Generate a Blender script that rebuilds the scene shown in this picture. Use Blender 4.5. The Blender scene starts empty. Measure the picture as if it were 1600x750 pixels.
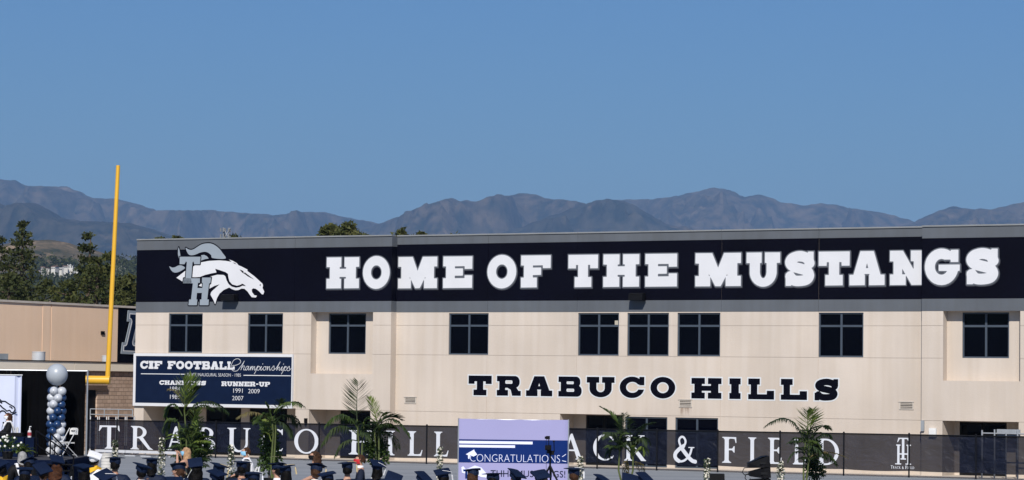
import bpy, bmesh, math, random
import numpy as np
from mathutils import Vector, Matrix, noise
from mathutils.geometry import tessellate_polygon
R = math.radians
random.seed(7)
scene = bpy.context.scene
COL = scene.collection

# ------------------------------------------------------------------ camera
F_PX = 4400.0
PITCH, ROLL = math.atan(225.0 / F_PX), R(0.70)
CAM = Vector((0, 0, 3.05))
F0 = Vector((0, math.cos(PITCH), math.sin(PITCH)))
R0 = Vector((1, 0, 0)); U0 = Vector((0, -math.sin(PITCH), math.cos(PITCH)))
RT = R0 * math.cos(ROLL) + U0 * math.sin(ROLL)
UP = U0 * math.cos(ROLL) - R0 * math.sin(ROLL)
cam_data = bpy.data.cameras.new('camera')
cam_data.sensor_width = 36.0
cam_data.lens = 36.0 * F_PX / 1600.0
cam_data.clip_start = 0.5
cam_data.clip_end = 40000.0
cam = bpy.data.objects.new('camera', cam_data)
M3 = Matrix((RT, UP, -F0)).transposed()
cam.matrix_world = Matrix.Translation(CAM) @ M3.to_4x4()
COL.objects.link(cam)
scene.camera = cam

# ------------------------------------------------------------------ sky, sun, exposure
SUN_DIR = Vector((-0.106, -1.0, 0.807)).normalized()      # towards the sun
sun_el = math.asin(SUN_DIR.z)
sun_az = math.atan2(SUN_DIR.x, SUN_DIR.y)
world = bpy.data.worlds.new('World')
scene.world = world
world.use_nodes = True
wn, wl = world.node_tree.nodes, world.node_tree.links
wn.clear()
w_out = wn.new('ShaderNodeOutputWorld'); w_bg = wn.new('ShaderNodeBackground')
w_sky = wn.new('ShaderNodeTexSky')
w_sky.sky_type = 'NISHITA'; w_sky.sun_disc = False
w_sky.sun_elevation = sun_el; w_sky.sun_rotation = sun_az
w_sky.altitude = 0; w_sky.air_density = 1.5; w_sky.dust_density = 0.2; w_sky.ozone_density = 9.0
w_tint = wn.new('ShaderNodeMixRGB'); w_tint.blend_type = 'MULTIPLY'; w_tint.inputs[0].default_value = 1.0
w_tint.inputs[2].default_value = (0.50, 0.70, 1.02, 1)
wl.new(w_sky.outputs[0], w_tint.inputs[1]); wl.new(w_tint.outputs[0], w_bg.inputs[0])
w_bg.inputs[1].default_value = 0.071
wl.new(w_bg.outputs[0], w_out.inputs[0])
sun_data = bpy.data.lights.new('sun', 'SUN')
sun_data.energy = 4.9; sun_data.angle = R(0.53); sun_data.color = (1.0, 0.95, 0.88)
sun = bpy.data.objects.new('sun', sun_data)
sun.rotation_euler = SUN_DIR.to_track_quat('Z', 'Y').to_euler()
sun.location = (0, 0, 60)
COL.objects.link(sun)
scene.view_settings.view_transform = 'Standard'
scene.view_settings.look = 'None'
scene.view_settings.exposure = 0.0
scene.view_settings.gamma = 1.0
scene.view_settings.use_curve_mapping = False
scene.cycles.use_denoising = True
scene.cycles.max_bounces = 8
scene.cycles.transparent_max_bounces = 24
scene.cycles.volume_bounces = 0

# ------------------------------------------------------------------ pixel helpers (photo is 1600 x 750)
def ray(px, py):
    return F0 + RT * ((px - 800) / F_PX) - UP * ((py - 375) / F_PX)
def at(px, py, Z):
    return CAM + ray(px, py) * Z
def place(px, Z, z):
    """the point at depth Z in column px whose height is z"""
    a = (px - 800) / F_PX
    b = (CAM.z + Z * (F0.z + a * RT.z) - z) / (Z * UP.z)
    return CAM + Z * (F0 + a * RT - b * UP)
def gz(y):
    t = min(1, max(0, (y - 52) / 68.0)); t = t * t * (3 - 2 * t)
    return 0.28 - 0.90 * t
def stand(px, Z, dz=0.0):
    p = place(px, Z, 0)
    return place(px, Z, gz(p.y) + dz)

UX = ray(-7190, 501.7); UX = -Vector((UX.x, UX.y, 0)).normalized()      # along the facade, to the right
VX = Vector((-UX.y, UX.x, 0))                                              # away from the viewer
if VX.y < 0: VX = -VX
FACADE_ANG = math.atan2(UX.y, UX.x)
A0 = at(1000, 603, 126.5)
def on_plane(px, py, off=0.0):
    """(u, z) on the facade plane moved 'off' metres away from the viewer"""
    d = ray(px, py)
    t = ((A0 - CAM).dot(VX) + off) / d.dot(VX)
    p = CAM + d * t
    return (p - ORG).dot(UX), p.z
ORG = Vector((0, 0, 0))
_u0, _ = on_plane(211, 560, -0.48)
ORG = A0 + UX * 0; ORG = ORG + UX * (on_plane(211, 560, -0.48)[0] - A0.dot(UX)); ORG.z = 0

# ------------------------------------------------------------------ materials
def srgb(r, g, b):
    f = lambda c: (c / 255) / 12.92 if c / 255 <= 0.04045 else ((c / 255 + 0.055) / 1.055) ** 2.4
    return (f(r), f(g), f(b))
MATS = {}
def mat(name, col, rough=0.8, spec=0.3, var=0.12, scale=1.5, bump=0.0, bscale=40.0, metal=0.0, col2=None, coords='Object', stretch=None, detail=6.0, bdist=0.02, streak=0.0):
    if name in MATS: return MATS[name]
    m = bpy.data.materials.new(name); m.use_nodes = True
    n, l = m.node_tree.nodes, m.node_tree.links
    p = n['Principled BSDF']
    p.inputs['Roughness'].default_value = rough
    p.inputs['Specular IOR Level'].default_value = spec
    p.inputs['Metallic'].default_value = metal
    tc = n.new('ShaderNodeTexCoord'); mp = n.new('ShaderNodeMapping')
    l.new(tc.outputs[coords], mp.inputs[0])
    if stretch: mp.inputs['Scale'].default_value = stretch
    nz = n.new('ShaderNodeTexNoise'); nz.inputs['Scale'].default_value = scale; nz.inputs['Detail'].default_value = detail
    l.new(mp.outputs[0], nz.inputs['Vector'])
    cr = n.new('ShaderNodeValToRGB')
    cr.color_ramp.elements[0].position = 0.3; cr.color_ramp.elements[1].position = 0.7
    c2 = col2 or tuple(min(1, c * (1 + var)) for c in col)
    c1 = col if col2 else tuple(c * (1 - var) for c in col)
    cr.color_ramp.elements[0].color = (*c1, 1); cr.color_ramp.elements[1].color = (*c2, 1)
    l.new(nz.outputs[0], cr.inputs[0])
    out = cr.outputs[0]
    if streak:
        m2 = n.new('ShaderNodeMapping'); m2.inputs['Scale'].default_value = (2.2, 2.2, 0.10)
        l.new(tc.outputs[coords], m2.inputs[0])
        n2 = n.new('ShaderNodeTexNoise'); n2.inputs['Scale'].default_value = 1.4; n2.inputs['Detail'].default_value = 5
        l.new(m2.outputs[0], n2.inputs['Vector'])
        r2 = n.new('ShaderNodeValToRGB'); r2.color_ramp.elements[0].position = 0.35; r2.color_ramp.elements[1].position = 0.62
        k = 1 - streak
        r2.color_ramp.elements[0].color = (k, k * 0.985, k * 0.96, 1); r2.color_ramp.elements[1].color = (1, 1, 1, 1)
        l.new(n2.outputs[0], r2.inputs[0])
        mx = n.new('ShaderNodeMixRGB'); mx.blend_type = 'MULTIPLY'; mx.inputs[0].default_value = 1
        l.new(out, mx.inputs[1]); l.new(r2.outputs[0], mx.inputs[2]); out = mx.outputs[0]
    l.new(out, p.inputs['Base Color'])
    if bump:
        nb = n.new('ShaderNodeTexNoise'); nb.inputs['Scale'].default_value = bscale; nb.inputs['Detail'].default_value = 4
        l.new(mp.outputs[0], nb.inputs['Vector'])
        b = n.new('ShaderNodeBump'); b.inputs['Strength'].default_value = bump; b.inputs['Distance'].default_value = bdist
        l.new(nb.outputs[0], b.inputs['Height']); l.new(b.outputs[0], p.inputs['Normal'])
    MATS[name] = m
    return m

STUCCO = mat('stucco', (0.562, 0.490, 0.418), 0.9, 0.2, 0.075, 0.30, 0.5, 22, streak=0.055, bdist=0.01)
STUCCO_SHADE = STUCCO
GREYBAND = mat('grey_paint', (0.098, 0.109, 0.124), 0.75, 0.3, 0.10, 0.5, 0.4, 22, streak=0.06, bdist=0.01)
CAPM = mat('parapet_metal', (0.21, 0.22, 0.225), 0.6, 0.4, 0.10, 0.8)
NAVY = mat('navy_paint', (0.0012, 0.0013, 0.0055), 0.7, 0.07, 0.25, 0.5, 0.3, 22, bdist=0.01)
WHITEP = mat('white_paint', (0.63, 0.635, 0.65), 0.7, 0.3, 0.03, 1.2, 0.25, 22, bdist=0.01)
SILVERP = mat('silver_grey_paint', (0.265, 0.305, 0.345), 0.7, 0.3, 0.05, 1.2)
LETTERGREY = mat('letter_grey_paint', (0.10, 0.11, 0.128), 0.7, 0.3, 0.06, 1.2)
LETTERDARK = mat('letter_dark_paint', (0.04, 0.043, 0.052), 0.7, 0.3, 0.06, 1.2)
PALEOUT = mat('pale_outline_paint', (0.60, 0.62, 0.63), 0.7, 0.3, 0.04, 1.2)
SIGNNAVY = mat('sign_navy', (0.004, 0.0105, 0.034), 0.65, 0.08, 0.10, 2.0)
FRAME = mat('window_frame_metal', (0.050, 0.066, 0.088), 0.5, 0.4, 0.08, 2.0)
GLASS = mat('dark_glass', (0.0006, 0.0008, 0.003), 0.06, 0.09, 0.3, 0.4)
DARK = mat('dark_interior', (0.003, 0.003, 0.004), 0.9, 0.1, 0.2, 1)
BLACKM = mat('black_metal', (0.0035, 0.0035, 0.0045), 0.6, 0.12, 0.2, 4)
STEEL = mat('galvanised_steel', (0.42, 0.44, 0.46), 0.45, 0.4, 0.1, 3, metal=0.6)
GREYMETAL = mat('grey_painted_metal', (0.28, 0.30, 0.32), 0.6, 0.4, 0.1, 3)

# ------------------------------------------------------------------ mesh helpers
class MB:
    def __init__(s): s.v = []; s.f = []; s.m = []
    def add(s, verts, faces, mi=0):
        o = len(s.v); s.v += [tuple(v) for v in verts]
        s.f += [tuple(i + o for i in f) for f in faces]; s.m += [mi] * len(faces)
        return s
    def box(s, x0, x1, y0, y1, z0, z1, mi=0):
        v = [(x0, y0, z0), (x1, y0, z0), (x1, y1, z0), (x0, y1, z0), (x0, y0, z1), (x1, y0, z1), (x1, y1, z1), (x0, y1, z1)]
        return s.add(v, [(0, 3, 2, 1), (4, 5, 6, 7), (0, 1, 5, 4), (1, 2, 6, 5), (2, 3, 7, 6), (3, 0, 4, 7)], mi)
    def tube(s, pts, rad, n=8, mi=0, cap=True):
        pts = [Vector(p) for p in pts]
        rad = rad if isinstance(rad, (list, tuple)) else [rad] * len(pts)
        o = len(s.v); ref = None
        for i, p in enumerate(pts):
            d = (pts[min(i + 1, len(pts) - 1)] - pts[max(i - 1, 0)]).normalized()
            if ref is None:
                ref = Vector((0, 0, 1)) if abs(d.z) < 0.9 else Vector((1, 0, 0))
            a = d.cross(ref).normalized(); b = a.cross(d).normalized(); ref = b
            for k in range(n):
                t = 2 * math.pi * k / n
                s.v.append(tuple(p + (a * math.cos(t) + b * math.sin(t)) * rad[i]))
        for i in range(len(pts) - 1):
            for k in range(n):
                k2 = (k + 1) % n
                s.f.append((o + i * n + k, o + i * n + k2, o + (i + 1) * n + k2, o + (i + 1) * n + k)); s.m.append(mi)
        if cap:
            s.f.append(tuple(o + k for k in range(n - 1, -1, -1))); s.m.append(mi)
            e = o + (len(pts) - 1) * n
            s.f.append(tuple(e + k for k in range(n))); s.m.append(mi)
        return s
    def lathe(s, prof, n=16, c=(0, 0), mi=0):
        """profile [(r, z)] round a vertical axis"""
        o = len(s.v)
        for r, z in prof:
            for k in range(n):
                t = 2 * math.pi * k / n
                s.v.append((c[0] + r * math.cos(t), c[1] + r * math.sin(t), z))
        for i in range(len(prof) - 1):
            for k in range(n):
                k2 = (k + 1) % n
                s.f.append((o + i * n + k, o + i * n + k2, o + (i + 1) * n + k2, o + (i + 1) * n + k)); s.m.append(mi)
        s.f.append(tuple(o + k for k in range(n - 1, -1, -1))); s.m.append(mi)
        e = o + (len(prof) - 1) * n
        s.f.append(tuple(e + k for k in range(n))); s.m.append(mi)
        return s
    def ball(s, c, rx, ry=None, rz=None, n=10, mi=0):
        ry = ry or rx; rz = rz or rx; o = len(s.v); h = n // 2 + 1
        for i in range(1, h):
            ph = math.pi * i / h
            for k in range(n):
                t = 2 * math.pi * k / n
                s.v.append((c[0] + rx * math.sin(ph) * math.cos(t), c[1] + ry * math.sin(ph) * math.sin(t), c[2] + rz * math.cos(ph)))
        s.v.append((c[0], c[1], c[2] + rz)); s.v.append((c[0], c[1], c[2] - rz))
        tp, bt = len(s.v) - 2, len(s.v) - 1
        for i in range(h - 2):
            for k in range(n):
                k2 = (k + 1) % n
                s.f.append((o + i * n + k, o + (i + 1) * n + k, o + (i + 1) * n + k2, o + i * n + k2)); s.m.append(mi)
        for k in range(n):
            k2 = (k + 1) % n
            s.f.append((tp, o + k, o + k2)); s.m.append(mi)
            s.f.append((bt, o + (h - 2) * n + k2, o + (h - 2) * n + k)); s.m.append(mi)
        return s
    def plate(s, x0, x1, z0, z1, holes, yf, yb, mi=0):
        """a slab in the x-z plane with rectangular holes, front at yf, back at yb"""
        hs = []
        for (a, b, c, d) in holes:
            a, b, c, d = max(a, x0), min(b, x1), max(c, z0), min(d, z1)
            if b - a > 1e-4 and d - c > 1e-4: hs.append((a, b, c, d))
        xs = sorted(set([x0, x1] + [h[0] for h in hs] + [h[1] for h in hs]))
        zs = sorted(set([z0, z1] + [h[2] for h in hs] + [h[3] for h in hs]))
        def solid(i, j):
            if i < 0 or j < 0 or i >= len(xs) - 1 or j >= len(zs) - 1: return False
            cx, cz = (xs[i] + xs[i + 1]) / 2, (zs[j] + zs[j + 1]) / 2
            return not any(h[0] < cx < h[1] and h[2] < cz < h[3] for h in hs)
        for i in range(len(xs) - 1):
            for j in range(len(zs) - 1):
                if not solid(i, j): continue
                a, b, c, d = xs[i], xs[i + 1], zs[j], zs[j + 1]
                s.add([(a, yf, c), (b, yf, c), (b, yf, d), (a, yf, d)], [(0, 1, 2, 3)], mi)
                s.add([(a, yb, c), (b, yb, c), (b, yb, d), (a, yb, d)], [(3, 2, 1, 0)], mi)
                if not solid(i - 1, j): s.add([(a, yf, c), (a, yb, c), (a, yb, d), (a, yf, d)], [(3, 2, 1, 0)], mi)
                if not solid(i + 1, j): s.add([(b, yf, c), (b, yb, c), (b, yb, d), (b, yf, d)], [(0, 1, 2, 3)], mi)
                if not solid(i, j - 1): s.add([(a, yf, c), (b, yf, c), (b, yb, c), (a, yb, c)], [(3, 2, 1, 0)], mi)
                if not solid(i, j + 1): s.add([(a, yf, d), (b, yf, d), (b, yb, d), (a, yb, d)], [(0, 1, 2, 3)], mi)
        return s
    def empty(s): return not s.f
    def mesh(s, name, mats):
        me = bpy.data.meshes.new(name)
        me.from_pydata(s.v, [], s.f)
        mats = mats if isinstance(mats, (list, tuple)) else [mats]
        for m in mats: me.materials.append(m)
        if len(mats) > 1: me.polygons.foreach_set('material_index', s.m)
        me.update()
        return me
    def build(s, name, mats, parent=None, smooth=False):
        me = s.mesh(name, mats)
        if smooth:
            me.polygons.foreach_set('use_smooth', [True] * len(me.polygons)); me.set_sharp_from_angle(angle=R(42))
        return link(name, me, parent)
def link(name, data, parent=None, loc=None):
    o = bpy.data.objects.new(name, data); COL.objects.link(o)
    if parent: o.parent = parent
    if loc is not None: o.location = loc
    return o
def tag(o, label=None, cat=None, group=None, kind=None):
    if label: o['label'] = label
    if cat: o['category'] = cat
    if group: o['group'] = group
    if kind: o['kind'] = kind
    return o
def thing(name, label, cat, loc=(0, 0, 0), rz=0.0, group=None):
    o = link(name, None, None, loc); o.rotation_euler = (0, 0, rz)
    return tag(o, label, cat, group)
def copy_tree(o, parent=None):
    c = o.copy(); COL.objects.link(c)
    if parent: c.parent = parent
    for ch in [k for k in bpy.data.objects if k.parent == o]: copy_tree(ch, c)
    return c

# ------------------------------------------------------------------ lettering: glyphs drawn as distance fields and traced
def sd_rect(X, Y, x0, y0, x1, y1):
    return np.maximum(np.maximum(x0 - X, X - x1), np.maximum(y0 - Y, Y - y1))
def sd_ell(X, Y, cx, cy, rx, ry):
    k = np.sqrt(((X - cx) / rx) ** 2 + ((Y - cy) / ry) ** 2)
    k2 = np.sqrt(((X - cx) / rx ** 2) ** 2 + ((Y - cy) / ry ** 2) ** 2) + 1e-9
    return k * (k - 1) / k2
def sd_rrect(X, Y, x0, y0, x1, y1, r):
    qx = np.abs(X - (x0 + x1) / 2) - (x1 - x0) / 2 + r; qy = np.abs(Y - (y0 + y1) / 2) - (y1 - y0) / 2 + r
    return np.sqrt(np.maximum(qx, 0) ** 2 + np.maximum(qy, 0) ** 2) + np.minimum(np.maximum(qx, qy), 0) - r
def sd_seg(X, Y, a, b, ra, rb):
    dx, dy = b[0] - a[0], b[1] - a[1]; L = dx * dx + dy * dy + 1e-12
    t = np.clip(((X - a[0]) * dx + (Y - a[1]) * dy) / L, 0, 1)
    return np.sqrt((X - a[0] - t * dx) ** 2 + (Y - a[1] - t * dy) ** 2) - (ra + (rb - ra) * t)
def sd_path(X, Y, pts, rad):
    d = None
    for i in range(len(pts) - 1):
        ra = rad[i] if isinstance(rad, (list, tuple)) else rad
        rb = rad[i + 1] if isinstance(rad, (list, tuple)) else rad
        e = sd_seg(X, Y, pts[i], pts[i + 1], ra, rb)
        d = e if d is None else np.minimum(d, e)
    return d
def sd_poly(X, Y, pts):
    d = np.full(X.shape, 1e9); ins = np.zeros(X.shape, bool); n = len(pts)
    for i in range(n):
        a, b = pts[i], pts[(i + 1) % n]
        d = np.minimum(d, sd_seg(X, Y, a, b, 0, 0))
        if a[1] != b[1]:
            c = ((a[1] > Y) != (b[1] > Y)) & (X < (b[0] - a[0]) * (Y - a[1]) / (b[1] - a[1]) + a[0])
            ins ^= c
    return np.where(ins, -d, d)
SD = {'rect': sd_rect, 'ell': sd_ell, 'rrect': sd_rrect, 'poly': sd_poly, 'path': sd_path}
def smooth_pts(pts, k=6, closed=False):
    out = []; n = len(pts)
    rng = range(n if closed else n - 1)
    for i in rng:
        p0 = pts[(i - 1) % n] if closed else pts[max(i - 1, 0)]
        p1 = pts[i]; p2 = pts[(i + 1) % n]
        p3 = pts[(i + 2) % n] if closed else pts[min(i + 2, n - 1)]
        for j in range(k):
            t = j / k
            out.append(tuple(0.5 * ((2 * p1[c]) + (-p0[c] + p2[c]) * t + (2 * p0[c] - 5 * p1[c] + 4 * p2[c] - p3[c]) * t * t + (-p0[c] + 3 * p1[c] - 3 * p2[c] + p3[c]) * t ** 3) for c in range(2)))
    if not closed: out.append(tuple(pts[-1]))
    return out
def trace(ops, w, h, grow=0.0, res=72, pad=0.08):
    """closed outlines of a glyph in a w x h box; grow = outset"""
    pad = pad + max(0, grow)
    st = h / res
    xs = np.arange(-pad, w + pad + st, st); ys = np.arange(-pad, h + pad + st, st)
    X, Y = np.meshgrid(xs, ys)
    D = np.full(X.shape, 1e9)
    for sg, kind, *a in ops:
        e = SD[kind](X, Y, *a)
        D = np.minimum(D, e) if sg == '+' else np.maximum(D, -e)
    D = D - grow
    D[np.abs(D) < 1e-7] = 1e-7
    D[0, :] = D[-1, :] = 1; D[:, 0] = D[:, -1] = 1
    nx = {}
    def pt(i, j, e):
        if e == 0: a, b, p, q = D[i, j], D[i, j + 1], (i, j), (i, j + 1)
        else: a, b, p, q = D[i, j], D[i + 1, j], (i, j), (i + 1, j)
        t = a / (a - b)
        return (xs[p[1]] + (xs[q[1]] - xs[p[1]]) * t, ys[p[0]] + (ys[q[0]] - ys[p[0]]) * t)
    S = D < 0
    code = S[:-1, :-1] * 1 + S[:-1, 1:] * 2 + S[1:, 1:] * 4 + S[1:, :-1] * 8
    ii, jj = np.nonzero((code > 0) & (code < 15))
    # edges of a cell: b(ottom) r(ight) t(op) l(eft)
    tab = {1: 'lb', 2: 'br', 3: 'lr', 4: 'rt', 6: 'bt', 7: 'lt', 8: 'tl', 9: 'tb', 11: 'tr', 12: 'rl', 13: 'rb', 14: 'bl', 5: 'lbrt', 10: 'brtl'}
    for i, j in zip(ii.tolist(), jj.tolist()):
        key = {'b': (i, j, 0), 't': (i + 1, j, 0), 'l': (i, j, 1), 'r': (i, j + 1, 1)}
        sq = tab[int(code[i, j])]
        for q in range(0, len(sq), 2): nx[key[sq[q]]] = key[sq[q + 1]]
    loops = []
    while nx:
        k0, k = next(iter(nx.items())); lp = [k0]; nx.pop(k0)
        while k in nx:
            lp.append(k); k = nx.pop(k)
        pts = [pt(*q) for q in lp]
        pts = simplify(pts, st * 0.22)
        if len(pts) >= 3 and abs(area(pts)) > st * st * 2: loops.append(pts)
    return loops
def area(p):
    return 0.5 * sum(p[i][0] * p[(i + 1) % len(p)][1] - p[(i + 1) % len(p)][0] * p[i][1] for i in range(len(p)))
def simplify(p, tol):
    n = len(p)
    if n < 5: return p
    far = max(range(n), key=lambda i: (p[i][0] - p[0][0]) ** 2 + (p[i][1] - p[0][1]) ** 2)
    def dp(a):
        if len(a) < 3: return a
        (x0, y0), (x1, y1) = a[0], a[-1]
        L = math.hypot(x1 - x0, y1 - y0) + 1e-12
        best, bi = -1, 0
        for i in range(1, len(a) - 1):
            d = abs((x1 - x0) * (a[i][1] - y0) - (y1 - y0) * (a[i][0] - x0)) / L
            if d > best: best, bi = d, i
        if best < tol: return [a[0], a[-1]]
        return dp(a[:bi + 1])[:-1] + dp(a[bi:])
    return dp(p[:far + 1])[:-1] + dp(p[far:] + [p[0]])[:-1]
def loops_to_mb(mb, loops, fx, yf, yb, mi=0):
    """extrude traced loops: fx maps (x, y) of the glyph to (x, z); front at yf"""
    flat = [[Vector((*fx(*p), 0)) for p in lp] for lp in loops]
    tris = tessellate_polygon(flat)
    pts = [q for lp in flat for q in lp]
    fr = []
    for t in tris:
        a, b, c = (pts[i] for i in t)
        cr = (b.x - a.x) * (c.y - a.y) - (b.y - a.y) * (c.x - a.x)
        fr.append(t if cr > 0 else t[::-1])
    mb.add([(q.x, yf, q.y) for q in pts], fr, mi)
    for lp in flat:
        n = len(lp)
        v = [(q.x, yf, q.y) for q in lp] + [(q.x, yb, q.y) for q in lp]
        mb.add(v, [(i, i + n, (i + 1) % n + n, (i + 1) % n) for i in range(n)], mi)
    return mb
# ------------------------------------------------------------------ two alphabets: a slab face and a roman capital face
def slab(ch, st=0.30, sh=0.31, pr=0.10, cx=0.20, cy=0.22):
    """ops of a slab capital in a unit box; st stem, sh serif height, pr serif reach, cx cy counter of the round letters"""
    r = lambda x0, y0, x1, y1: ('+', 'rect', x0, y0, x1, y1)
    mi = 0.47
    if ch == 'H':
        o = []
        for f in (lambda a, b: (a, b), lambda a, b: (1 - b, 1 - a)):
            a, b = f(pr, pr + st); o.append(r(a, 0, b, 1))
            a, b = f(0, mi - 0.02); o += [r(a, 0, b, sh), r(a, 1 - sh, b, 1)]
        return o + [r(pr, 0.5 - sh * 0.42, 1 - pr, 0.5 + sh * 0.42)]
    if ch == 'I':
        return [r(0.16, 0, 0.84, 1), r(0, 0, 1, sh), r(0, 1 - sh, 1, 1)]
    if ch == 'L':
        return [r(pr, 0, pr + st, 1), r(0, 1 - sh, pr * 2 + st, 1), r(0, 0, 1, sh * 0.85), r(0.72, 0, 1, sh * 1.45)]
    if ch in 'EF':
        o = [r(pr, 0, pr + st, 1), r(0, 1 - sh, 1, 1), r(0.74, 0.60, 1, 1), r(0, 1 - sh, 0.4, 1), r(pr, 0.39, 0.68, 0.62)]
        return o + ([r(0, 0, 1, sh), r(0.74, 0, 1, 0.40)] if ch == 'E' else [r(0, 0, pr * 2 + st + 0.04, sh)])
    if ch == 'T':
        return [r(0, 1 - sh, 1, 1), r(0, 0.58, 0.26, 1), r(0.74, 0.58, 1, 1), r(0.5 - st * 0.55, 0, 0.5 + st * 0.55, 1), r(0.22, 0, 0.78, sh)]
    if ch == 'O':
        return [('+', 'ell', 0.5, 0.5, 0.5, 0.51), ('-', 'ell', 0.5, 0.5, cx, cy)]
    if ch == 'C':
        return [('+', 'ell', 0.5, 0.5, 0.5, 0.51), ('-', 'ell', 0.52, 0.5, cx * 1.1, cy), ('-', 'rect', 0.6, 0.40, 1.1, 0.60), r(0.80, 0.60, 1, 1), ('-', 'poly', [(0.55, 0.6), (0.8, 0.6), (0.8, 0.63), (0.6, 0.66)])]
    if ch == 'G':
        return [('+', 'ell', 0.48, 0.5, 0.48, 0.51), ('-', 'ell', 0.48, 0.5, cx * 0.95, cy), ('-', 'rect', 0.55, 0.56, 1.1, 0.70), r(0.74, 0.63, 0.96, 0.97), r(0.40, 0.385, 1.0, 0.56), ('-', 'rect', 0.66, 0.56, 1.1, 0.63), r(0.7, 0.3, 0.92, 0.5)]
    if ch == 'U':
        return [r(pr, 0.4, pr + st, 1), r(1 - pr - st, 0.4, 1 - pr, 1), ('+', 'ell', 0.5, 0.42, 0.5 - pr, 0.43), ('-', 'ell', 0.5, 0.44, 0.5 - pr - st, 0.20), ('-', 'rect', pr + st, 0.44, 1 - pr - st, 1.1),
                r(0, 1 - sh, 0.45, 1), r(0.55, 1 - sh, 1, 1)]
    if ch == 'M':
        return [r(0.08, 0, 0.08 + st * 0.72, 1), r(0.92 - st * 0.72, 0, 0.92, 1), ('+', 'poly', [(0.06, 1), (0.37, 1), (0.5, 0.55), (0.63, 1), (0.94, 1), (0.56, 0), (0.44, 0)]),
                r(0, 0, 0.33, sh), r(0.67, 0, 1, sh), r(0, 1 - sh, 0.3, 1), r(0.7, 1 - sh, 1, 1)]
    if ch == 'N':
        return [r(pr, 0, pr + st * 0.8, 1), r(1 - pr - st * 0.8, 0, 1 - pr, 1), ('+', 'poly', [(0.06, 1), (0.36, 1), (0.9, 0), (0.60, 0)]), r(0, 1 - sh, 0.3, 1), r(0, 0, 0.44, sh), r(0.58, 1 - sh, 1, 1)]
    if ch == 'A':
        return [('+', 'poly', [(0.31, 1), (0.69, 1), (0.97, 0), (0.65, 0), (0.5, 0.66), (0.35, 0), (0.03, 0)]), r(0, 0, 0.44, sh), r(0.56, 0, 1, sh), ('+', 'poly', [(0.28, 0.33), (0.72, 0.33), (0.66, 0.5), (0.34, 0.5)])]
    if ch == 'S':
        p = smooth_pts([(0.84, 0.66), (0.74, 0.80), (0.5, 0.86), (0.25, 0.80), (0.17, 0.68), (0.27, 0.57), (0.5, 0.51), (0.74, 0.44), (0.83, 0.31), (0.74, 0.19), (0.5, 0.15), (0.30, 0.17), (0.18, 0.28)], 5)
        return [('+', 'path', p, 0.150), r(0.78, 0.66, 0.97, 0.99), r(0.03, 0.01, 0.22, 0.36)]
    if ch == 'B':
        return [r(pr, 0, 0.5, 1), ('+', 'rrect', 0.15, 0.46, 0.94, 1, 0.24), ('+', 'rrect', 0.15, 0, 1, 0.56, 0.25), r(0, 0, 0.4, sh * 0.95), r(0, 1 - sh * 0.95, 0.4, 1),
                ('-', 'rrect', 0.1 + st, 0.62, 0.66, 0.76, 0.05), ('-', 'rrect', 0.1 + st, 0.24, 0.68, 0.40, 0.05)]
    if ch in 'RP':
        o = [r(pr, 0, pr + st, 1), ('+', 'rrect', 0.12, 0.40, 0.95, 1, 0.28), r(0, 1 - sh * 0.95, 0.4, 1), ('-', 'rrect', pr + st, 0.60, 0.65, 0.78, 0.06), r(0, 0, pr * 2 + st + 0.02, sh)]
        if ch == 'R': o += [('+', 'poly', [(0.45, 0.48), (0.80, 0.45), (0.90, 0.25), (1.0, 0.25), (1.0, 0), (0.64, 0), (0.58, 0.3), (0.45, 0.4)])]
        return o
    if ch == '-': return [r(0.1, 0.38, 0.9, 0.64)]
    return []

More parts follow.
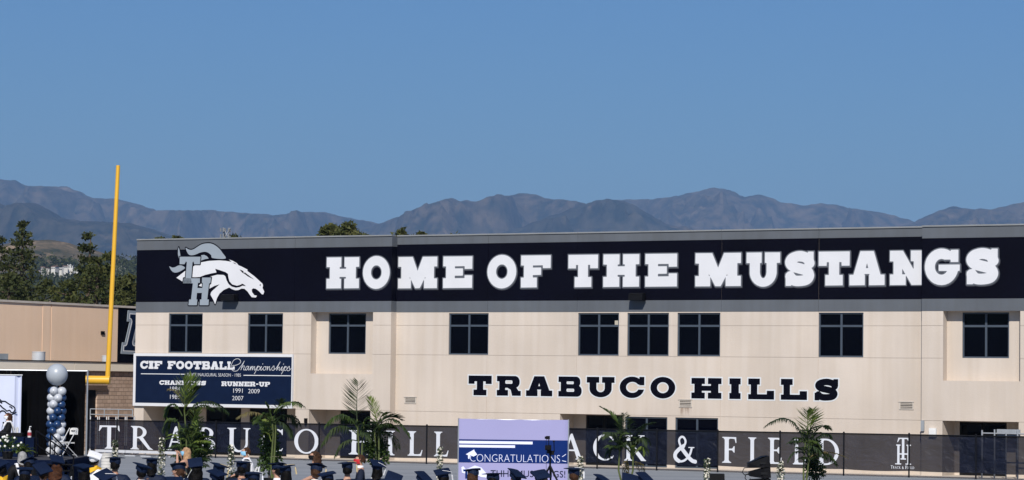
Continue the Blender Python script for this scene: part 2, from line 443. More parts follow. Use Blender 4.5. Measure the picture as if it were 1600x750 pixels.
def roman(ch):
    """ops, width of a roman capital of height 1"""
    r = lambda x0, y0, x1, y1: ('+', 'rect', x0, y0, x1, y1)
    pl = lambda *p: ('+', 'poly', list(p))
    def stem(x0, x1, lo=0.0, hi=1.0, b=True, t=True, e=0.10):
        o = [r(x0, lo, x1, hi)]
        if b: o += [r(x0 - e, lo, x1 + e, lo + 0.038), pl((x0 - e * 0.8, lo), (x1 + e * 0.8, lo), (x1, lo + 0.11), (x0, lo + 0.11))]
        if t: o += [r(x0 - e, hi - 0.038, x1 + e, hi), pl((x0 - e * 0.8, hi), (x1 + e * 0.8, hi), (x1, hi - 0.11), (x0, hi - 0.11))]
        return o
    W = 0.165
    if ch == 'I': return stem(0.11, 0.11 + W), 0.385
    if ch == 'T': return stem(0.37, 0.37 + W, t=False) + [r(0.03, 0.93, 0.88, 1), pl((0.0, 0.76), (0.03, 0.76), (0.16, 0.95), (0.14, 1), (0.03, 1)), pl((0.91, 0.76), (0.88, 0.76), (0.75, 0.95), (0.77, 1), (0.88, 1))], 0.91
    if ch == 'H': return stem(0.10, 0.10 + W) + stem(0.74, 0.74 + W) + [r(0.2, 0.50, 0.8, 0.565)], 1.0
    if ch == 'L': return stem(0.10, 0.10 + W) + [r(0.1, 0, 0.6, 0.065), pl((0.46, 0), (0.60, 0), (0.66, 0.25), (0.63, 0.25), (0.56, 0.09), (0.46, 0.06))], 0.66
    if ch in 'EF':
        o = stem(0.10, 0.10 + W) + [r(0.2, 0.935, 0.54, 1), pl((0.42, 1), (0.56, 1), (0.57, 0.77), (0.54, 0.77), (0.50, 0.92), (0.42, 0.935)), r(0.2, 0.49, 0.47, 0.55), pl((0.40, 0.49), (0.47, 0.40), (0.50, 0.40), (0.50, 0.65), (0.47, 0.65), (0.40, 0.55))]
        if ch == 'E': o += [r(0.2, 0, 0.56, 0.065), pl((0.44, 0), (0.57, 0), (0.62, 0.25), (0.59, 0.25), (0.53, 0.09), (0.44, 0.06))]
        return o, 0.6 if ch == 'E' else 0.57
    if ch == 'O': return [('+', 'ell', 0.5, 0.5, 0.5, 0.515), ('-', 'ell', 0.5, 0.5, 0.345, 0.455)], 1.0
    if ch == 'C':
        return [('+', 'ell', 0.5, 0.5, 0.5, 0.515), ('-', 'ell', 0.53, 0.5, 0.37, 0.455), ('-', 'poly', [(0.5, 0.5), (0.80, 0.88), (1.3, 1.2), (1.3, -0.3), (0.86, 0.06)]), pl((0.84, 0.98), (0.865, 0.98), (0.865, 0.74), (0.845, 0.74), (0.76, 0.9)), pl((0.80, 0.10), (0.86, 0.20), (0.88, 0.18), (0.82, 0.06))], 0.88
    if ch == 'D':
        return stem(0.10, 0.10 + W) + [('+', 'ell', 0.36, 0.5, 0.58, 0.5), ('-', 'ell', 0.36, 0.5, 0.415, 0.44), ('-', 'rect', -0.5, -0.1, 0.0, 1.1), ('-', 'poly', [(-0.3, 1.1), (0.09, 1.1), (0.09, 0.96), (0.0, 0.9), (0.0, 0.04), (0.09, 0.04), (0.09, -0.1), (-0.3, -0.1)])] + stem(0.10, 0.10 + W), 0.94
    if ch == 'R':
        return [('+', 'ell', 0.30, 0.74, 0.37, 0.26), ('-', 'ell', 0.30, 0.74, 0.215, 0.20), ('-', 'rect', -0.3, 0.3, 0.12, 1.1)] + stem(0.10, 0.10 + W) + [pl((0.34, 0.50), (0.52, 0.52), (0.84, 0.08), (0.98, 0.0), (0.76, 0.0))], 0.98
    if ch == 'P':
        return [('+', 'ell', 0.30, 0.73, 0.36, 0.27), ('-', 'ell', 0.30, 0.73, 0.21, 0.21), ('-', 'rect', -0.3, 0.3, 0.12, 1.1)] + stem(0.10, 0.10 + W), 0.66
    if ch == 'B':
        return [('+', 'ell', 0.30, 0.755, 0.34, 0.245), ('-', 'ell', 0.30, 0.755, 0.19, 0.19), ('+', 'ell', 0.32, 0.27, 0.40, 0.27), ('-', 'ell', 0.30, 0.265, 0.245, 0.21), ('-', 'rect', -0.3, -0.1, 0.12, 1.1)] + stem(0.10, 0.10 + W), 0.73
    if ch == 'A':
        return [pl((0.42, 0.97), (0.50, 1.0), (0.195, 0.0), (0.11, 0.0)), pl((0.40, 0.92), (0.46, 1.02), (0.52, 1.02), (0.93, 0.0), (0.73, 0.0)), r(0.24, 0.33, 0.68, 0.39), r(0.02, 0, 0.30, 0.04), r(0.66, 0, 1.0, 0.04)], 1.02
    if ch == 'U':
        return stem(0.11, 0.11 + W, 0.3, 1, b=False) + stem(0.77, 0.86, 0.3, 1, b=False) + [('+', 'ell', 0.485, 0.36, 0.375, 0.375), ('-', 'ell', 0.525, 0.40, 0.25, 0.335), ('-', 'rect', 0.275, 0.36, 0.77, 0.95)] , 0.97
    if ch == 'K':
        return stem(0.10, 0.10 + W) + [pl((0.26, 0.50), (0.72, 0.97), (0.80, 0.97), (0.32, 0.46)), r(0.62, 0.962, 0.90, 1), pl((0.30, 0.52), (0.44, 0.60), (0.92, 0.06), (1.0, 0.0), (0.76, 0.0))], 1.0
    if ch == 'S':
        p = smooth_pts([(0.44, 0.86), (0.34, 0.96), (0.22, 0.95), (0.12, 0.84), (0.16, 0.68), (0.32, 0.54), (0.44, 0.40), (0.48, 0.22), (0.38, 0.07), (0.22, 0.04), (0.08, 0.16)], 5)
        n = len(p); return [('+', 'path', p, [0.035 + 0.055 * math.sin(math.pi * i / (n - 1)) for i in range(n)]), r(0.46, 0.74, 0.49, 0.98), r(0.03, 0.02, 0.06, 0.27)], 0.55
    if ch == '&':
        p = smooth_pts([(0.78, 0.52), (0.70, 0.28), (0.50, 0.07), (0.28, 0.02), (0.10, 0.14), (0.09, 0.32), (0.26, 0.50), (0.46, 0.64), (0.52, 0.80), (0.44, 0.95), (0.32, 0.96), (0.24, 0.82), (0.34, 0.56), (0.60, 0.24), (0.80, 0.06), (0.94, 0.02)], 5)
        n = len(p); return [('+', 'path', p, [0.03 + (0.045 if (i > n * 0.2 and i < n * 0.45) or i > n * 0.78 else 0.012) for i in range(n)]), r(0.64, 0.545, 0.90, 0.585)], 0.98
    return [], 0.5

def px_box(px0, px1, py0, py1, off):
    """box on the facade plane from photo pixels: u0, u1, z0, z1"""
    pm = (py0 + py1) / 2; xm = (px0 + px1) / 2
    return on_plane(px0, pm, off)[0], on_plane(px1, pm, off)[0], on_plane(xm, py1, off)[1], on_plane(xm, py0, off)[1]

# ------------------------------------------------------------------ the school building
GB = -0.62
bld = thing('school_building', 'two storey cream stucco school building with navy band and slab lettering', 'building', ORG, FACADE_ANG)
BAY = -0.48
def lv(py, px=1000, off=0.0): return on_plane(px, py, off)[1]
Z_ROOF, Z_CAP = lv(361), lv(363.6)
Z_NTOP_M, Z_NTOP_B = lv(376.6), lv(380.2)
Z_NBOT, Z_GBOT = lv(469.2), lv(487.2)
Z_J1, Z_J2, Z_J3 = lv(508.8), lv(556.7), lv(648.8)
U_L0 = on_plane(211, 560, BAY)[0]; U_L1 = on_plane(610.3, 560, BAY)[0]
U_R0 = on_plane(1440, 560, BAY)[0]; U_R1 = on_plane(1720, 560, BAY)[0]
U_END = U_R1
pu = lambda px, off=0.0: on_plane(px, 560, off)[0]
WIN = []      # u0, u1, z0, z1, front plane
def win_px(x0, x1, off): WIN.append((pu(x0, off), pu(x1, off), Z_J2 + 0.02, Z_GBOT - 0.05, off))
win_px(262.6, 315.6, BAY); win_px(386.3, 441.2, BAY)
win_px(512.8, 571, 0.0)
for a, b in ((700.6, 762.7), (902.7, 966.5), (979.7, 1044.6), (1058, 1125), (1278.6, 1348.8)): win_px(a, b, 0.0)
win_px(1503.4, 1576.6, 0.0)
REC = [(pu(485.4, BAY), pu(582, BAY), on_plane(530, 584, BAY)[1], Z_GBOT), (pu(1473.4, BAY), pu(1594, BAY), on_plane(1530, 595.2, BAY)[1], Z_GBOT)]
ALC = [(pu(226, BAY), pu(463, BAY), GB, Z_J3 + 0.04, BAY), (pu(484, BAY), pu(580, BAY), GB, Z_J3 - 0.0, BAY),
       (pu(876, 0), pu(975.5, 0), GB, Z_J3, 0.0), (pu(1473, BAY), pu(1592, BAY), GB, Z_J3, BAY)]
STORE = [(pu(977.6), pu(1043.6), GB + 0.03, Z_J3 - 0.07, 0.0), (pu(1056), pu(1122.8), GB + 0.03, Z_J3 - 0.07, 0.0)]
SECT = [(U_L0, U_L1, BAY, [211, 458.5, 610.3], Z_NTOP_B), (U_L1, U_R0, 0.0, [None, 761, 901, 1126.5, 1278.6, None], Z_NTOP_M), (U_R0, U_R1, BAY, [1440, 1720], Z_NTOP_B)]
ROWS = [GB, Z_J3, Z_J2, Z_J1, Z_GBOT]
JT = 0.007
for si, (u0, u1, off, joints, ntop) in enumerate(SECT):
    holes = [(w[0], w[1], w[2], w[3]) for w in WIN if w[4] == off and not (off == 0 and any(r[0] - 1 < w[0] < r[1] for r in REC))]
    if si == 2: holes = [h for h in holes if False]
    if off == BAY: holes += [r for r in REC]
    holes += [a[:4] for a in ALC if a[4] == off] + [s[:4] for s in STORE if s[4] == off]
    ch = [(h[0] - 0.012, h[1] + 0.012, h[2] - 0.012, h[3] + 0.012) if h in REC else h for h in holes]
    core = MB(); core.plate(u0 + (0.004 if off else 0.0), u1 - (0.004 if off else 0.0), GB, Z_ROOF - 0.3, ch, off + 0.016, off + 0.30)
    core.build('wall', STUCCO, bld)
    us = []
    for k, j in enumerate(joints):
        us.append(u0 if k == 0 else u1 if k == len(joints) - 1 else pu(j, off))
    for k in range(len(us) - 1):
        for q in range(4):
            a = us[k] + (JT if k else 0); b = us[k + 1] - (JT if k < len(us) - 2 else 0)
            c = ROWS[q] + (JT if q else 0); d = ROWS[q + 1] - (JT if q < 3 else 0)
            cuts = sorted([(h[0], h[1]) for h in holes if h[2] <= c + 0.06 and h[3] >= d - 0.06 and h[1] > a and h[0] < b])
            x_ = a; segs = []
            for h0, h1 in cuts:
                if h0 - x_ > 0.01: segs.append((x_, h0))
                x_ = max(x_, h1)
            if b - x_ > 0.01: segs.append((x_, b))
            for (sa, sb) in segs:
                pb = MB(); pb.plate(sa, sb, c, d, holes, off, off + 0.03)
                if not pb.empty(): pb.build('stucco_panel', STUCCO, bld)
            for h in holes:          # slivers over and under openings that do not quite fill their row
                if h[1] > a and h[0] < b and h[2] <= c + 0.06 and h[3] >= d - 0.06:
                    for z_a, z_b in ((c, h[2]), (h[3], d)):
                        if z_b - z_a > 0.004: MB().box(max(a, h[0]), min(b, h[1]), off, off + 0.03, z_a, z_b).build('stucco_panel', STUCCO, bld)
        a, b = us[k] + (0.006 if k else 0), us[k + 1] - (0.006 if k < len(us) - 2 else 0)
        MB().box(a, b, off - 0.012, off + 0.03, Z_GBOT, Z_NBOT - 0.004).build('grey_band', GREYBAND, bld)
        MB().box(a, b, off - 0.008, off + 0.03, Z_NBOT, ntop).build('navy_band', NAVY, bld)
        MB().box(a, b, off - 0.012, off + 0.03, ntop + 0.004, Z_CAP).build('grey_band', GREYBAND, bld)
        MB().box(a, b, off - 0.06, off + 0.35, Z_CAP + 0.012, Z_ROOF).build('parapet_cap', CAPM, bld)
# returns of the bays, ends, roof, back
for u_a, u_b in ((U_L1 - 0.30, U_L1), (U_R0, U_R0 + 0.30)):
    MB().box(u_a, u_b, BAY + 0.031, 0.015, GB, Z_GBOT).build('bay_return', STUCCO, bld)
for z0, z1, m in ((Z_GBOT, Z_NBOT - 0.004, GREYBAND), (Z_NBOT, Z_NTOP_B, NAVY), (Z_NTOP_B + 0.004, Z_CAP, GREYBAND)):
    for u_a, u_b in ((U_L1 - 0.30, U_L1), (U_R0, U_R0 + 0.30)):
        MB().box(u_a, u_b, BAY + 0.031, -0.013, z0, z1).build('bay_return_band', m, bld)
shell = MB()
shell.box(U_L0 + 0.01, U_L0 + 0.3, BAY + 0.305, 24, GB, Z_ROOF - 0.06)
shell.box(U_R1 - 0.3, U_R1 - 0.01, BAY + 0.305, 24, GB, Z_ROOF - 0.06)
shell.box(U_L0 + 0.31, U_R1 - 0.31, 23.7, 24, GB, Z_ROOF - 0.06)
shell.build('rear_wall', STUCCO, bld)
MB().box(U_L0 + 0.31, U_R1 - 0.31, 0.35, 23.69, Z_ROOF - 0.9, Z_ROOF - 0.6).build('roof', mat('roof_membrane', (0.35, 0.35, 0.34), 0.9, 0.2), bld)
# recesses round two of the upper windows
for r, w in ((REC[0], WIN[2]), (REC[1], WIN[8])):
    m = MB(); t = 0.12
    m.plate(r[0] - t, r[1] + t, r[2] - t, r[3] + t, [w[:4]], 0.0, 0.12)
    m.box(r[0] - t, r[0], BAY + 0.032, -0.001, r[2] - t, r[3] + t)
    m.box(r[1], r[1] + t, BAY + 0.032, -0.001, r[2] - t, r[3] + t)
    m.box(r[0] + 0.001, r[1] - 0.001, BAY + 0.032, -0.001, r[2] - t, r[2])
    m.box(r[0] + 0.001, r[1] - 0.001, BAY + 0.032, -0.001, r[3], r[3] + t)
    m.build('window_recess', STUCCO, bld)
# windows: frame, mullion, transom, four panes
def window(u0, u1, z0, z1, off, split=0.70, lower=True):
    ins = 0.055; ft = 0.065
    f = MB()
    f.plate(u0 + 0.004, u1 - 0.004, z0 + 0.004, z1 - 0.004, [(u0 + ft, u1 - ft, z0 + ft, z1 - ft)], off + ins, off + ins + 0.12)
    w = f.build('window', FRAME, bld)
    um = (u0 + u1) / 2; zt = z0 + (z1 - z0) * split
    MB().box(um - 0.045, um + 0.045, off + ins + 0.008, off + ins + 0.11, z0 + ft, z1 - ft).build('mullion', FRAME, w)
    for a, b in ((u0 + ft, um - 0.045), (um + 0.045, u1 - ft)):
        MB().box(a, b, off + ins + 0.012, off + ins + 0.11, zt - 0.045, zt + 0.045).build('transom', FRAME, w)
        for c, d in ((z0 + ft, zt - 0.045), (zt + 0.045, z1 - ft)):
            tl = random.uniform(-0.004, 0.004)
            MB().add([(a, off + ins + 0.06 + tl, c), (b, off + ins + 0.06, c), (b, off + ins + 0.06 - tl, d), (a, off + ins + 0.06, d),
                      (a, off + ins + 0.08, c), (b, off + ins + 0.08, c), (b, off + ins + 0.08, d), (a, off + ins + 0.08, d)],
                     [(0, 1, 2, 3), (7, 6, 5, 4), (0, 4, 5, 1), (1, 5, 6, 2), (2, 6, 7, 3), (3, 7, 4, 0)]).build('pane', GLASS, w)
    return w
WOBJ = [window(*w) for w in WIN]
b5 = WIN[4]
MB().box(b5[1] - 0.26, b5[1] - 0.075, 0.1, 0.112, b5[3] - 0.62, b5[3] - 0.34).build('paper_notice', mat('paper', (0.42, 0.38, 0.30), 0.9), WOBJ[4])
for s in STORE: window(*s[:4], 0.0, split=0.72)
# alcoves on the ground floor with dark doors at the back
DOORM = mat('bronze_door', (0.006, 0.006, 0.007), 0.5, 0.15, 0.2, 3)
SHADE_STUCCO = STUCCO
def alcove(a, depth, doors):
    u0, u1, z0, z1, off = a
    m = MB(); t = 0.12; yb = off + depth
    m.box(u0 - t, u0, off + 0.305, yb, z0, z1 + t)
    m.box(u1, u1 + t, off + 0.305, yb, z0, z1 + t)
    m.box(u0 + 0.001, u1 - 0.001, off + 0.305, yb - 0.001, z1 + 0.002, z1 + t)
    hs = [(p, q, z0, z1 - h) for p, q, h in doors]
    m.plate(u0 - t, u1 + t, z0, z1 + t, hs, yb, yb + 0.15)
    al = m.build('entrance_alcove', STUCCO, bld)
    for p, q, _, zt in hs:
        n = max(1, round((q - p) / 1.0)); wd = (q - p) / n
        for k in range(n):
            x0, x1 = p + k * wd + 0.01, p + (k + 1) * wd - 0.01
            d = MB(); d.plate(x0, x1, z0 + 0.01, zt - 0.01, [(x0 + 0.09, x1 - 0.09, z0 + 0.25, zt - 0.12)], yb + 0.04, yb + 0.09)
            d.box(x0 + 0.05, x0 + 0.075, yb + 0.005, yb + 0.04, z0 + 0.9, z0 + 1.3)
            d.build('door', DOORM, al)
            MB().box(x0 + 0.09, x1 - 0.09, yb + 0.06, yb + 0.07, z0 + 0.25, zt - 0.12).build('door_glass', GLASS, al)
    return al
yb = lambda px, off: on_plane(px, 690, off)[0]
alcove(ALC[0], 1.7, [(yb(256, BAY + 1.7), yb(309, BAY + 1.7), 0.05), (yb(321, BAY + 1.7), yb(376, BAY + 1.7), 0.05), (yb(389, BAY + 1.7), yb(448, BAY + 1.7), 0.05)])
alcove(ALC[1], 1.5, [(yb(531, BAY + 1.5), ALC[1][1] + 0.05, 0.05)])
alcove(ALC[2], 1.4, [(yb(915, 1.4), yb(972, 1.4), 0.05)])
alcove(ALC[3], 1.5, [(yb(1499, BAY + 1.5), yb(1573, BAY + 1.5), 0.05)])
# louvred vents
VENTM = mat('vent_metal', (0.50, 0.45, 0.39), 0.7, 0.3)
for x0, x1, y0, y1 in ((631.8, 650.2, 620, 630.5), (1060.5, 1081, 624, 636.5), (1405, 1427.5, 627.5, 640)):
    u0, u1, z0, z1 = px_box(x0, x1, y0, y1, -0.03)
    m = MB(); m.plate(u0, u1, z0, z1, [(u0 + 0.05, u1 - 0.05, z0 + 0.04, z1 - 0.04)], -0.03, -0.001)
    m.box(u0 - 0.02, u1 + 0.02, -0.05, -0.031, z1 - 0.02, z1 + 0.015)
    v = m.build('vent', VENTM, bld)
    MB().box(u0 + 0.05, u1 - 0.05, -0.006, -0.002, z0 + 0.04, z1 - 0.04).build('vent_back', DARK, v)
    n = 4; h = (z1 - z0 - 0.08) / n
    for k in range(n):
        zc = z0 + 0.04 + h * (k + 0.5)
        MB().add([(u0 + 0.05, -0.03, zc - h * 0.14), (u1 - 0.05, -0.03, zc - h * 0.14), (u1 - 0.05, -0.008, zc + h * 0.20), (u0 + 0.05, -0.008, zc + h * 0.20),
                  (u0 + 0.05, -0.029, zc - h * 0.20), (u1 - 0.05, -0.029, zc - h * 0.20), (u1 - 0.05, -0.007, zc + h * 0.14), (u0 + 0.05, -0.007, zc + h * 0.14)],
                 [(0, 1, 2, 3), (7, 6, 5, 4), (0, 4, 5, 1), (2, 6, 7, 3), (0, 3, 7, 4), (1, 5, 6, 2)]).build('slat', VENTM, v)
# rusty run-off below the middle vent
rs = bpy.data.materials.new('rust_stain'); rs.use_nodes = True
rn, rl = rs.node_tree.nodes, rs.node_tree.links
tc_ = rn.new('ShaderNodeTexCoord'); mp_s = rn.new('ShaderNodeMapping'); mp_s.inputs['Scale'].default_value = (5, 1, 0.5); rl.new(tc_.outputs['Object'], mp_s.inputs[0])
nz_s = rn.new('ShaderNodeTexNoise'); nz_s.inputs['Scale'].default_value = 2.0; rl.new(mp_s.outputs[0], nz_s.inputs['Vector'])
gr_ = rn.new('ShaderNodeSeparateXYZ'); rl.new(tc_.outputs['Generated'], gr_.inputs[0])
cr_ = rn.new('ShaderNodeValToRGB'); cr_.color_ramp.elements[0].position = 0.38; cr_.color_ramp.elements[1].position = 0.75
rl.new(nz_s.outputs[0], cr_.inputs[0])
ml_ = rn.new('ShaderNodeMath'); ml_.operation = 'MULTIPLY'; rl.new(cr_.outputs[0], ml_.inputs[0]); rl.new(gr_.outputs[2], ml_.inputs[1])
ml2 = rn.new('ShaderNodeMath'); ml2.operation = 'MULTIPLY'; ml2.inputs[1].default_value = 0.85; rl.new(ml_.outputs[0], ml2.inputs[0])
rn['Principled BSDF'].inputs['Base Color'].default_value = (0.26, 0.16, 0.10, 1); rn['Principled BSDF'].inputs['Roughness'].default_value = 0.95
tr_ = rn.new('ShaderNodeBsdfTransparent'); mx_ = rn.new('ShaderNodeMixShader'); rl.new(ml2.outputs[0], mx_.inputs[0]); rl.new(tr_.outputs[0], mx_.inputs[1]); rl.new(rn['Principled BSDF'].outputs[0], mx_.inputs[2]); rl.new(mx_.outputs[0], rn['Material Output'].inputs[0])
u0, u1, z0, z1 = px_box(1062, 1080, 637, 651, -0.004)
MB().add([(u0, -0.004, z0), (u1, -0.004, z0), (u1, -0.004, z1), (u0, -0.004, z1)], [(0, 1, 2, 3)]).build('rust_stain', rs, bld)
# small boxes on the right bay
u0, u1, z0, z1 = px_box(1438.6, 1444.6, 656.8, 673.6, BAY)
MB().box(max(u0, U_R0 + 0.01), u1, BAY - 0.10, BAY - 0.001, z0, z1).build('meter_cover', GREYMETAL, bld)
u0, u1, z0, z1 = px_box(1453, 1464, 669, 682, BAY)
m = MB(); m.box(u0, u1, BAY - 0.14, BAY - 0.001, z0, z1); m.box(u0 + 0.05, u1 - 0.05, BAY - 0.152, BAY - 0.141, z0 + 0.05, z1 - 0.06)
m.build('utility_box', mat('white_metal', (0.72, 0.72, 0.70), 0.5, 0.4), bld)
u0, u1, z0, z1 = px_box(477.6, 480.6, 653.5, 661, BAY)
MB().box(u0, u1, BAY - 0.15, BAY - 0.001, z0, z1).box(u0 + 0.02, u1 - 0.02, BAY - 0.12, BAY - 0.03, z0 - 0.08, z0 - 0.002).build('wall_lamp', BLACKM, bld)
# floodlights hung on the navy band
for x0, x1, y0, y1, off in ((347.5, 368.5, 459.5, 470.5, BAY), (984.5, 1006, 457.5, 470, 0.0)):
    u0, u1, z0, z1 = px_box(x0, x1, y0, y1, off - 0.3)
    m = MB(); m.add([(u0, off - 0.12, z0), (u1, off - 0.12, z0), (u1, off - 0.12, z1), (u0, off - 0.12, z1), (u0, off - 0.50, z0 + 0.03), (u1, off - 0.50, z0 + 0.03), (u1, off - 0.44, z1 - 0.03), (u0, off - 0.44, z1 - 0.03)],
                    [(0, 3, 2, 1), (4, 5, 6, 7), (0, 1, 5, 4), (1, 2, 6, 5), (2, 3, 7, 6), (3, 0, 4, 7)])
    m.box((u0 + u1) / 2 - 0.06, (u0 + u1) / 2 + 0.06, off - 0.12, off - 0.009, z0 + 0.08, z1 - 0.08)
    fl = m.build('floodlight', BLACKM, bld)
    MB().add([(u0 + 0.05, off - 0.45, z0 + 0.022), (u1 - 0.05, off - 0.45, z0 + 0.022), (u1 - 0.05, off - 0.2, z0 - 0.002), (u0 + 0.05, off - 0.2, z0 - 0.002)], [(0, 1, 2, 3)]).build('lamp_lens', GLASS, fl)

# ------------------------------------------------------------------ painted lettering on the building
def glyph(ops, w, h, box, yf, yb, name, m, parent, grow=0.0, res=60, dx=0.0, dz=0.0):
    """traced glyph stretched from its w x h cell into box (u0, u1, z0, z1)"""
    u0, u1, z0, z1 = box
    # trace in real metres so that an outset has the same width all round
    sx, sy = (u1 - u0) / w, (z1 - z0) / h
    k = sy
    loops = trace(scale_ops(ops, sx / sy), w * sx / sy, h, grow / k, res)
    mb = MB(); loops_to_mb(mb, loops, lambda x, y: (u0 + dx + x * k, z0 + dz + y * k), yf, yb)
    return mb.build(name, m, parent)
def scale_ops(ops, ax):
    out = []
    for sg, kind, *a in ops:
        if kind == 'rect': a = [a[0] * ax, a[1], a[2] * ax, a[3]]
        elif kind == 'rrect': a = [a[0] * ax, a[1], a[2] * ax, a[3], a[4]]
        elif kind == 'ell': a = [a[0] * ax, a[1], a[2] * ax, a[3]]
        elif kind == 'poly': a = [[(x * ax, y) for x, y in a[0]]]
        elif kind == 'path': a = [[(x * ax, y) for x, y in a[0]], a[1]]
        out.append((sg, kind, *a))
    return out
HOME = [('H', 508.5, 563.6), ('O', 565.2, 611.6), ('M', 620.3, 685.6), ('E', 690.5, 740.5), ('O', 759.5, 809.4), ('F', 812, 863), ('T', 885.8, 937), ('H', 940.5, 1001.5), ('E', 1006, 1060.6),
        ('M', 1084.2, 1160.5), ('U', 1164, 1221.7), ('S', 1224, 1275.4), ('T', 1276.6, 1330.5), ('A', 1324.8, 1385.2), ('N', 1388, 1450), ('G', 1442.4, 1502.6), ('S', 1506.6, 1563.4)]
zc0, zc1 = lv(450.9), lv(394.2)
for ch, a, b in HOME:
    off = BAY if (b < 613 or a > 1441) else 0.0
    yb0 = off - 0.009
    g = 0.080
    u0, u1 = pu2 = on_plane(a, 425, off)[0] + g, on_plane(b, 425, off)[0] - g
    zz = (zc0 + g, zc1 - g)
    if ch in 'OSGU': zz = (zz[0] - (0.02), zz[1] + (0.0 if ch == 'U' else 0.03))
    ops = slab(ch)
    box = (u0, u1, zz[0], zz[1])
    if ch == 'N':
        ops = ops + [('-', 'rect', (U_R0 - u0) / (u1 - u0) - 0.012, -1, 3, 3)]
    o = glyph(ops, 1, 1, box, yb0 - 0.012, yb0, 'letter', WHITEP, bld)
    glyph(ops[:-1] + [('-', 'rect', (U_R0 - u0) / (u1 - u0) - 0.02, -1, 3, 3)] if ch == 'N' else ops, 1, 1, box, yb0 - 0.004, yb0 + 0.001, 'letter_bevel', LETTERGREY, o, grow=0.045 if ch == 'N' else g * 0.62)
    if ch != 'N':
        glyph(ops, 1, 1, box, yb0 - 0.0015, yb0 + 0.001, 'letter_edge', LETTERDARK, o, grow=g * 0.62, dx=0.03, dz=-0.04)
TRAB = [('T', 730.5, 770), ('R', 774.8, 815.6), ('A', 820.5, 864.8), ('B', 871, 910.7), ('U', 915.2, 962), ('C', 966.7, 1008.6), ('O', 1014.7, 1057), ('H', 1078.7, 1129.2), ('I', 1138, 1159.2), ('L', 1167.4, 1211.5), ('L', 1218.4, 1263), ('S', 1270, 1312.7)]
zt0, zt1 = on_plane(770, 619.8, 0)[1], on_plane(770, 585.2, 0)[1]
for ch, a, b in TRAB:
    g = 0.055
    u0, u1 = on_plane(a, 605, 0)[0] + g, on_plane(b, 605, 0)[0] - g
    zz = (zt0 + g, zt1 - g)
    if ch in 'OSC': zz = (zz[0] - 0.015, zz[1] + 0.02)
    ops = slab(ch, 0.25, 0.29, 0.10, 0.235, 0.26)
    o = glyph(ops, 1, 1, (u0, u1, *zz), -0.012, -0.001, 'letter', NAVY, bld)
    glyph(ops, 1, 1, (u0, u1, *zz), -0.006, 0.0005, 'letter_outline', PALEOUT, o, grow=g * 1.05)

# ------------------------------------------------------------------ the mustang emblem painted on the left bay
def em(x, y):       # photo crop coordinates to facade metres
    return on_plane(260 + x / 6.25, 370 + y / 6.25, BAY)
EMB = link('mustang_emblem', None, bld)
def emblem_shape(pts, name, m, layer, grow=0.0, sm=0):
    p = [em(*q) for q in (smooth_pts(pts, sm, True) if sm else pts)]
    x0 = min(q[0] for q in p); y0 = min(q[1] for q in p); x1 = max(q[0] for q in p); y1 = max(q[1] for q in p)
    y_f = BAY - 0.013 - layer * 0.003
    mb = MB()
    if grow:
        loops = trace([('+', 'poly', [(q[0] - x0, q[1] - y0) for q in p])], x1 - x0, y1 - y0, grow, 90)
        loops_to_mb(mb, loops, lambda x, y: (x + x0, y + y0), y_f, BAY - 0.010)
    else:
        loops_to_mb(mb, [p], lambda x, y: (x, y), y_f, BAY - 0.010)
    return mb.build(name, m, EMB)
mane = [(190, 108), (215, 122), (245, 128), (275, 118), (310, 95), (350, 73), (400, 64), (445, 68), (485, 88), (520, 118), (550, 158), (580, 213), (455, 208), (440, 180), (410, 155), (375, 146), (330, 155), (290, 172), (255, 180), (225, 176), (205, 150)]
mane2 = [(342, 180), (370, 176), (398, 190), (415, 212), (380, 218), (342, 232)]
lock = [(122, 102), (130, 130), (140, 190), (136, 215), (126, 220), (115, 170), (116, 130)]
tuft = [(30, 288), (55, 300), (85, 298), (115, 282), (150, 280), (185, 303), (150, 330), (115, 346), (80, 349), (52, 330)]
for s_, sm_ in ((mane, 3), (mane2, 0), (lock, 0), (tuft, 2)):
    emblem_shape(s_, 'emblem_outline', NAVY, 0, 0.055, sm_)
    emblem_shape(s_, 'mane', SILVERP, 3, 0, sm_)
head = [(250, 300), (285, 275), (335, 250), (420, 235), (520, 230), (590, 236), (640, 246), (612, 222), (650, 235), (690, 258), (705, 278), (735, 290), (797, 322), (790, 332), (860, 385), (915, 435), (940, 458), (945, 478), (940, 500), (957, 535), (948, 562), (935, 562), (905, 530), (875, 508), (850, 503), (835, 515), (838, 540), (860, 570), (886, 575), (875, 593), (835, 590), (815, 565), (795, 535), (765, 508), (735, 505), (705, 520), (675, 522), (640, 510), (615, 495), (560, 520), (520, 555), (495, 600), (478, 660), (462, 620), (432, 565), (440, 535), (470, 510), (520, 465), (480, 480), (440, 505), (420, 505), (425, 470), (440, 400), (330, 392), (250, 398)]
emblem_shape(head, 'emblem_outline', NAVY, 0, 0.055)
emblem_shape(head, 'horse_head', WHITEP, 1)
for s_ in ([(478, 312), (530, 328), (580, 345), (603, 362), (608, 400), (618, 435), (645, 465), (690, 478), (722, 470), (742, 458), (760, 466), (778, 482), (745, 477), (715, 492), (680, 497), (640, 486), (610, 462), (590, 425), (578, 385), (560, 372), (500, 370), (440, 385), (330, 410), (330, 392), (380, 372), (440, 358), (492, 348)],
           [(715, 318), (745, 330), (800, 372), (860, 418), (800, 388), (762, 360), (745, 352)], [(652, 250), (672, 256), (688, 268), (665, 262)],
           [(910, 470), (926, 462), (920, 482)], [(424, 505), (470, 480), (522, 464), (470, 505), (440, 540), (420, 545)]):
    emblem_shape(s_, 'head_marking', NAVY, 2)
emblem_shape([(757, 338), (768, 343), (764, 352), (754, 350)], 'eye', WHITEP, 3)
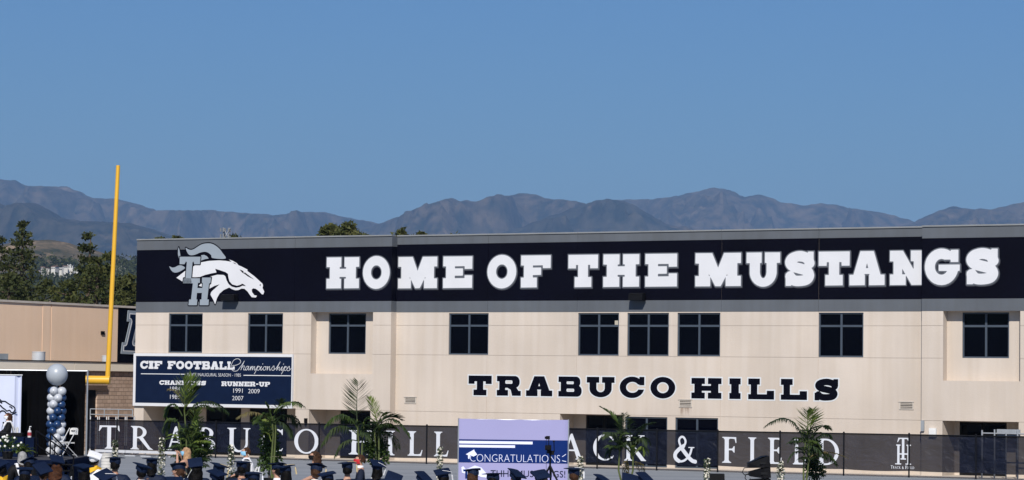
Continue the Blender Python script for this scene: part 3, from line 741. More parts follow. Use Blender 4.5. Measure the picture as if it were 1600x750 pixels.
for s_ in ([(100, 400), (195, 325), (195, 360), (165, 440)], [(318, 478), (350, 448), (362, 492)]):
    emblem_shape(s_, 'neck_patch', WHITEP, 1)
tee = [(133, 195), (337, 195), (330, 268), (275, 268), (268, 240), (258, 250), (246, 405), (250, 455), (165, 455), (172, 405), (190, 405), (203, 250), (195, 240), (180, 268), (133, 268)]
aitch = [(172, 405), (330, 405), (330, 450), (312, 450), (306, 500), (355, 500), (358, 450), (350, 450), (352, 398), (440, 398), (432, 455), (420, 455), (402, 612), (418, 612), (414, 668), (328, 668), (332, 612), (346, 612), (350, 548), (302, 548), (296, 612), (306, 612), (300, 668), (218, 668), (226, 612), (244, 612), (262, 455), (165, 455)]
for s_ in (tee, aitch):
    emblem_shape(s_, 'emblem_outline', NAVY, 4, 0.05)
    emblem_shape(s_, 'monogram', SILVERP, 6)

# ------------------------------------------------------------------ championship sign board on the left bay
sb_off = BAY - 0.10
su0, su1 = on_plane(208.6, 595, sb_off)[0], on_plane(457.2, 595, sb_off)[0]
sz0, sz1 = on_plane(440, 638, sb_off)[1], on_plane(300, 552.6, sb_off)[1]
sign = link('sign_board', None, bld)
MB().plate(su0, su1, sz0, sz1, [(su0 + 0.14, su1 - 0.05, sz0 + 0.15, sz1 - 0.13)], sb_off - 0.03, BAY - 0.001).build('sign_frame', WHITEP, sign)
MB().box(su0 + 0.14, su1 - 0.05, sb_off - 0.01, BAY - 0.002, sz0 + 0.15, sz1 - 0.13).build('sign_panel', SIGNNAVY, sign)
def sg(x, y): return on_plane(200 + x / 4.41, 480 + y / 4.41, sb_off)
yl = sb_off - 0.011
def sign_row(text, x0, x1, y0, y1, gap=0.16, space=0.55, st=0.28, sh=0.27):
    (u0, zb), (u1, _) = sg(x0, y1), sg(x1, y1); zt = sg(x0, y0)[1]
    wd = {'I': 0.62, 'M': 1.15, 'L': 0.9, '-': 0.55, ' ': space}
    tot = sum(wd.get(c, 1.0) for c in text) + gap * 0.4 * (len(text) - 1)
    k = (u1 - u0) / tot; u = u0
    for c in text:
        mb = MB()
        w = wd.get(c, 1.0) * k
        if c != ' ':
            sx = w / (zt - zb)
            loops = trace(scale_ops(slab(c, st, sh, 0.09, 0.22, 0.24), sx), sx, 1, 0, 40)
            loops_to_mb(mb, loops, lambda x, y, u=u: (u + x * (zt - zb), zb + y * (zt - zb)), yl - 0.006, yl + 0.002)
            mb.build('sign_letter', WHITEP, sign)
        u += w + gap * 0.4 * k
sign_row('CIF FOOTBALL', 85, 736, 369, 424)
sign_row('CHAMPIONS', 217, 539, 504, 534)
sign_row('RUNNER-UP', 645, 981, 511, 543)
def text_mesh(body, name, m, parent, u0, u1, z0, z1, yf, off=0.0, ext=0.003):
    cu = bpy.data.curves.new('text', 'FONT'); cu.body = body; cu.size = 1.0; cu.extrude = ext; cu.offset = off; cu.resolution_u = 4
    to = bpy.data.objects.new('text', cu); COL.objects.link(to)
    dg = bpy.context.evaluated_depsgraph_get()
    me = bpy.data.meshes.new_from_object(to.evaluated_get(dg))
    bpy.data.objects.remove(to); bpy.data.curves.remove(cu)
    co = np.zeros(len(me.vertices) * 3); me.vertices.foreach_get('co', co); co = co.reshape(-1, 3)
    x0, x1, y0, y1 = co[:, 0].min(), co[:, 0].max(), co[:, 1].min(), co[:, 1].max()
    out = np.zeros_like(co)
    out[:, 0] = u0 + (co[:, 0] - x0) / (x1 - x0) * (u1 - u0)
    out[:, 2] = z0 + (co[:, 1] - y0) / (y1 - y0) * (z1 - z0)
    out[:, 1] = yf - co[:, 2]
    me.vertices.foreach_set('co', out.ravel()); me.materials.clear(); me.materials.append(m); me.update(); me.name = name
    return link(name, me, parent)
def sign_text(body, x0, x1, y0, y1, off=0.0):
    (u0, zb), (u1, _) = sg(x0, y1), sg(x1, y1); zt = sg(x0, y0)[1]
    text_mesh(body, 'sign_lettering', WHITEP, sign, u0, u1, zb, zt, yl - 0.004, off)
sign_text('SINCE INAUGURAL SEASON - 1985', 411, 779, 453, 475, -0.012)
for t, x0, x1, y0, y1 in (('1984', 291, 360, 547, 577), ('1994', 402, 471, 552, 582), ('1989', 291, 360, 603, 632), ('1991', 727, 791, 559, 590), ('2009', 829, 908, 563, 593), ('2007', 719, 796, 611, 641)):
    sign_text(t, x0, x1, y0, y1, -0.008)
for x0, x1, y in ((90, 395, 458.5), (797, 1122, 469)):
    (u0, z), (u1, _) = sg(x0, y), sg(x1, y)
    MB().box(u0, u1, yl - 0.006, yl + 0.002, z - 0.018, z + 0.018).build('sign_rule', WHITEP, sign)
# script word, drawn as pen strokes (crop 340,550 scale 8.33)
def sc(x, y): return on_plane(340 + x / 8.33, 550 + y / 8.33, sb_off)
strokes = [
    ([(195, 175), (240, 172), (290, 150), (303, 115), (270, 88), (222, 100), (190, 145), (178, 195), (195, 238), (235, 250), (268, 235), (290, 205)], 5),
    ([(290, 205), (322, 165), (350, 120), (345, 130), (320, 190), (305, 235), (318, 205), (340, 180), (352, 188), (340, 225), (350, 236), (368, 222)], 5),
    ([(405, 190), (388, 185), (370, 205), (366, 230), (380, 236), (400, 205), (412, 185), (400, 222), (408, 236), (425, 215)], 5),
    ([(425, 215), (440, 186), (428, 236), (445, 198), (462, 188), (452, 236), (470, 198), (486, 190), (478, 228), (490, 236), (506, 212)], 5),
    ([(506, 212), (530, 180), (505, 240), (480, 286), (505, 240), (528, 196), (552, 190), (552, 222), (530, 238), (512, 228)], 5),
    ([(552, 222), (575, 186), (562, 226), (572, 238), (590, 215)], 5), ([(588, 158), (592, 152)], 6),
    ([(620, 188), (598, 202), (596, 230), (614, 238), (632, 215), (626, 190), (640, 196), (655, 190)], 5),
    ([(655, 190), (645, 238), (662, 202), (680, 190), (676, 226), (686, 238), (704, 215)], 5),
    ([(704, 215), (735, 180), (738, 205), (742, 228), (722, 240), (708, 232)], 5), ([(742, 228), (765, 210), (795, 165), (818, 128), (790, 180), (770, 240), (790, 205), (808, 196), (802, 228), (812, 240), (828, 215)], 5),
    ([(828, 215), (846, 190), (832, 230), (842, 242), (858, 218)], 5), ([(858, 160), (862, 154)], 6),
    ([(858, 218), (884, 184), (860, 240), (832, 288), (860, 240), (882, 200), (905, 194), (904, 226), (884, 242), (868, 232)], 5),
    ([(904, 226), (935, 186), (938, 210), (944, 232), (922, 246), (908, 238)], 5), ([(944, 232), (966, 208)], 4)]
mb = MB()
for pts, wd in strokes:
    p = [sc(*q) for q in pts]
    p = smooth_pts(p, 3) if len(p) > 2 else p
    x0, y0 = min(q[0] for q in p), min(q[1] for q in p); x1, y1 = max(q[0] for q in p), max(q[1] for q in p)
    loops = trace([('+', 'path', [(q[0] - x0, q[1] - y0) for q in p], wd * 0.0021)], x1 - x0, max(y1 - y0, 0.02), 0, max(10, int((y1 - y0) / 0.006)), 0.06)
    k_ = 0.001 * (strokes.index((pts, wd)) % 3)
    loops_to_mb(mb, loops, lambda x, y: (x + x0, y + y0), yl - 0.010 - k_, yl + 0.002)
mb.build('sign_script', WHITEP, sign)
# ------------------------------------------------------------------ ground and mountains
def ground_material():
    m = bpy.data.materials.new('ground_surface'); m.use_nodes = True
    n, l = m.node_tree.nodes, m.node_tree.links
    p = n['Principled BSDF']; p.inputs['Roughness'].default_value = 0.9; p.inputs['Specular IOR Level'].default_value = 0.2
    tc = n.new('ShaderNodeTexCoord')
    def noise_ramp(scale, c1, c2, detail=8, vec=None, p0=0.35, p1=0.65):
        t = n.new('ShaderNodeTexNoise'); t.inputs['Scale'].default_value = scale; t.inputs['Detail'].default_value = detail
        l.new(vec or tc.outputs['Object'], t.inputs['Vector'])
        r = n.new('ShaderNodeValToRGB'); r.color_ramp.elements[0].position = p0; r.color_ramp.elements[1].position = p1
        r.color_ramp.elements[0].color = (*c1, 1); r.color_ramp.elements[1].color = (*c2, 1)
        l.new(t.outputs[0], r.inputs[0]); return r.outputs[0]
    mp = n.new('ShaderNodeMapping'); mp.inputs['Rotation'].default_value = (0, 0, -FACADE_ANG); mp.inputs['Scale'].default_value = (0.05, 0.8, 1)
    l.new(tc.outputs['Object'], mp.inputs[0])
    near = noise_ramp(1.0, (0.205, 0.220, 0.235), (0.255, 0.270, 0.285), 6, mp.outputs[0])
    far = noise_ramp(0.004, (0.05, 0.06, 0.03), (0.17, 0.13, 0.08))
    sep = n.new('ShaderNodeSeparateXYZ'); l.new(tc.outputs['Object'], sep.inputs[0])
    mr = n.new('ShaderNodeMapRange'); mr.inputs[1].default_value = 172; mr.inputs[2].default_value = 176
    l.new(sep.outputs[1], mr.inputs[0])
    mx = n.new('ShaderNodeMixRGB'); l.new(mr.outputs[0], mx.inputs[0]); l.new(near, mx.inputs[1]); l.new(far, mx.inputs[2])
    l.new(mx.outputs[0], p.inputs['Base Color'])
    t2 = n.new('ShaderNodeTexNoise'); t2.inputs['Scale'].default_value = 25
    l.new(tc.outputs['Object'], t2.inputs['Vector'])
    b = n.new('ShaderNodeBump'); b.inputs['Strength'].default_value = 0.3; b.inputs['Distance'].default_value = 0.01
    l.new(t2.outputs[0], b.inputs['Height']); l.new(b.outputs[0], p.inputs['Normal'])
    return m
mb = MB()
ys = [-60, -20, 20, 50] + [58 + 3.1 * i for i in range(21)] + [126, 160, 220, 400, 900, 2000, 5000, 12000, 25000]
ys = sorted(set(ys + [50 + 3.5 * i for i in range(21)]))
for y in ys:
    for x in (-8500, -60, 60, 8500): mb.v.append((x, y, gz(y)))
for i in range(len(ys) - 1):
    for k in range(3):
        a = i * 4 + k; mb.f.append((a, a + 1, a + 5, a + 4)); mb.m.append(0)
tag(mb.build('ground', ground_material(), smooth=True), kind='structure')

def chaparral(name, c1, c2, c3, s1, s2):
    m = bpy.data.materials.new(name); m.use_nodes = True
    n, l = m.node_tree.nodes, m.node_tree.links
    p = n['Principled BSDF']; p.inputs['Roughness'].default_value = 1.0; p.inputs['Specular IOR Level'].default_value = 0.0
    tc = n.new('ShaderNodeTexCoord')
    def nz(s, d=10, rough=0.72):
        t = n.new('ShaderNodeTexNoise'); t.inputs['Scale'].default_value = s; t.inputs['Detail'].default_value = d; t.inputs['Roughness'].default_value = rough
        l.new(tc.outputs['Object'], t.inputs['Vector']); return t.outputs[0]
    r = n.new('ShaderNodeValToRGB'); r.color_ramp.elements[0].position = 0.40; r.color_ramp.elements[1].position = 0.60
    r.color_ramp.elements[0].color = (*c1, 1); r.color_ramp.elements[1].color = (*c2, 1)
    l.new(nz(s1), r.inputs[0])
    r2 = n.new('ShaderNodeValToRGB'); r2.color_ramp.elements[0].position = 0.54 if name.startswith('dry') else 0.60; r2.color_ramp.elements[1].position = 0.62 if name.startswith('dry') else 0.72
    r2.color_ramp.elements[0].color = (0, 0, 0, 1); r2.color_ramp.elements[1].color = (1, 1, 1, 1)
    l.new(nz(s2, 6), r2.inputs[0])
    mx = n.new('ShaderNodeMixRGB'); mx.inputs[2].default_value = (*c3, 1)
    l.new(r2.outputs[0], mx.inputs[0]); l.new(r.outputs[0], mx.inputs[1]); l.new(mx.outputs[0], p.inputs['Base Color'])
    return m
MOUNT = chaparral('chaparral', (0.012, 0.015, 0.012), (0.105, 0.078, 0.052), (0.26, 0.19, 0.13), 0.011, 0.0028)
MOUNT2 = chaparral('dark_chaparral', (0.009, 0.013, 0.011), (0.062, 0.054, 0.040), (0.15, 0.11, 0.08), 0.012, 0.0032)
HILLM = chaparral('dry_hill_scrub', (0.040, 0.045, 0.026), (0.15, 0.115, 0.072), (0.40, 0.28, 0.17), 0.030, 0.008)
DS = 2.0
def ridge(name, pts, D, m, front=1500, step=4, rows=34, rough=0.55, seed=0, jag=1.9):
    """a mountain range: its crest follows pts (photo pixels) at distance D, slopes falling towards and away from the viewer"""
    pts = sorted(pts); xs = []; x = pts[0][0]
    while x <= pts[-1][0]: xs.append(x); x += step
    def crest(px):
        for (a, b), (c, d) in zip(pts, pts[1:]):
            if a <= px <= c:
                t = (px - a) / (c - a); return b + (d - b) * t
        return pts[-1][1]
    mb = MB(); nr = rows + 8; front = front * DS
    for px in xs:
        py = crest(px) + jag * noise.noise(Vector((px * 0.09, seed, 1.3))) + jag * 0.5 * noise.noise(Vector((px * 0.35, seed, 7.3)))
        c = at(px, py, D * DS); dx = c.x / c.y
        H = c.z - (-0.35)
        for j in range(nr):
            if j <= rows:
                t = 1 - j / rows                      # 1 foot .. 0 crest
                y = c.y - front * t
                base = H * (1 - t) ** 1.35
            else:
                t = (j - rows) / (nr - 1 - rows)
                y = c.y + front * 0.8 * t; base = H * (1 - t) ** 1.2
            x = c.x * (y / c.y) ** 0.35 if y > 0 else c.x
            xq, yq = x / DS, y / DS; xq += 150 * noise.noise(Vector((yq / 420.0, xq / 380.0, seed + 2.2))) + 60 * noise.noise(Vector((yq / 150.0, xq / 160.0, seed + 8.2))); q = Vector((xq / 420.0, yq / 1500.0, seed * 3.1))
            g = 1.3 * noise.fractal(q, 0.75, 2.1, 8) + 1.3 * (1 - abs(noise.noise(Vector((xq / 230.0 + 0.4 * yq / 600, yq / 1300.0, seed)))) * 2.4)
            damp = min(1.0, abs(t) * 5)
            z = base + H * rough * g * damp * (1 - abs(t) ** 3) * 0.5
            z = min(z, H * (1 - 0.10 * min(1, t * 2.5)) if j <= rows else H * (1 - 0.12 * t))
            if j == 0 or j == nr - 1: z = -6
            mb.v.append((x, y, max(z, -6) - 0.35))
    n = len(xs)
    for i in range(n - 1):
        for j in range(nr - 1):
            a = i * nr + j; mb.f.append((a, a + nr, a + nr + 1, a + 1)); mb.m.append(0)
    return tag(mb.build(name, m, smooth=True), kind='structure')
ridge('mountains', [(-260, 322), (-150, 300), (-60, 288), (0, 281), (22, 281.6), (44, 290), (72, 291.5), (102, 291), (125, 300), (146, 309), (179, 310.5), (209, 317), (247, 330), (278, 329), (302, 330), (333, 328), (368, 331), (412, 335), (440, 338), (470, 333), (491, 331), (510, 333), (534, 338), (592, 349), (640, 356), (720, 368), (800, 380)], 8200, MOUNT, 2000, seed=1)
ridge('mountains', [(-260, 352), (-120, 338), (-40, 322), (0, 318), (19, 325), (34, 321), (52, 317.6), (69, 324), (96, 339), (132, 347.6), (165, 346.5), (209, 350), (234, 356), (264, 367), (289, 374), (340, 392), (400, 410)], 5600, MOUNT2, 1400, seed=2)
ridge('mountains', [(500, 372), (560, 358), (595, 349.5), (635, 336), (670, 320), (695, 311), (710, 309.5), (720, 314.5), (732, 312.5), (745, 315), (765, 307.5), (777, 303.5), (795, 305.5), (810, 302.5), (825, 302.5), (842, 305.5), (860, 310.5), (900, 314), (930, 322), (990, 340), (1060, 362), (1120, 380)], 7400, MOUNT, 1700, seed=3)
ridge('mountains', [(760, 372), (820, 352), (870, 334), (904, 322.5), (925, 315), (947.6, 310), (960, 311), (976.6, 315), (995, 323), (1013, 333), (1042, 351), (1090, 368)], 6400, MOUNT2, 1300, seed=4)
ridge('mountains', [(860, 330), (920, 318), (969, 311.6), (1020, 311), (1071, 304), (1095, 297), (1114, 293.5), (1140, 297), (1165, 308), (1187, 304), (1205, 309), (1223, 316.7), (1259, 321), (1280, 318), (1296, 318), (1325, 324), (1383, 333), (1426, 345.7), (1490, 360), (1560, 376)], 8600, MOUNT, 1900, seed=5)
ridge('mountains', [(1340, 372), (1400, 356), (1430, 345.7), (1462, 331), (1491.5, 322.5), (1505, 325), (1520, 327), (1540, 326.5), (1557, 326), (1575, 321), (1593, 316.7), (1640, 308), (1720, 316), (1800, 338), (1880, 350)], 7700, MOUNT, 1600, seed=6)
DS = 1.0
ridge('hill', [(-220, 400), (-60, 392), (0, 383), (30, 377), (50, 375), (83, 375), (100, 378), (110, 380), (120, 384), (147, 390), (173, 400), (200, 408), (240, 420), (300, 436), (360, 450)], 3200, HILLM, 900, step=5, rough=0.14, seed=8, jag=0.6)

# pale houses across the valley
WALLW = mat('pale_render', (0.62, 0.60, 0.55), 0.9, 0.2, 0.06, 0.4)
ROOFT = mat('clay_tile', (0.22, 0.13, 0.09), 0.9, 0.2, 0.2, 0.6)
HW = mat('far_window', (0.04, 0.05, 0.06), 0.3, 0.4)
hill_z = lambda px, py, Z: at(px, py, Z)
houses = [(60, 425, 6, 4, 'leftmost small white house low on the far hillside behind the pines'), (66.5, 420.5, 5, 5, 'second white house from the left on the far hillside'),
          (76, 421.5, 9, 4.5, 'long white house with clay roof left of the slim pine'), (86, 420, 7, 6, 'white house just right of the long one on the far hillside'),
          (94.5, 422, 4, 5, 'tall narrow white house near the middle of the hillside row'), (101.5, 418.5, 6, 4.5, 'pale house right of the tall narrow one on the hillside'),
          (110, 418, 8, 6.5, 'cream house with the highest roof in the hillside row'), (118.5, 421, 5, 4, 'rightmost small house of the row left of the slim pine'),
          (186, 413.5, 22, 6, 'large white hillside building right of the yellow upright'), (195, 420, 5, 5, 'small white house below the large hillside building')]
for px, py, w, h, lab in houses:
    Z = 2440 + random.uniform(-30, 30)
    b = at(px, py + h / 2, Z); s = F_PX / Z; w_, h_ = w / s, h / s; d_ = max(7, w_ * 0.6)
    t = thing('hillside_house', lab, 'house', b, random.uniform(-0.5, 0.5), 'pale houses on the far hillside')
    MB().box(-w_ / 2, w_ / 2, -d_ / 2, d_ / 2, -9, h_).build('wall', WALLW, t)
    r_ = MB(); rh = h_ * 0.28
    r_.add([(-w_ / 2 - .4, -d_ / 2 - .4, h_ + .01), (w_ / 2 + .4, -d_ / 2 - .4, h_ + .01), (w_ / 2 + .4, d_ / 2 + .4, h_ + .01), (-w_ / 2 - .4, d_ / 2 + .4, h_ + .01), (-w_ / 2 - .4, 0, h_ + rh), (w_ / 2 + .4, 0, h_ + rh)],
           [(0, 1, 5, 4), (2, 3, 4, 5), (0, 4, 3), (1, 2, 5), (3, 2, 1, 0)])
    r_.build('roof', ROOFT if random.random() < 0.55 else WALLW, t)
    for k in range(max(2, int(w_ / 4))):
        xx = -w_ / 2 + (k + 0.5) * w_ / max(2, int(w_ / 4))
        MB().box(xx - 0.6, xx + 0.6, -d_ / 2 - 0.08, -d_ / 2 - 0.005, h_ * 0.45, h_ * 0.75).build('window', HW, t)

# ------------------------------------------------------------------ trees
def leaf_material(name, c1, c2, c3, scale=0.7):
    m = bpy.data.materials.new(name); m.use_nodes = True
    n, l = m.node_tree.nodes, m.node_tree.links
    p = n['Principled BSDF']; p.inputs['Roughness'].default_value = 0.65; p.inputs['Specular IOR Level'].default_value = 0.25
    tc = n.new('ShaderNodeTexCoord'); t = n.new('ShaderNodeTexNoise'); t.inputs['Scale'].default_value = scale; t.inputs['Detail'].default_value = 5
    l.new(tc.outputs['Object'], t.inputs['Vector'])
    r = n.new('ShaderNodeValToRGB'); e = r.color_ramp.elements
    e[0].position = 0.33; e[0].color = (*c1, 1); e[1].position = 0.68; e[1].color = (*c3, 1)
    k = e.new(0.5); k.color = (*c2, 1)
    l.new(t.outputs[0], r.inputs[0]); l.new(r.outputs[0], p.inputs['Base Color'])
    tr = n.new('ShaderNodeBsdfTranslucent'); l.new(r.outputs[0], tr.inputs[0])
    ms = n.new('ShaderNodeMixShader'); ms.inputs[0].default_value = 0.22
    l.new(p.outputs[0], ms.inputs[1]); l.new(tr.outputs[0], ms.inputs[2]); l.new(ms.outputs[0], n['Material Output'].inputs[0])
    return m
PINE = leaf_material('pine_needles', (0.022, 0.030, 0.008), (0.046, 0.056, 0.015), (0.088, 0.094, 0.028), 0.8)
PINE2 = leaf_material('bright_pine_needles', (0.030, 0.040, 0.009), (0.058, 0.068, 0.016), (0.105, 0.108, 0.028), 0.8)
OLIVE = leaf_material('olive_leaves', (0.048, 0.058, 0.016), (0.080, 0.088, 0.026), (0.125, 0.122, 0.040), 0.9)
BARK = mat('bark', (0.10, 0.075, 0.055), 0.95, 0.1, 0.3, 6, 0.6, 10)
def clump(mb, c, r, n, size, flat=0.8):
    for _ in range(n):
        d = Vector((random.gauss(0, 1), random.gauss(0, 1), random.gauss(0, 1) * flat)).normalized() * r * random.uniform(0.35, 1.0)
        p = c + d; a = Vector((random.gauss(0, 1), random.gauss(0, 1), random.gauss(0, 0.8))).normalized()
        b = a.orthogonal().normalized(); b = (Matrix.Rotation(random.uniform(0, 6.28), 3, a) @ b)
        s = size * random.uniform(0.6, 1.3)
        mb.add([p - b * s * 0.45, p + a * s * 0.3 + b * 0.05 * s, p + b * s * 0.45, p + a * s], [(0, 1, 2, 3)])
def tree(label, px, py_top, Z, wpx, kind='pine', m=None, group='trees behind the gymnasium', py_low=None, dens=1.0, seed=0):
    random.seed(100 + seed)
    base = place(px, Z, -0.62); top = at(px, py_top, Z); H = top.z + 0.62; s = F_PX / Z; W = wpx / s / 2
    lo = (at(px, py_low, Z).z + 0.35) if py_low else H * 0.12
    name = 'pine_tree' if kind != 'round' else 'broadleaf_tree'
    t = thing(name, label, 'tree', base, 0, group)
    lean = Vector((random.uniform(-.3, .3), random.uniform(-.3, .3), 0))
    MB().tube([(0, 0, 0), lean * 0.4 + Vector((0, 0, H * 0.5)), lean + Vector((0, 0, H * 0.96))], [0.28 + H * 0.012, 0.2 + H * 0.005, 0.03], 7).build('trunk', BARK, t)
    crown = MB(); limb = MB()
    if kind == 'pine':
        z = lo
        while z < H * 0.99:
            f = (z - lo) / (H - lo)
            rad = W * (1 - f) ** 1.0 * random.uniform(0.5, 1.12) + 0.10
            k = random.randint(5, 7) if f < 0.8 else 4
            a0 = random.uniform(0, 6.28)
            for i in range(k):
                a = a0 + i * 6.28 / k + random.uniform(-.35, .35); L = rad * random.uniform(0.6, 1.1)
                d = Vector((math.cos(a), math.sin(a), 0)); tip = Vector((0, 0, z)) + d * L + Vector((0, 0, L * random.uniform(0.0, 0.28)))
                if L > 0.6: limb.tube([(0, 0, z - 0.1), tuple(tip)], [0.06, 0.015], 4)
                nn = max(1, int(L / 0.62))
                for q in range(1, nn + 1):
                    p = Vector((0, 0, z)).lerp(tip, q / nn)
                    clump(crown, p, (0.42 + 0.16 * random.random()) * (0.45 + 0.55 * min(1, L / 1.1)), int(24 * dens), 0.28, 0.7)
            z += random.uniform(0.42, 0.72) * (0.75 + H / 40)
        clump(crown, Vector((0, 0, H - 0.45)) + lean * 0.9, 0.16, 20, 0.24, 2.6)
    else:
        n = int(46 * dens)
        for i in range(n):
            a = random.uniform(0, 6.28); f = random.random()
            z = lo + (H - lo) * (0.05 + 0.93 * f); rr = W * math.sqrt(max(0.03, 1 - (2 * abs(f - 0.45)) ** 2.2)) * math.sqrt(random.random())
            c = Vector((rr * math.cos(a), rr * math.sin(a), z - random.uniform(0, 0.4)))
            if i % 3 == 0: limb.tube([(0, 0, lo * 0.8 + 0.4 * (z - lo)), tuple(c)], [0.07, 0.015], 4)
            clump(crown, c, random.uniform(0.45, 0.85) * max(0.5, min(1.3, W / 2.4)), int(60 * dens), 0.32, 0.8)
    if not limb.empty(): limb.build('limbs', BARK, t)
    crown.build('crown', m or PINE, t)
    return t
tree('tall dark conical pine with the highest tip, at the left of the photo', 29, 346, 188, 92, 'pine', PINE, py_low=470, seed=1, dens=1.15)
tree('half seen pine cut by the left edge of the photo', -6, 366, 192, 78, 'pine', PINE, py_low=470, seed=2, dens=1.1)
tree('slim pine with a lone narrow spire above the houses', 129, 356, 186, 40, 'pine', PINE, py_low=440, seed=3)
tree('small pointed pine between slim pine and yellow upright', 161, 387, 194, 46, 'pine', PINE, py_low=460, seed=4)
tree('wide bushy green pine in front of the slim pine', 143, 396, 180, 96, 'pine', PINE2, py_low=474, seed=5, dens=1.3)
tree('low bushy pine left of the wide bushy pine', 101, 432, 182, 70, 'pine', PINE2, py_low=480, seed=6, dens=1.2)
tree('low dark pine filling the gap right of the tallest pine', 68, 436, 184, 60, 'pine', PINE, py_low=480, seed=7, dens=1.2)
tree('low olive tree between yellow upright and school building', 193, 428, 186, 58, 'round', OLIVE, py_low=490, seed=8, dens=1.2)
tree('dark bushy pine below the left edge pine', 12, 415, 182, 84, 'pine', PINE, py_low=480, seed=9, dens=1.3)
tree('yellowish green tree hugging the corner of the school building', 216, 438, 190, 40, 'round', OLIVE, py_low=490, seed=10)
g2 = 'treetops showing over the school roof'
tree('broad left lobe of the big treetop above the roof', 512, 349, 190, 46, 'round', OLIVE, g2, py_low=386, seed=11, dens=0.9)
tree('tallest right lobe of the big treetop above the roof', 541, 346, 188, 52, 'round', OLIVE, g2, py_low=386, seed=12, dens=1.0)
tree('low thin treetop right of the big treetop above the roof', 622, 361.5, 192, 30, 'round', OLIVE, g2, py_low=384, seed=13, dens=0.5)
tree('small pointed treetop midway along the left roof', 653, 358.5, 190, 18, 'round', OLIVE, g2, py_low=384, seed=14, dens=0.5)
tree('low flat treetop rightmost of those over the roof', 706, 361, 191, 28, 'round', OLIVE, g2, py_low=384, seed=15, dens=0.5)
tree('tiny dark treetop leftmost above the emblem', 245.5, 365, 191, 7, 'pine', PINE, g2, py_low=384, seed=16, dens=0.8)
tree('tiny narrow treetop above the emblem mane', 271.5, 362.5, 192, 6, 'pine', PINE, g2, py_low=384, seed=17, dens=0.8)
tree('tiny palm like treetop right of the mast', 361.5, 362.5, 190, 13, 'round', PINE, g2, py_low=384, seed=18, dens=0.4)
random.seed(5)
# lattice mast beyond the roof
mp_ = place(347, 240, -0.35); mtop = at(347, 355, 240).z + 0.35
mast = thing('lattice_mast', 'small grey lattice mast with antenna panels above the roof', 'mast', mp_)
m = MB()
for a in (0, 2.09, 4.19): m.tube([(0.45 * math.cos(a), 0.45 * math.sin(a), 0), (0.25 * math.cos(a), 0.25 * math.sin(a), mtop)], 0.05, 5)
for k in range(14):
    z0 = mtop * k / 14; z1 = mtop * (k + 1) / 14
    for a in (0, 2.09, 4.19): m.tube([(0.4 * math.cos(a), 0.4 * math.sin(a), z0), (0.4 * math.cos(a + 2.09), 0.4 * math.sin(a + 2.09), z1)], 0.025, 4)
m.build('lattice', GREYMETAL, mast)
for a in (0.4, 1.7, 3.0, 4.4, 5.6):
    for z in (mtop - 0.7, mtop - 0.2):
        MB().box(0.4 * math.cos(a) - 0.06, 0.4 * math.cos(a) + 0.06, 0.4 * math.sin(a) - 0.05, 0.4 * math.sin(a) + 0.05, z - 0.16, z + 0.16).build('antenna_panel', mat('antenna_grey', (0.16, 0.17, 0.18), 0.6), mast)
# distant woods in the valley below the houses
wood = MB(); random.seed(21)
for i in range(420):
    px = random.uniform(38, 235); py = random.uniform(404, 462)
    Z = 2380 - (py - 404) * 8 + random.uniform(-40, 40)
    if 55 < px < 126 and 411 < py < 430: Z = 2470; py += 0
    c = at(px, py, Z); clump(wood, c, random.uniform(3, 7), 26, 3.2, 0.7)
tag(wood.build('distant_woods', PINE), kind='stuff', label='dark green woods around the hillside houses', cat='woods')

# ------------------------------------------------------------------ haze
hz = MB().box(-8900, 8900, -70, 25500, -8, 1330)
hm = bpy.data.materials.new('haze_air'); hm.use_nodes = True
hn, hl = hm.node_tree.nodes, hm.node_tree.links; hn.clear()
ho = hn.new('ShaderNodeOutputMaterial'); hv = hn.new('ShaderNodeVolumePrincipled')
hv.inputs['Color'].default_value = (0.37, 0.62, 1.0, 1); hv.inputs['Density'].default_value = 0.000046; hv.inputs['Anisotropy'].default_value = 0.0
hl.new(hv.outputs[0], ho.inputs['Volume'])
tag(hz.build('haze', hm), kind='stuff')
# ------------------------------------------------------------------ gymnasium wing on the left (its long wall runs away from the viewer)
GY0 = at(0, 520, 142); GY0 = Vector((GY0.x, GY0.y, 0))
gym = thing('gymnasium_wing', 'tan windowless gymnasium wing with cream canopy left of the school', 'building', GY0, math.atan2(VX.y, VX.x))
# local x runs away along the wall, local y points to the left (away from the school): the seen face is y = 0, outward is -y
def gpx(px, py, off=0.0):
    """local x, z on the gym wall plane moved 'off' towards the school"""
    d = ray(px, py); P = GY0 + UX * off
    t = (P - CAM).dot(UX) / d.dot(UX); p = CAM + d * t
    return (p - GY0).dot(VX), p.z
TANW = mat('tan_plaster', (0.90, 0.655, 0.46), 0.92, 0.15, 0.06, 0.3, 0.12, 18, streak=0.025)
CREAMF = mat('cream_fascia', (0.80, 0.71, 0.58), 0.9, 0.2, 0.05, 0.6)
ztop = gpx(100, 473)[1]; zbase = gpx(100, 562.5)[1] - 0.1
FO = 2.4
xs_ = [gpx(-120, 520)[0], gpx(79.5, 520)[0], gpx(184.2, 520)[0], gpx(215, 520)[0] + 16]
MB().box(xs_[0], xs_[3], 0.05, 12, GB, ztop - 0.1).build('wall', TANW, gym)
for a, b in ((xs_[0], gpx(66, 520)[0] - 0.01), (gpx(66, 520)[0] + 0.02, xs_[1] - 0.03), (xs_[1] + 0.03, xs_[2] - 0.02)):
    MB().box(a, b, 0.0 if a != xs_[0] else 0.012, 0.049, zbase - 0.3, ztop - 0.12).build('wall_panel', TANW, gym)
MB().box(xs_[2], xs_[3], 0.01, 0.049, zbase - 0.3, ztop - 0.12).build('navy_panel', NAVY, gym)
MB().box(xs_[0], xs_[3], -0.05, 0.35, ztop - 0.11, ztop).build('parapet_cap', mat('pale_coping', (0.55, 0.49, 0.42), 0.8), gym)
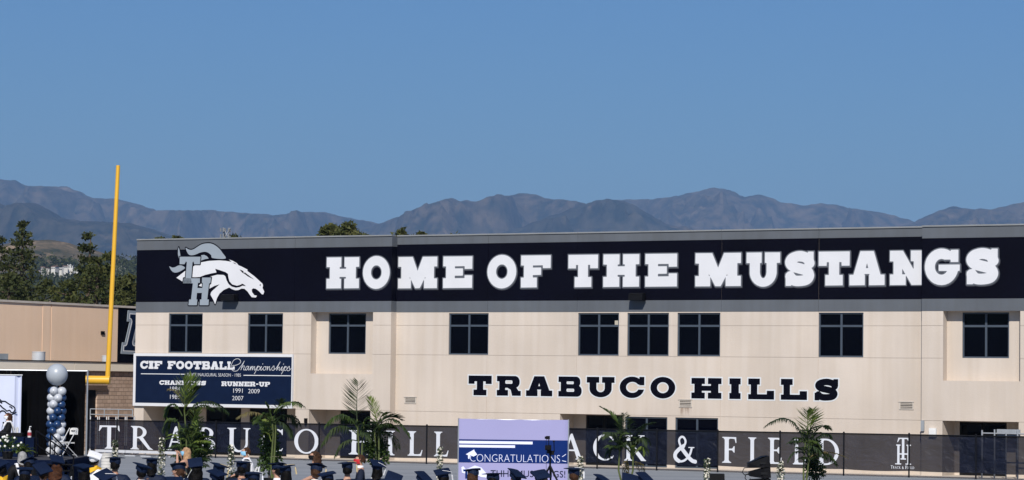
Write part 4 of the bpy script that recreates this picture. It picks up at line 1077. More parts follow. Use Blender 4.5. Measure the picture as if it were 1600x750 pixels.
vx, vz = gpx(159.8, 519.8)
MB().box(vx - 0.14, vx + 0.14, -0.06, -0.001, vz - 0.10, vz + 0.08).build('wall_vent', DARK, gym)
# canopy roof and fascia
xa, xb = gpx(-120, 570, FO)[0], gpx(215, 570, FO)[0] + 3
zf1, zf0 = gpx(100, 565.2, FO)[1], gpx(100, 578.6, FO)[1]
MB().box(xa, xb, -FO + 0.3, -0.06, zf0 + 0.06, zf1 - 0.05).build('canopy_roof', mat('roof_felt', (0.12, 0.12, 0.13), 0.9), gym)
jx = gpx(116.5, 570, FO)[0]
for a, b in ((xa, jx - 0.015), (jx + 0.015, xb)):
    MB().box(a, b, -FO, -FO + 0.29, zf0, zf1).build('fascia', CREAMF, gym)
MB().box(xa, xb, -FO - 0.04, -FO + 0.25, zf1 + 0.004, zf1 + 0.05).build('fascia_flashing', NAVY, gym)
# roof vents standing on the canopy roof
for cx_, w_, y0, label in ((60.4, 21, 549.5, 'wide'), (165.5, 13, 555.5, 'narrow')):
    gx, gzt = gpx(cx_, y0, 1.2); r_ = w_ / 31.0 / 2
    m = MB(); m.lathe([(r_, zf1 - 0.06), (r_, gzt - 0.04), (r_ * 1.03, gzt - 0.04), (r_ * 1.03, gzt), (r_ * 0.9, gzt + 0.01)], 20, (gx, -1.2))
    m.build('roof_vent', mat('vent_steel', (0.50, 0.52, 0.54), 0.4, 0.5, metal=0.15), gym, True)
gx, gzt = gpx(3, 552.5, 1.2)
MB().box(gx - 0.5, gx + 0.25, -1.4, -1.0, zf1 - 0.06, gzt).build('roof_unit', mat('grey_unit', (0.33, 0.36, 0.37), 0.6), gym)
# split-faced block wall under the canopy
def block_material():
    m = bpy.data.materials.new('concrete_block'); m.use_nodes = True
    n, l = m.node_tree.nodes, m.node_tree.links; p = n['Principled BSDF']; p.inputs['Roughness'].default_value = 0.95; p.inputs['Specular IOR Level'].default_value = 0.1
    tc = n.new('ShaderNodeTexCoord'); sp = n.new('ShaderNodeSeparateXYZ'); cb = n.new('ShaderNodeCombineXYZ')
    l.new(tc.outputs['Object'], sp.inputs[0]); l.new(sp.outputs[0], cb.inputs[0]); l.new(sp.outputs[2], cb.inputs[1])
    b = n.new('ShaderNodeTexBrick'); b.inputs['Scale'].default_value = 1.0; b.inputs['Brick Width'].default_value = 0.40; b.inputs['Row Height'].default_value = 0.20
    b.inputs['Mortar Size'].default_value = 0.012; b.inputs['Color1'].default_value = (0.42, 0.30, 0.225, 1); b.inputs['Color2'].default_value = (0.54, 0.395, 0.30, 1); b.inputs['Mortar'].default_value = (0.26, 0.19, 0.145, 1)
    l.new(cb.outputs[0], b.inputs[0]); l.new(b.outputs[0], p.inputs['Base Color'])
    nz = n.new('ShaderNodeTexNoise'); nz.inputs['Scale'].default_value = 14; l.new(tc.outputs['Object'], nz.inputs['Vector'])
    ad = n.new('ShaderNodeMath'); ad.operation = 'MULTIPLY_ADD'; ad.inputs[1].default_value = 0.4
    iv = n.new('ShaderNodeMath'); iv.operation = 'SUBTRACT'; iv.inputs[0].default_value = 1.0; l.new(b.outputs['Fac'], iv.inputs[1])
    l.new(nz.outputs[0], ad.inputs[0]); l.new(iv.outputs[0], ad.inputs[2])
    bp = n.new('ShaderNodeBump'); bp.inputs['Strength'].default_value = 0.9; bp.inputs['Distance'].default_value = 0.03
    l.new(ad.outputs[0], bp.inputs['Height']); l.new(bp.outputs[0], p.inputs['Normal'])
    return m
BO = 2.25
dx0, dx1 = gpx(136, 620, BO)[0], gpx(152, 620, BO)[0]; dz1 = gpx(145, 609, BO)[1]
m = MB(); m.plate(xa, xb, GB, zf0 + 0.05, [(dx0, dx1, GB, dz1)], -BO, -BO + 0.2)
m.build('block_wall', block_material(), gym)
MB().box(dx0 + 0.01, dx1 - 0.01, -BO + 0.1, -BO + 0.16, GB + 0.01, dz1 - 0.01).build('door', DOORM, gym)
MB().box(dx0 - 0.4, gpx(165, 605, BO)[0], -BO - 0.12, -BO - 0.002, dz1, gpx(145, 602, BO)[1]).build('lintel', mat('brown_lintel', (0.09, 0.06, 0.045), 0.8), gym)
# slanting slab letter on the navy panel
def gl(x, y): return gpx(x / 5.36, 440 + y / 5.36)
lean = [(1070, 240), (1190, 250), (1180, 345), (1160, 345), (1120, 510), (1180, 515), (1175, 612), (1010, 605), (1022, 508), (1045, 510), (1085, 335), (1062, 335)]
pts = [gl(*q) for q in lean]
x0 = min(q[0] for q in pts); y0 = min(q[1] for q in pts); x1 = max(q[0] for q in pts); y1 = max(q[1] for q in pts)
for gr, yy, mm, nm in ((0.0, -0.03, SILVERP, 'wall_letter'), (-0.14, -0.036, WHITEP, 'wall_letter_rim'), (-0.2, -0.042, SIGNNAVY, 'wall_letter_face')):
    lp = trace([('+', 'poly', [(q[0] - x0, q[1] - y0) for q in pts])], x1 - x0, y1 - y0, gr, 60)
    if lp:
        mb = MB(); loops_to_mb(mb, lp, lambda x, y: (x + x0, y + y0), yy, 0.005); mb.build(nm, mm, gym)

# ------------------------------------------------------------------ sidewalk, fence with its printed windscreen
sw = MB().box(U_L0 - 14, U_R1 + 4, -3.0, BAY + 1.6, GB - 0.1, GB + 0.02)
swo = sw.build('sidewalk', mat('pale_concrete', (0.47, 0.42, 0.36), 0.9, 0.2, 0.08, 0.8))
swo.location = ORG; swo.rotation_euler = (0, 0, FACADE_ANG); tag(swo, kind='structure')
FOFF = -3.4
fence = thing('windscreen_fence', 'black chain link fence wearing a dark printed windscreen along the track', 'fence', ORG, FACADE_ANG)
fz = lambda px, py: on_plane(px, py, FOFF)
FZ0 = fz(1000, 724.5)[1]
_ta, _tb = fz(140, 656.4), fz(1598, 682.8)
FTOP = lambda u: _ta[1] + (_tb[1] - _ta[1]) * (u - _ta[0]) / (_tb[0] - _ta[0])
FG = GB
du = fz(1421, 700)[0] - fz(1319, 700)[0]
PU = []
u = fz(1421, 700)[0]
while u > fz(140, 690)[0]: u -= du
u_left = fz(137.5, 690)[0]
u += 0.0
k = u
while k < fz(1690, 700)[0]:
    if k > u_left + 0.5: PU.append(k)
    k += du
PU = [u_left] + PU
POSTM = mat('black_fence_paint', (0.004, 0.0045, 0.007), 0.6, 0.15, 0.2, 4)
for k in PU:
    mb = MB(); mb.tube([(k, FOFF - 0.045, FG - 0.1), (k, FOFF - 0.045, FTOP(k) + 0.03)], 0.036, 8)
    mb.ball((k, FOFF - 0.045, FTOP(k) + 0.05), 0.045, n=8)
    mb.build('fence_post', POSTM, fence, True)
MB().tube([(PU[0], FOFF - 0.0, FTOP(PU[0]) + 0.01), (PU[-1], FOFF, FTOP(PU[-1]) + 0.01)], 0.026, 8).build('top_rail', POSTM, fence, True)
def screen_material():
    m = bpy.data.materials.new('windscreen_mesh'); m.use_nodes = True
    n, l = m.node_tree.nodes, m.node_tree.links; p = n['Principled BSDF']; p.inputs['Roughness'].default_value = 0.5; p.inputs['Specular IOR Level'].default_value = 0.22
    tc = n.new('ShaderNodeTexCoord'); nz = n.new('ShaderNodeTexNoise'); nz.inputs['Scale'].default_value = 1.3; nz.inputs['Detail'].default_value = 6
    l.new(tc.outputs['Object'], nz.inputs['Vector'])
    r = n.new('ShaderNodeValToRGB'); r.color_ramp.elements[0].position = 0.35; r.color_ramp.elements[1].position = 0.65
    r.color_ramp.elements[0].color = (0.003, 0.0045, 0.012, 1); r.color_ramp.elements[1].color = (0.006, 0.008, 0.019, 1)
    l.new(nz.outputs[0], r.inputs[0]); l.new(r.outputs[0], p.inputs['Base Color'])
    mp = n.new('ShaderNodeMapping'); mp.inputs['Rotation'].default_value = (0, 0.9, 0); mp.inputs['Scale'].default_value = (0.9, 1, 1.5)
    l.new(tc.outputs['Object'], mp.inputs[0])
    nb = n.new('ShaderNodeTexNoise'); nb.inputs['Scale'].default_value = 1.5; nb.inputs['Detail'].default_value = 3; nb.inputs['Distortion'].default_value = 0.8
    l.new(mp.outputs[0], nb.inputs['Vector'])
    bp = n.new('ShaderNodeBump'); bp.inputs['Strength'].default_value = 1.0; bp.inputs['Distance'].default_value = 0.13
    l.new(nb.outputs[0], bp.inputs['Height']); l.new(bp.outputs[0], p.inputs['Normal'])
    tr = n.new('ShaderNodeBsdfTransparent'); ms = n.new('ShaderNodeMixShader'); ms.inputs[0].default_value = 0.085
    l.new(p.outputs[0], ms.inputs[1]); l.new(tr.outputs[0], ms.inputs[2]); l.new(ms.outputs[0], n['Material Output'].inputs[0])
    return m
SCREEN = screen_material()
def wrinkle(u, z):
    t = (z - FZ0) / (FTOP(u) - FZ0); e = min(1, max(0, t)) * min(1, max(0, 1 - t)) * 4
    d = noise.fractal(Vector((u * 0.9, z * 0.9 + u * 0.25, 3.1)), 0.9, 2.0, 4) * 0.020 + 0.018 * (abs(noise.noise(Vector((u * 0.7 + z * 1.3, z * 0.6 - u * 0.3, 9.0)))) - 0.2)
    return max(-0.03, min(0.03, d)) * (0.25 + 0.75 * min(1, e))
for a, b in zip(PU, PU[1:]):
    nx_, nz_ = 30, 12; mb = MB()
    sag = random.uniform(0.01, 0.04)
    for i in range(nx_ + 1):
        for j in range(nz_ + 1):
            uu = a + (b - a) * i / nx_; t = j / nz_
            zz = FZ0 + (FTOP(uu) - FZ0) * t - (1 - t) * sag * math.sin(math.pi * i / nx_)
            y = FOFF + 0.0 + wrinkle(uu, zz)
            mb.v.append((uu, y + 0.035, zz))
    for i in range(nx_):
        for j in range(nz_):
            q = i * (nz_ + 1) + j; mb.f.append((q, q + nz_ + 1, q + nz_ + 2, q + 1)); mb.m.append(0)
    o = mb.build('windscreen', SCREEN, fence, True)
PRINT = mat('white_print', (0.60, 0.615, 0.65), 0.6, 0.3, 0.04, 2.0)
def fence_letter(ch, x0, x1, y0=None, y1=None, z0=None, z1=None, nm='printed_letter'):
    ops, w = roman(ch)
    u0, u1 = fz(x0, 700)[0], fz(x1, 700)[0]
    k = z1 - z0
    sx = (u1 - u0) / (w * k)
    loops = trace(scale_ops(ops, sx), w * sx, 1, 0, 66)
    mb = MB(); loops_to_mb(mb, loops, lambda x, y: (u0 + x * k, z0 + y * k), FOFF - 0.004, FOFF - 0.001)
    return mb.build(nm, PRINT, fence)
LZ0, LZ1 = fz(1129, 723)[1], fz(1129, 682.5)[1]
LZ0b, LZ1b = fz(170, 701.2)[1], fz(170, 664.8)[1]
FL = [('T', 154, 186.6), ('R', 204, 240), ('A', 259, 292), ('B', 308.5, 336.5), ('U', 354.5, 391.2), ('C', 408.6, 442), ('O', 459.6, 497.6), ('H', 545, 589), ('I', 602.6, 617), ('L', 637, 660.3), ('L', 678.2, 701), ('S', 722, 741),
      ('T', 796, 826), ('R', 836, 872), ('A', 875.5, 912.7), ('C', 926.9, 959), ('K', 975.5, 1010.5), ('&', 1052.2, 1088), ('F', 1128.5, 1150.6), ('I', 1168.8, 1182), ('E', 1200, 1221), ('L', 1239, 1259.5), ('D', 1277, 1311)]
for ch, a, b in FL:
    fence_letter(ch, a, b, z0=LZ0b + (LZ0 - LZ0b) * ((a - 170) / 959), z1=LZ1b + (LZ1 - LZ1b) * ((a - 170) / 959))
# the interlocked monogram and its small caption
mz0, mz1 = fz(1410, 725.8)[1], fz(1410, 684)[1]; mu0, mu1 = fz(1398.8, 705)[0], fz(1423.8, 705)[0]
kk = mz1 - mz0; ww = (mu1 - mu0) / kk
r_ = lambda x0, y0, x1, y1: ('+', 'rect', x0, y0, x1, y1)
ops = [r_(0.13 * ww, 0.02, 0.27 * ww, 0.72), r_(0.76 * ww, 0.02, 0.90 * ww, 0.72), r_(0.0, 0, 0.38 * ww, 0.04), r_(0.64 * ww, 0, 1.0 * ww, 0.04), r_(0.06 * ww, 0.70, 0.33 * ww, 0.745), r_(0.70 * ww, 0.70, 0.98 * ww, 0.745), r_(0.2 * ww, 0.37, 0.83 * ww, 0.42),
       r_(0.42 * ww, 0.2, 0.57 * ww, 0.98), r_(0.33 * ww, 0.185, 0.68 * ww, 0.23), r_(0.18 * ww, 0.955, 0.84 * ww, 1.0), ('+', 'poly', [(0.12 * ww, 0.83), (0.16 * ww, 0.83), (0.30 * ww, 0.97), (0.2 * ww, 1.0)]), ('+', 'poly', [(0.90 * ww, 0.83), (0.86 * ww, 0.83), (0.72 * ww, 0.97), (0.82 * ww, 1.0)])]
mb = MB(); loops_to_mb(mb, trace(ops, ww, 1, 0, 90), lambda x, y: (mu0 + x * kk, mz0 + y * kk), FOFF - 0.004, FOFF - 0.001); mb.build('printed_monogram', PRINT, fence)
cz0, cz1 = fz(1410, 732.4)[1], fz(1410, 727.6)[1]; cu = fz(1392, 729)[0]; cw = (fz(1429, 729)[0] - cu)
cap_w = {'T': 1.3, 'F': 1.2}; txt = 'TRACK & FIELD'; tot = sum({' ': 0.6, 'I': 0.6}.get(c, 1.0) * (1.15 if i in (0, 8) else 1) for i, c in enumerate(txt))
mb = MB(); uu = cu
for i, c in enumerate(txt):
    w = {' ': 0.6, 'I': 0.6}.get(c, 1.0) * (1.15 if i in (0, 8) else 1) / tot * cw
    if c != ' ':
        ops, gw = roman(c); hgt = (cz1 - cz0) * (1.0 if i in (0, 8) else 0.78); sx = w * 0.8 / (gw * hgt)
        loops_to_mb(mb, trace(scale_ops(ops, sx), gw * sx, 1, 0.012, 36), lambda x, y, uu=uu, hgt=hgt: (uu + x * hgt, cz0 + y * hgt), FOFF - 0.004, FOFF - 0.001)
    uu += w
mb.build('printed_caption', PRINT, fence)

# things behind the fence: hurdles, railing by the block wall, pipe rack on the right
def fl(px, z, off): return Vector((on_plane(px, 690, off)[0], off, z))
for i, px in enumerate((147, 161, 175.5, 190, 204)):
    u_, _z = on_plane(px, 660, -1.9)
    o = ORG + UX * u_ + VX * -1.9; o.z = GB + 0.02
    h = thing('track_hurdle', 'track hurdle showing just over the fence, ' + ('next to the black drape', 'second from the drape', 'middle of the row', 'second from the school wall', 'nearest the school wall')[i], 'hurdle', o, FACADE_ANG, 'hurdles stored behind the fence')
    zt = on_plane(px, 651.5, -1.9)[1] - GB - 0.02
    MB().box(-0.19, 0.19, -0.02, 0.02, zt - 0.13, zt).build('bar', NAVY, h)
    for s_ in (-0.215, 0.215): MB().tube([(s_, 0, 0.03), (s_, 0, zt + 0.02)], 0.022, 6).tube([(s_, 0, 0.03), (s_, 0.45, 0.03)], 0.022, 6).build('leg', mat('white_pipe', (0.7, 0.7, 0.7), 0.5, 0.4), h)
rail = thing('pipe_railing', 'thin grey pipe railing before the brown block wall', 'railing', ORG, FACADE_ANG)
ro = -0.9
zr1, zr0 = on_plane(175, 639.5, ro)[1], on_plane(175, 648, ro)[1]
ua, ub = on_plane(141, 650, ro)[0], on_plane(207, 650, ro)[0]
for z in (zr1, zr0): MB().tube([(ua, ro, z), (ub, ro, z)], 0.025, 6).build('rail', GREYMETAL, rail)
for k in range(4): MB().tube([(ua + (ub - ua) * k / 3, ro, GB), (ua + (ub - ua) * k / 3, ro, zr1)], 0.025, 6).build('post', GREYMETAL, rail)
rack = thing('pipe_gate', 'galvanised pipe gate standing ajar behind the fence at the right', 'gate', ORG, FACADE_ANG)
go = -2.2
zt1 = on_plane(1560, 675, go)[1]
for px, yt, rr in ((1534.5, 672, 0.035), (1554, 671, 0.035), (1572, 676, 0.03), (1590, 671, 0.035), (1612, 672, 0.035)):
    u_, z_ = on_plane(px, yt, go)
    MB().tube([(u_, go, GB), (u_, go, z_)], rr, 8).build('gate_post', STEEL, rack, True)
ua, ub = on_plane(1534.5, 680, go)[0], on_plane(1640, 680, go)[0]
for yt in (676.8, 722): MB().tube([(ua, go + 0.05, on_plane(1534.5, yt, go)[1]), (ub, go + 0.05, on_plane(1534.5, yt, go)[1])], 0.028, 8).build('gate_rail', STEEL, rack, True)
ua, ub = on_plane(1556, 673, go)[0], on_plane(1592, 673, go)[0]; z_a, z_b = on_plane(1574, 681, go)[1], on_plane(1574, 671, go)[1]
m = MB(); m.box(ua, ub, go + 0.12, go + 0.2, z_a, z_b)
for k in range(9):
    uu = ua + (ub - ua) * (k + 0.5) / 9; m.box(uu - 0.04, uu + 0.04, go + 0.105, go + 0.119, z_a + 0.03, z_b - 0.03)
m.build('gate_panel', GREYMETAL, rack)

# low aluminium bleacher in front of the fence
ALU = mat('aluminium_plank', (0.50, 0.51, 0.53), 0.5, 0.4, 0.1, 4)
bo = FOFF - 1.1
BZ = [on_plane(190, y, bo)[1] for y in (704, 711.5, 719.5)]
bl = thing('bleacher', 'low silver aluminium bleacher at the foot of the fence beside the drape', 'bleacher', ORG, FACADE_ANG)
for a, b in ((137.5, 183.5), (184.6, 241.8), (242.8, 272)):
    ua, ub = on_plane(a, 712, bo)[0], on_plane(b, 712, bo)[0]
    for r, (zz, oy) in enumerate(((BZ[0], 0.7), (BZ[1], 0.42), (BZ[2], 0.1))):
        MB().box(ua, ub, bo + oy - 0.13, bo + oy + 0.13, zz - 0.12, zz).build('plank', ALU, bl)
    for k in range(3):
        uu = ua + 0.15 + (ub - ua - 0.3) * k / 2
        m = MB(); m.tube([(uu, bo + 0.7, GB), (uu, bo + 0.7, BZ[0] - 0.09)], 0.025, 6); m.tube([(uu, bo - 0.1, GB + 0.03), (uu, bo + 0.85, GB + 0.03)], 0.025, 6); m.tube([(uu, bo + 0.1, GB), (uu, bo + 0.1, BZ[2] - 0.09)], 0.025, 6); m.tube([(uu, bo + 0.42, GB), (uu, bo + 0.42, BZ[1] - 0.09)], 0.025, 6)
        m.build('support', STEEL, bl)

# ------------------------------------------------------------------ goal post
YEL = mat('yellow_paint', (0.70, 0.39, 0.03), 0.4, 0.4, 0.05, 1.5)
GZ = 88.0
b0 = at(168.2, 594, GZ); t0 = at(184.6, 258.5, GZ + 0.6)
gp = thing('goal_post', 'yellow football goal post with a leaning upright beside the black drape', 'goal post', (b0.x, b0.y, gz(b0.y)))
gloc = Vector((b0.x, b0.y, gz(b0.y)))
MB().tube([Vector((0, 0, b0.z - gloc.z - 0.12)), Vector((0, 0, b0.z - gloc.z + 0.1)), t0 - gloc], [0.070, 0.078, 0.063], 14).build('upright', YEL, gp, True)
cb_d = Vector((-math.cos(0.06), math.sin(0.06), 0)); zc = b0.z - gloc.z
MB().tube([Vector((0.07, 0, zc)), Vector((-0.0, 0, zc)) + cb_d * 7.2], 0.135, 16).build('crossbar', YEL, gp, True)
MB().tube([cb_d * 7.1 + Vector((0, 0, zc)), cb_d * 7.1 + Vector((0.25, 0.3, zc + 6.7))], 0.085, 12).build('upright', YEL, gp, True)
MB().tube([cb_d * 3.6 + Vector((0, 0, zc)), cb_d * 3.6 + Vector((0, 1.2, zc - 0.1)), cb_d * 3.6 + Vector((0, 1.7, zc - 0.7)), cb_d * 3.6 + Vector((0, 1.75, 0))], 0.13, 12).build('support_post', YEL, gp, True)

# ------------------------------------------------------------------ ceremony stage at the left
SZ = 85.0; SS = F_PX / SZ
NAVYCLOTH = mat('navy_cloth', (0.004, 0.009, 0.030), 0.9, 0.06, 0.25, 2.5, 0.3, 12)
BLACKCLOTH = mat('black_cloth', (0.003, 0.003, 0.0035), 0.95, 0.02, 0.3, 2.0, 0.3, 10)
deck_z = at(100, 711.5, SZ).z
xl = at(-90, 712, SZ).x; xr = at(141, 712, SZ).x; ys0, ys1 = SZ - 4.6, SZ + 0.15
sg_g = gz(SZ)
stg = thing('ceremony_stage', 'raised stage with navy skirt at the left edge', 'stage', ((xl + xr) / 2, SZ - 2, sg_g))
def rel(o, p): return Vector(p) - o.location
hw = (xr - xl) / 2
MB().box(-hw, hw, -2.6, 2.15, deck_z - sg_g - 0.1, deck_z - sg_g).build('deck', mat('dark_deck', (0.05, 0.05, 0.055), 0.8), stg)
def pleated(x0, x1, y, z0, z1, amp, wl_, axis='x', th=0.01, seed=0, pleat_z=0.0):
    """a hanging cloth with soft folds, front towards -y (or a side cloth along y)"""
    mb = MB(); n = int((x1 - x0) / wl_ * 8) + 2; nz_ = 8
    for i in range(n + 1):
        x = x0 + (x1 - x0) * i / n
        for j in range(nz_ + 1):
            z = z0 + (z1 - z0) * j / nz_
            ph = 6.28 * x / wl_ + 1.5 * noise.noise(Vector((x * 1.3, z * 0.35, seed)))
            d = amp * (math.sin(ph) + 0.5 * noise.noise(Vector((x * 4, z * 0.5, seed + 5)))) * (0.55 + 0.45 * (1 - j / nz_))
            mb.v.append((x, y + d, z) if axis == 'x' else (y + d, x, z))
    for i in range(n):
        for j in range(nz_):
            a = i * (nz_ + 1) + j; f = (a, a + nz_ + 1, a + nz_ + 2, a + 1)
            mb.f.append(f if axis == 'x' else f[::-1]); mb.m.append(0)
    return mb
pleated(-hw, hw, -2.66, 0.02, deck_z - sg_g - 0.005, 0.022, 0.22).build('skirt', NAVYCLOTH, stg, True)
pleated(-2.6, 2.1, hw + 0.06, 0.02, deck_z - sg_g - 0.005, 0.022, 0.22, 'y').build('skirt', NAVYCLOTH, stg, True)
# black drape on its frame
dr = thing('black_drape', 'tall black pipe and drape backdrop behind the balloon column', 'drape', (0, 0, 0))
zt = at(70, 580, SZ + 0.3).z; dxr = at(135.5, 650, SZ + 0.3).x
x_ = xl - 1
while x_ < dxr - 0.2:
    x2 = min(dxr - 0.03, x_ + 1.5)
    pleated(x_ + 0.005, x2 - 0.005, SZ + 0.3, deck_z + 0.02 if False else sg_g + 0.05, zt, 0.035, 0.23, seed=x_).build('drape_panel', BLACKCLOTH, dr, True); x_ = x2
MB().tube([(xl - 1, SZ + 0.3, zt + 0.02), (dxr + 0.02, SZ + 0.3, zt + 0.02)], 0.022, 8).build('drape_rail', STEEL, dr, True)
for x_ in (dxr + 0.025, dxr - 3.0):
    MB().tube([(x_, SZ + 0.32, sg_g), (x_, SZ + 0.32, zt + 0.05)], 0.026, 8).build('drape_pole', STEEL, dr, True)
# white banner with the line drawing of a horse
BANN = mat('white_banner', (0.56, 0.60, 0.74), 0.7, 0.25, 0.04, 1.5)
bnz = SZ - 0.35
bx0, bx1 = at(-70, 630, bnz).x, at(34.5, 630, bnz).x; bz0, bz1 = at(10, 677, bnz).z, at(10, 587, bnz).z
ban = thing('white_banner', 'white banner with horse line drawing hung before the black drape', 'banner', (bx1, bnz, bz0))
mb = MB(); n = 40
for i in range(n + 1):
    x = (bx0 - bx1) * (1 - i / n); t = i / n
    for j in range(9):
        z = (bz1 - bz0) * j / 8
        d = 0.012 * math.sin(x * 5) + (0.10 * math.sin((t - 0.9) / 0.1 * math.pi) if t > 0.9 else 0)
        mb.v.append((x, d, z))
for i in range(n):
    for j in range(8):
        a = i * 9 + j; mb.f.append((a, a + 9, a + 10, a + 1)); mb.m.append(0)
mb.build('fabric', BANN, ban, True)
MB().tube([(bx0 - bx1, 0.03, bz1 - bz0 + 0.02), (0.02, 0.03, bz1 - bz0 + 0.02)], 0.02, 6).build('top_rail', STEEL, ban)
hl_ = [[(-40, 215), (0, 222), (15, 235), (40, 238), (60, 252), (78, 262), (98, 275), (104, 292), (92, 310), (78, 308), (70, 296), (50, 300), (40, 290), (22, 278), (5, 262), (-30, 262)],
       [(-40, 330), (-10, 320), (15, 300), (35, 302), (50, 318), (75, 325), (95, 318), (112, 310)], [(-20, 238), (5, 240), (18, 248)], [(70, 272), (80, 276), (86, 284)]]
mb = MB()
for ln in hl_:
    p = [(at(x / 4.17, 570 + y / 4.17, bnz).x - bx1, at(x / 4.17, 570 + y / 4.17, bnz).z - bz0) for x, y in ln]
    p = smooth_pts(p, 4); x0 = min(q[0] for q in p); y0 = min(q[1] for q in p); x1 = max(q[0] for q in p); y1 = max(q[1] for q in p)
    loops_to_mb(mb, trace([('+', 'path', [(q[0] - x0, q[1] - y0) for q in p], 0.016)], x1 - x0, y1 - y0, 0, max(24, int((y1 - y0) / 0.008))), lambda x, y: (x + x0, y + y0), -0.026, 0.0)
mb.build('horse_drawing', NAVY, ban)
# draped table with black top, white flowers, fern, sanitiser
tz = SZ - 2.3
def draped_table(px0, px1, py_top, Z, label, flare=0.0):
    a = at(px0, py_top, Z); b = at(px1, py_top, Z)
    t = thing('draped_table', label, 'table', ((a.x + b.x) / 2, Z + 0.3, deck_z))
    w = (b.x - a.x) / 2; h = a.z - deck_z
    MB().box(-w - 0.01, w + 0.01, -0.31, 0.31, h - 0.02, h).build('table_top', NAVYCLOTH, t)
    pleated(-w, w, -0.33, 0.01, h - 0.02, 0.012, 0.3, seed=px0).build('cloth', NAVYCLOTH, t, True)
    pleated(-0.33, 0.33, w + 0.02, 0.01, h - 0.02, 0.012, 0.3, 'y', seed=px0).build('cloth', NAVYCLOTH, t, True)
    for sx in (-w + 0.06, w - 0.06):
        for sy in (-0.25, 0.25): MB().tube([(sx, sy, 0), (sx, sy, h - 0.03)], 0.018, 6).build('leg', BLACKM, t)
    return t
draped_table(-40, 39, 681.5, tz, 'navy draped long table on the stage under the speaker')
draped_table(40.5, 55, 683.5, tz + 0.1, 'narrow navy draped side table holding the sanitiser bottle')
lt = at(20, 676, tz + 0.35)
lec = thing('lectern_top', 'low black lectern top lying on the navy table', 'lectern', (at(16, 676, tz + 0.3).x, tz + 0.25, at(10, 681.5, tz).z))
MB().box(-0.42, 0.42, -0.2, 0.2, 0.0, 0.10).build('slab', BLACKM, lec)
MB().tube([(-0.2, 0, 0.10), (-0.2, -0.02, 0.25), (-0.18, 0.08, 0.38)], 0.008, 6).build('microphone_stem', BLACKM, lec)
MB().ball((-0.18, 0.09, 0.39), 0.028, n=8).build('microphone', BLACKM, lec)
bz = at(46, 683.5, tz + 0.1)
bt = thing('sanitiser_bottle', 'small pump bottle with red label on the side table', 'bottle', (bz.x, tz + 0.3, bz.z))
MB().lathe([(0.055, 0), (0.058, 0.03), (0.058, 0.16), (0.05, 0.20), (0.022, 0.22), (0.022, 0.25)], 12).build('body', mat('clear_plastic', (0.62, 0.60, 0.60), 0.25, 0.5), bt, True)
MB().lathe([(0.0595, 0.05), (0.0595, 0.15)], 12).build('label_band', mat('red_label', (0.35, 0.04, 0.05), 0.5), bt, True)
MB().lathe([(0.02, 0.25), (0.02, 0.27), (0.008, 0.275), (0.008, 0.31)], 8).box(-0.008, 0.05, -0.01, 0.01, 0.31, 0.33).build('pump', mat('white_plastic', (0.75, 0.75, 0.75), 0.4, 0.4), bt)
# balloon column
bc = at(88.5, 711, SZ - 0.8)
bcol = thing('balloon_column', 'tall column of navy and silver balloons with giant silver one on top', 'balloons', (bc.x, SZ - 0.8, deck_z))
NB = mat('navy_balloon', (0.012, 0.038, 0.11), 0.28, 0.5, 0.05, 2); SB = mat('silver_balloon', (0.46, 0.48, 0.51), 0.32, 0.5, 0.03, 2)
MB().lathe([(0.24, 0.0), (0.24, 0.03), (0.05, 0.035)], 20).build('base_plate', mat('white_plastic', (0.75, 0.75, 0.75), 0.4, 0.4), bcol)
MB().tube([(0, 0, 0.03), (0, 0, at(88, 600, SZ - 0.8).z - deck_z)], 0.02, 8).build('pole', STEEL, bcol)
zs1 = at(88, 611, SZ - 0.8).z - deck_z; nl = 10
def balloon_mesh(m, nm):
    b = MB(); prof = []
    for i in range(11):
        t = math.pi * i / 10; prof.append((max(0.001, 0.128 * math.sin(t) * (1 + 0.05 * math.cos(t))), 0.137 * math.cos(t)))
    b.lathe(prof, 16); b.lathe([(0.004, -0.135), (0.012, -0.15), (0.002, -0.153)], 8)
    me = b.mesh(nm, m); me.polygons.foreach_set('use_smooth', [True] * len(me.polygons)); return me
nbm, sbm = balloon_mesh(NB, 'navy_balloon'), balloon_mesh(SB, 'silver_balloon')
for k in range(nl):
    for i in range(4):
        a = i * math.pi / 2 + k * 0.80 + 0.3
        o = link('balloon', nbm if i in (0, 1) else sbm, bcol, (0.165 * math.cos(a), 0.165 * math.sin(a), 0.16 + (zs1 - 0.16) * k / (nl - 1) + random.uniform(-.01, .01)))
        o.rotation_euler = (math.pi / 2 * math.sin(-a) * -1, math.pi / 2 * math.cos(a), 0); s_ = random.uniform(0.93, 1.06); o.scale = (s_, s_, s_)
big = MB(); rb = 16.6 / (F_PX / (SZ - 0.8)); prof = []
for i in range(25):
    t = math.pi * i / 24; prof.append((max(0.002, rb * math.sin(t)), rb * 1.04 * math.cos(t)))
big.lathe(prof, 36)
o = big.build('giant_balloon', mat('silver_balloon_big', (0.36, 0.39, 0.42), 0.34, 0.5, 0.02, 2), bcol, True); o.location = (0, 0, at(89, 585.5, SZ - 0.8).z - deck_z)
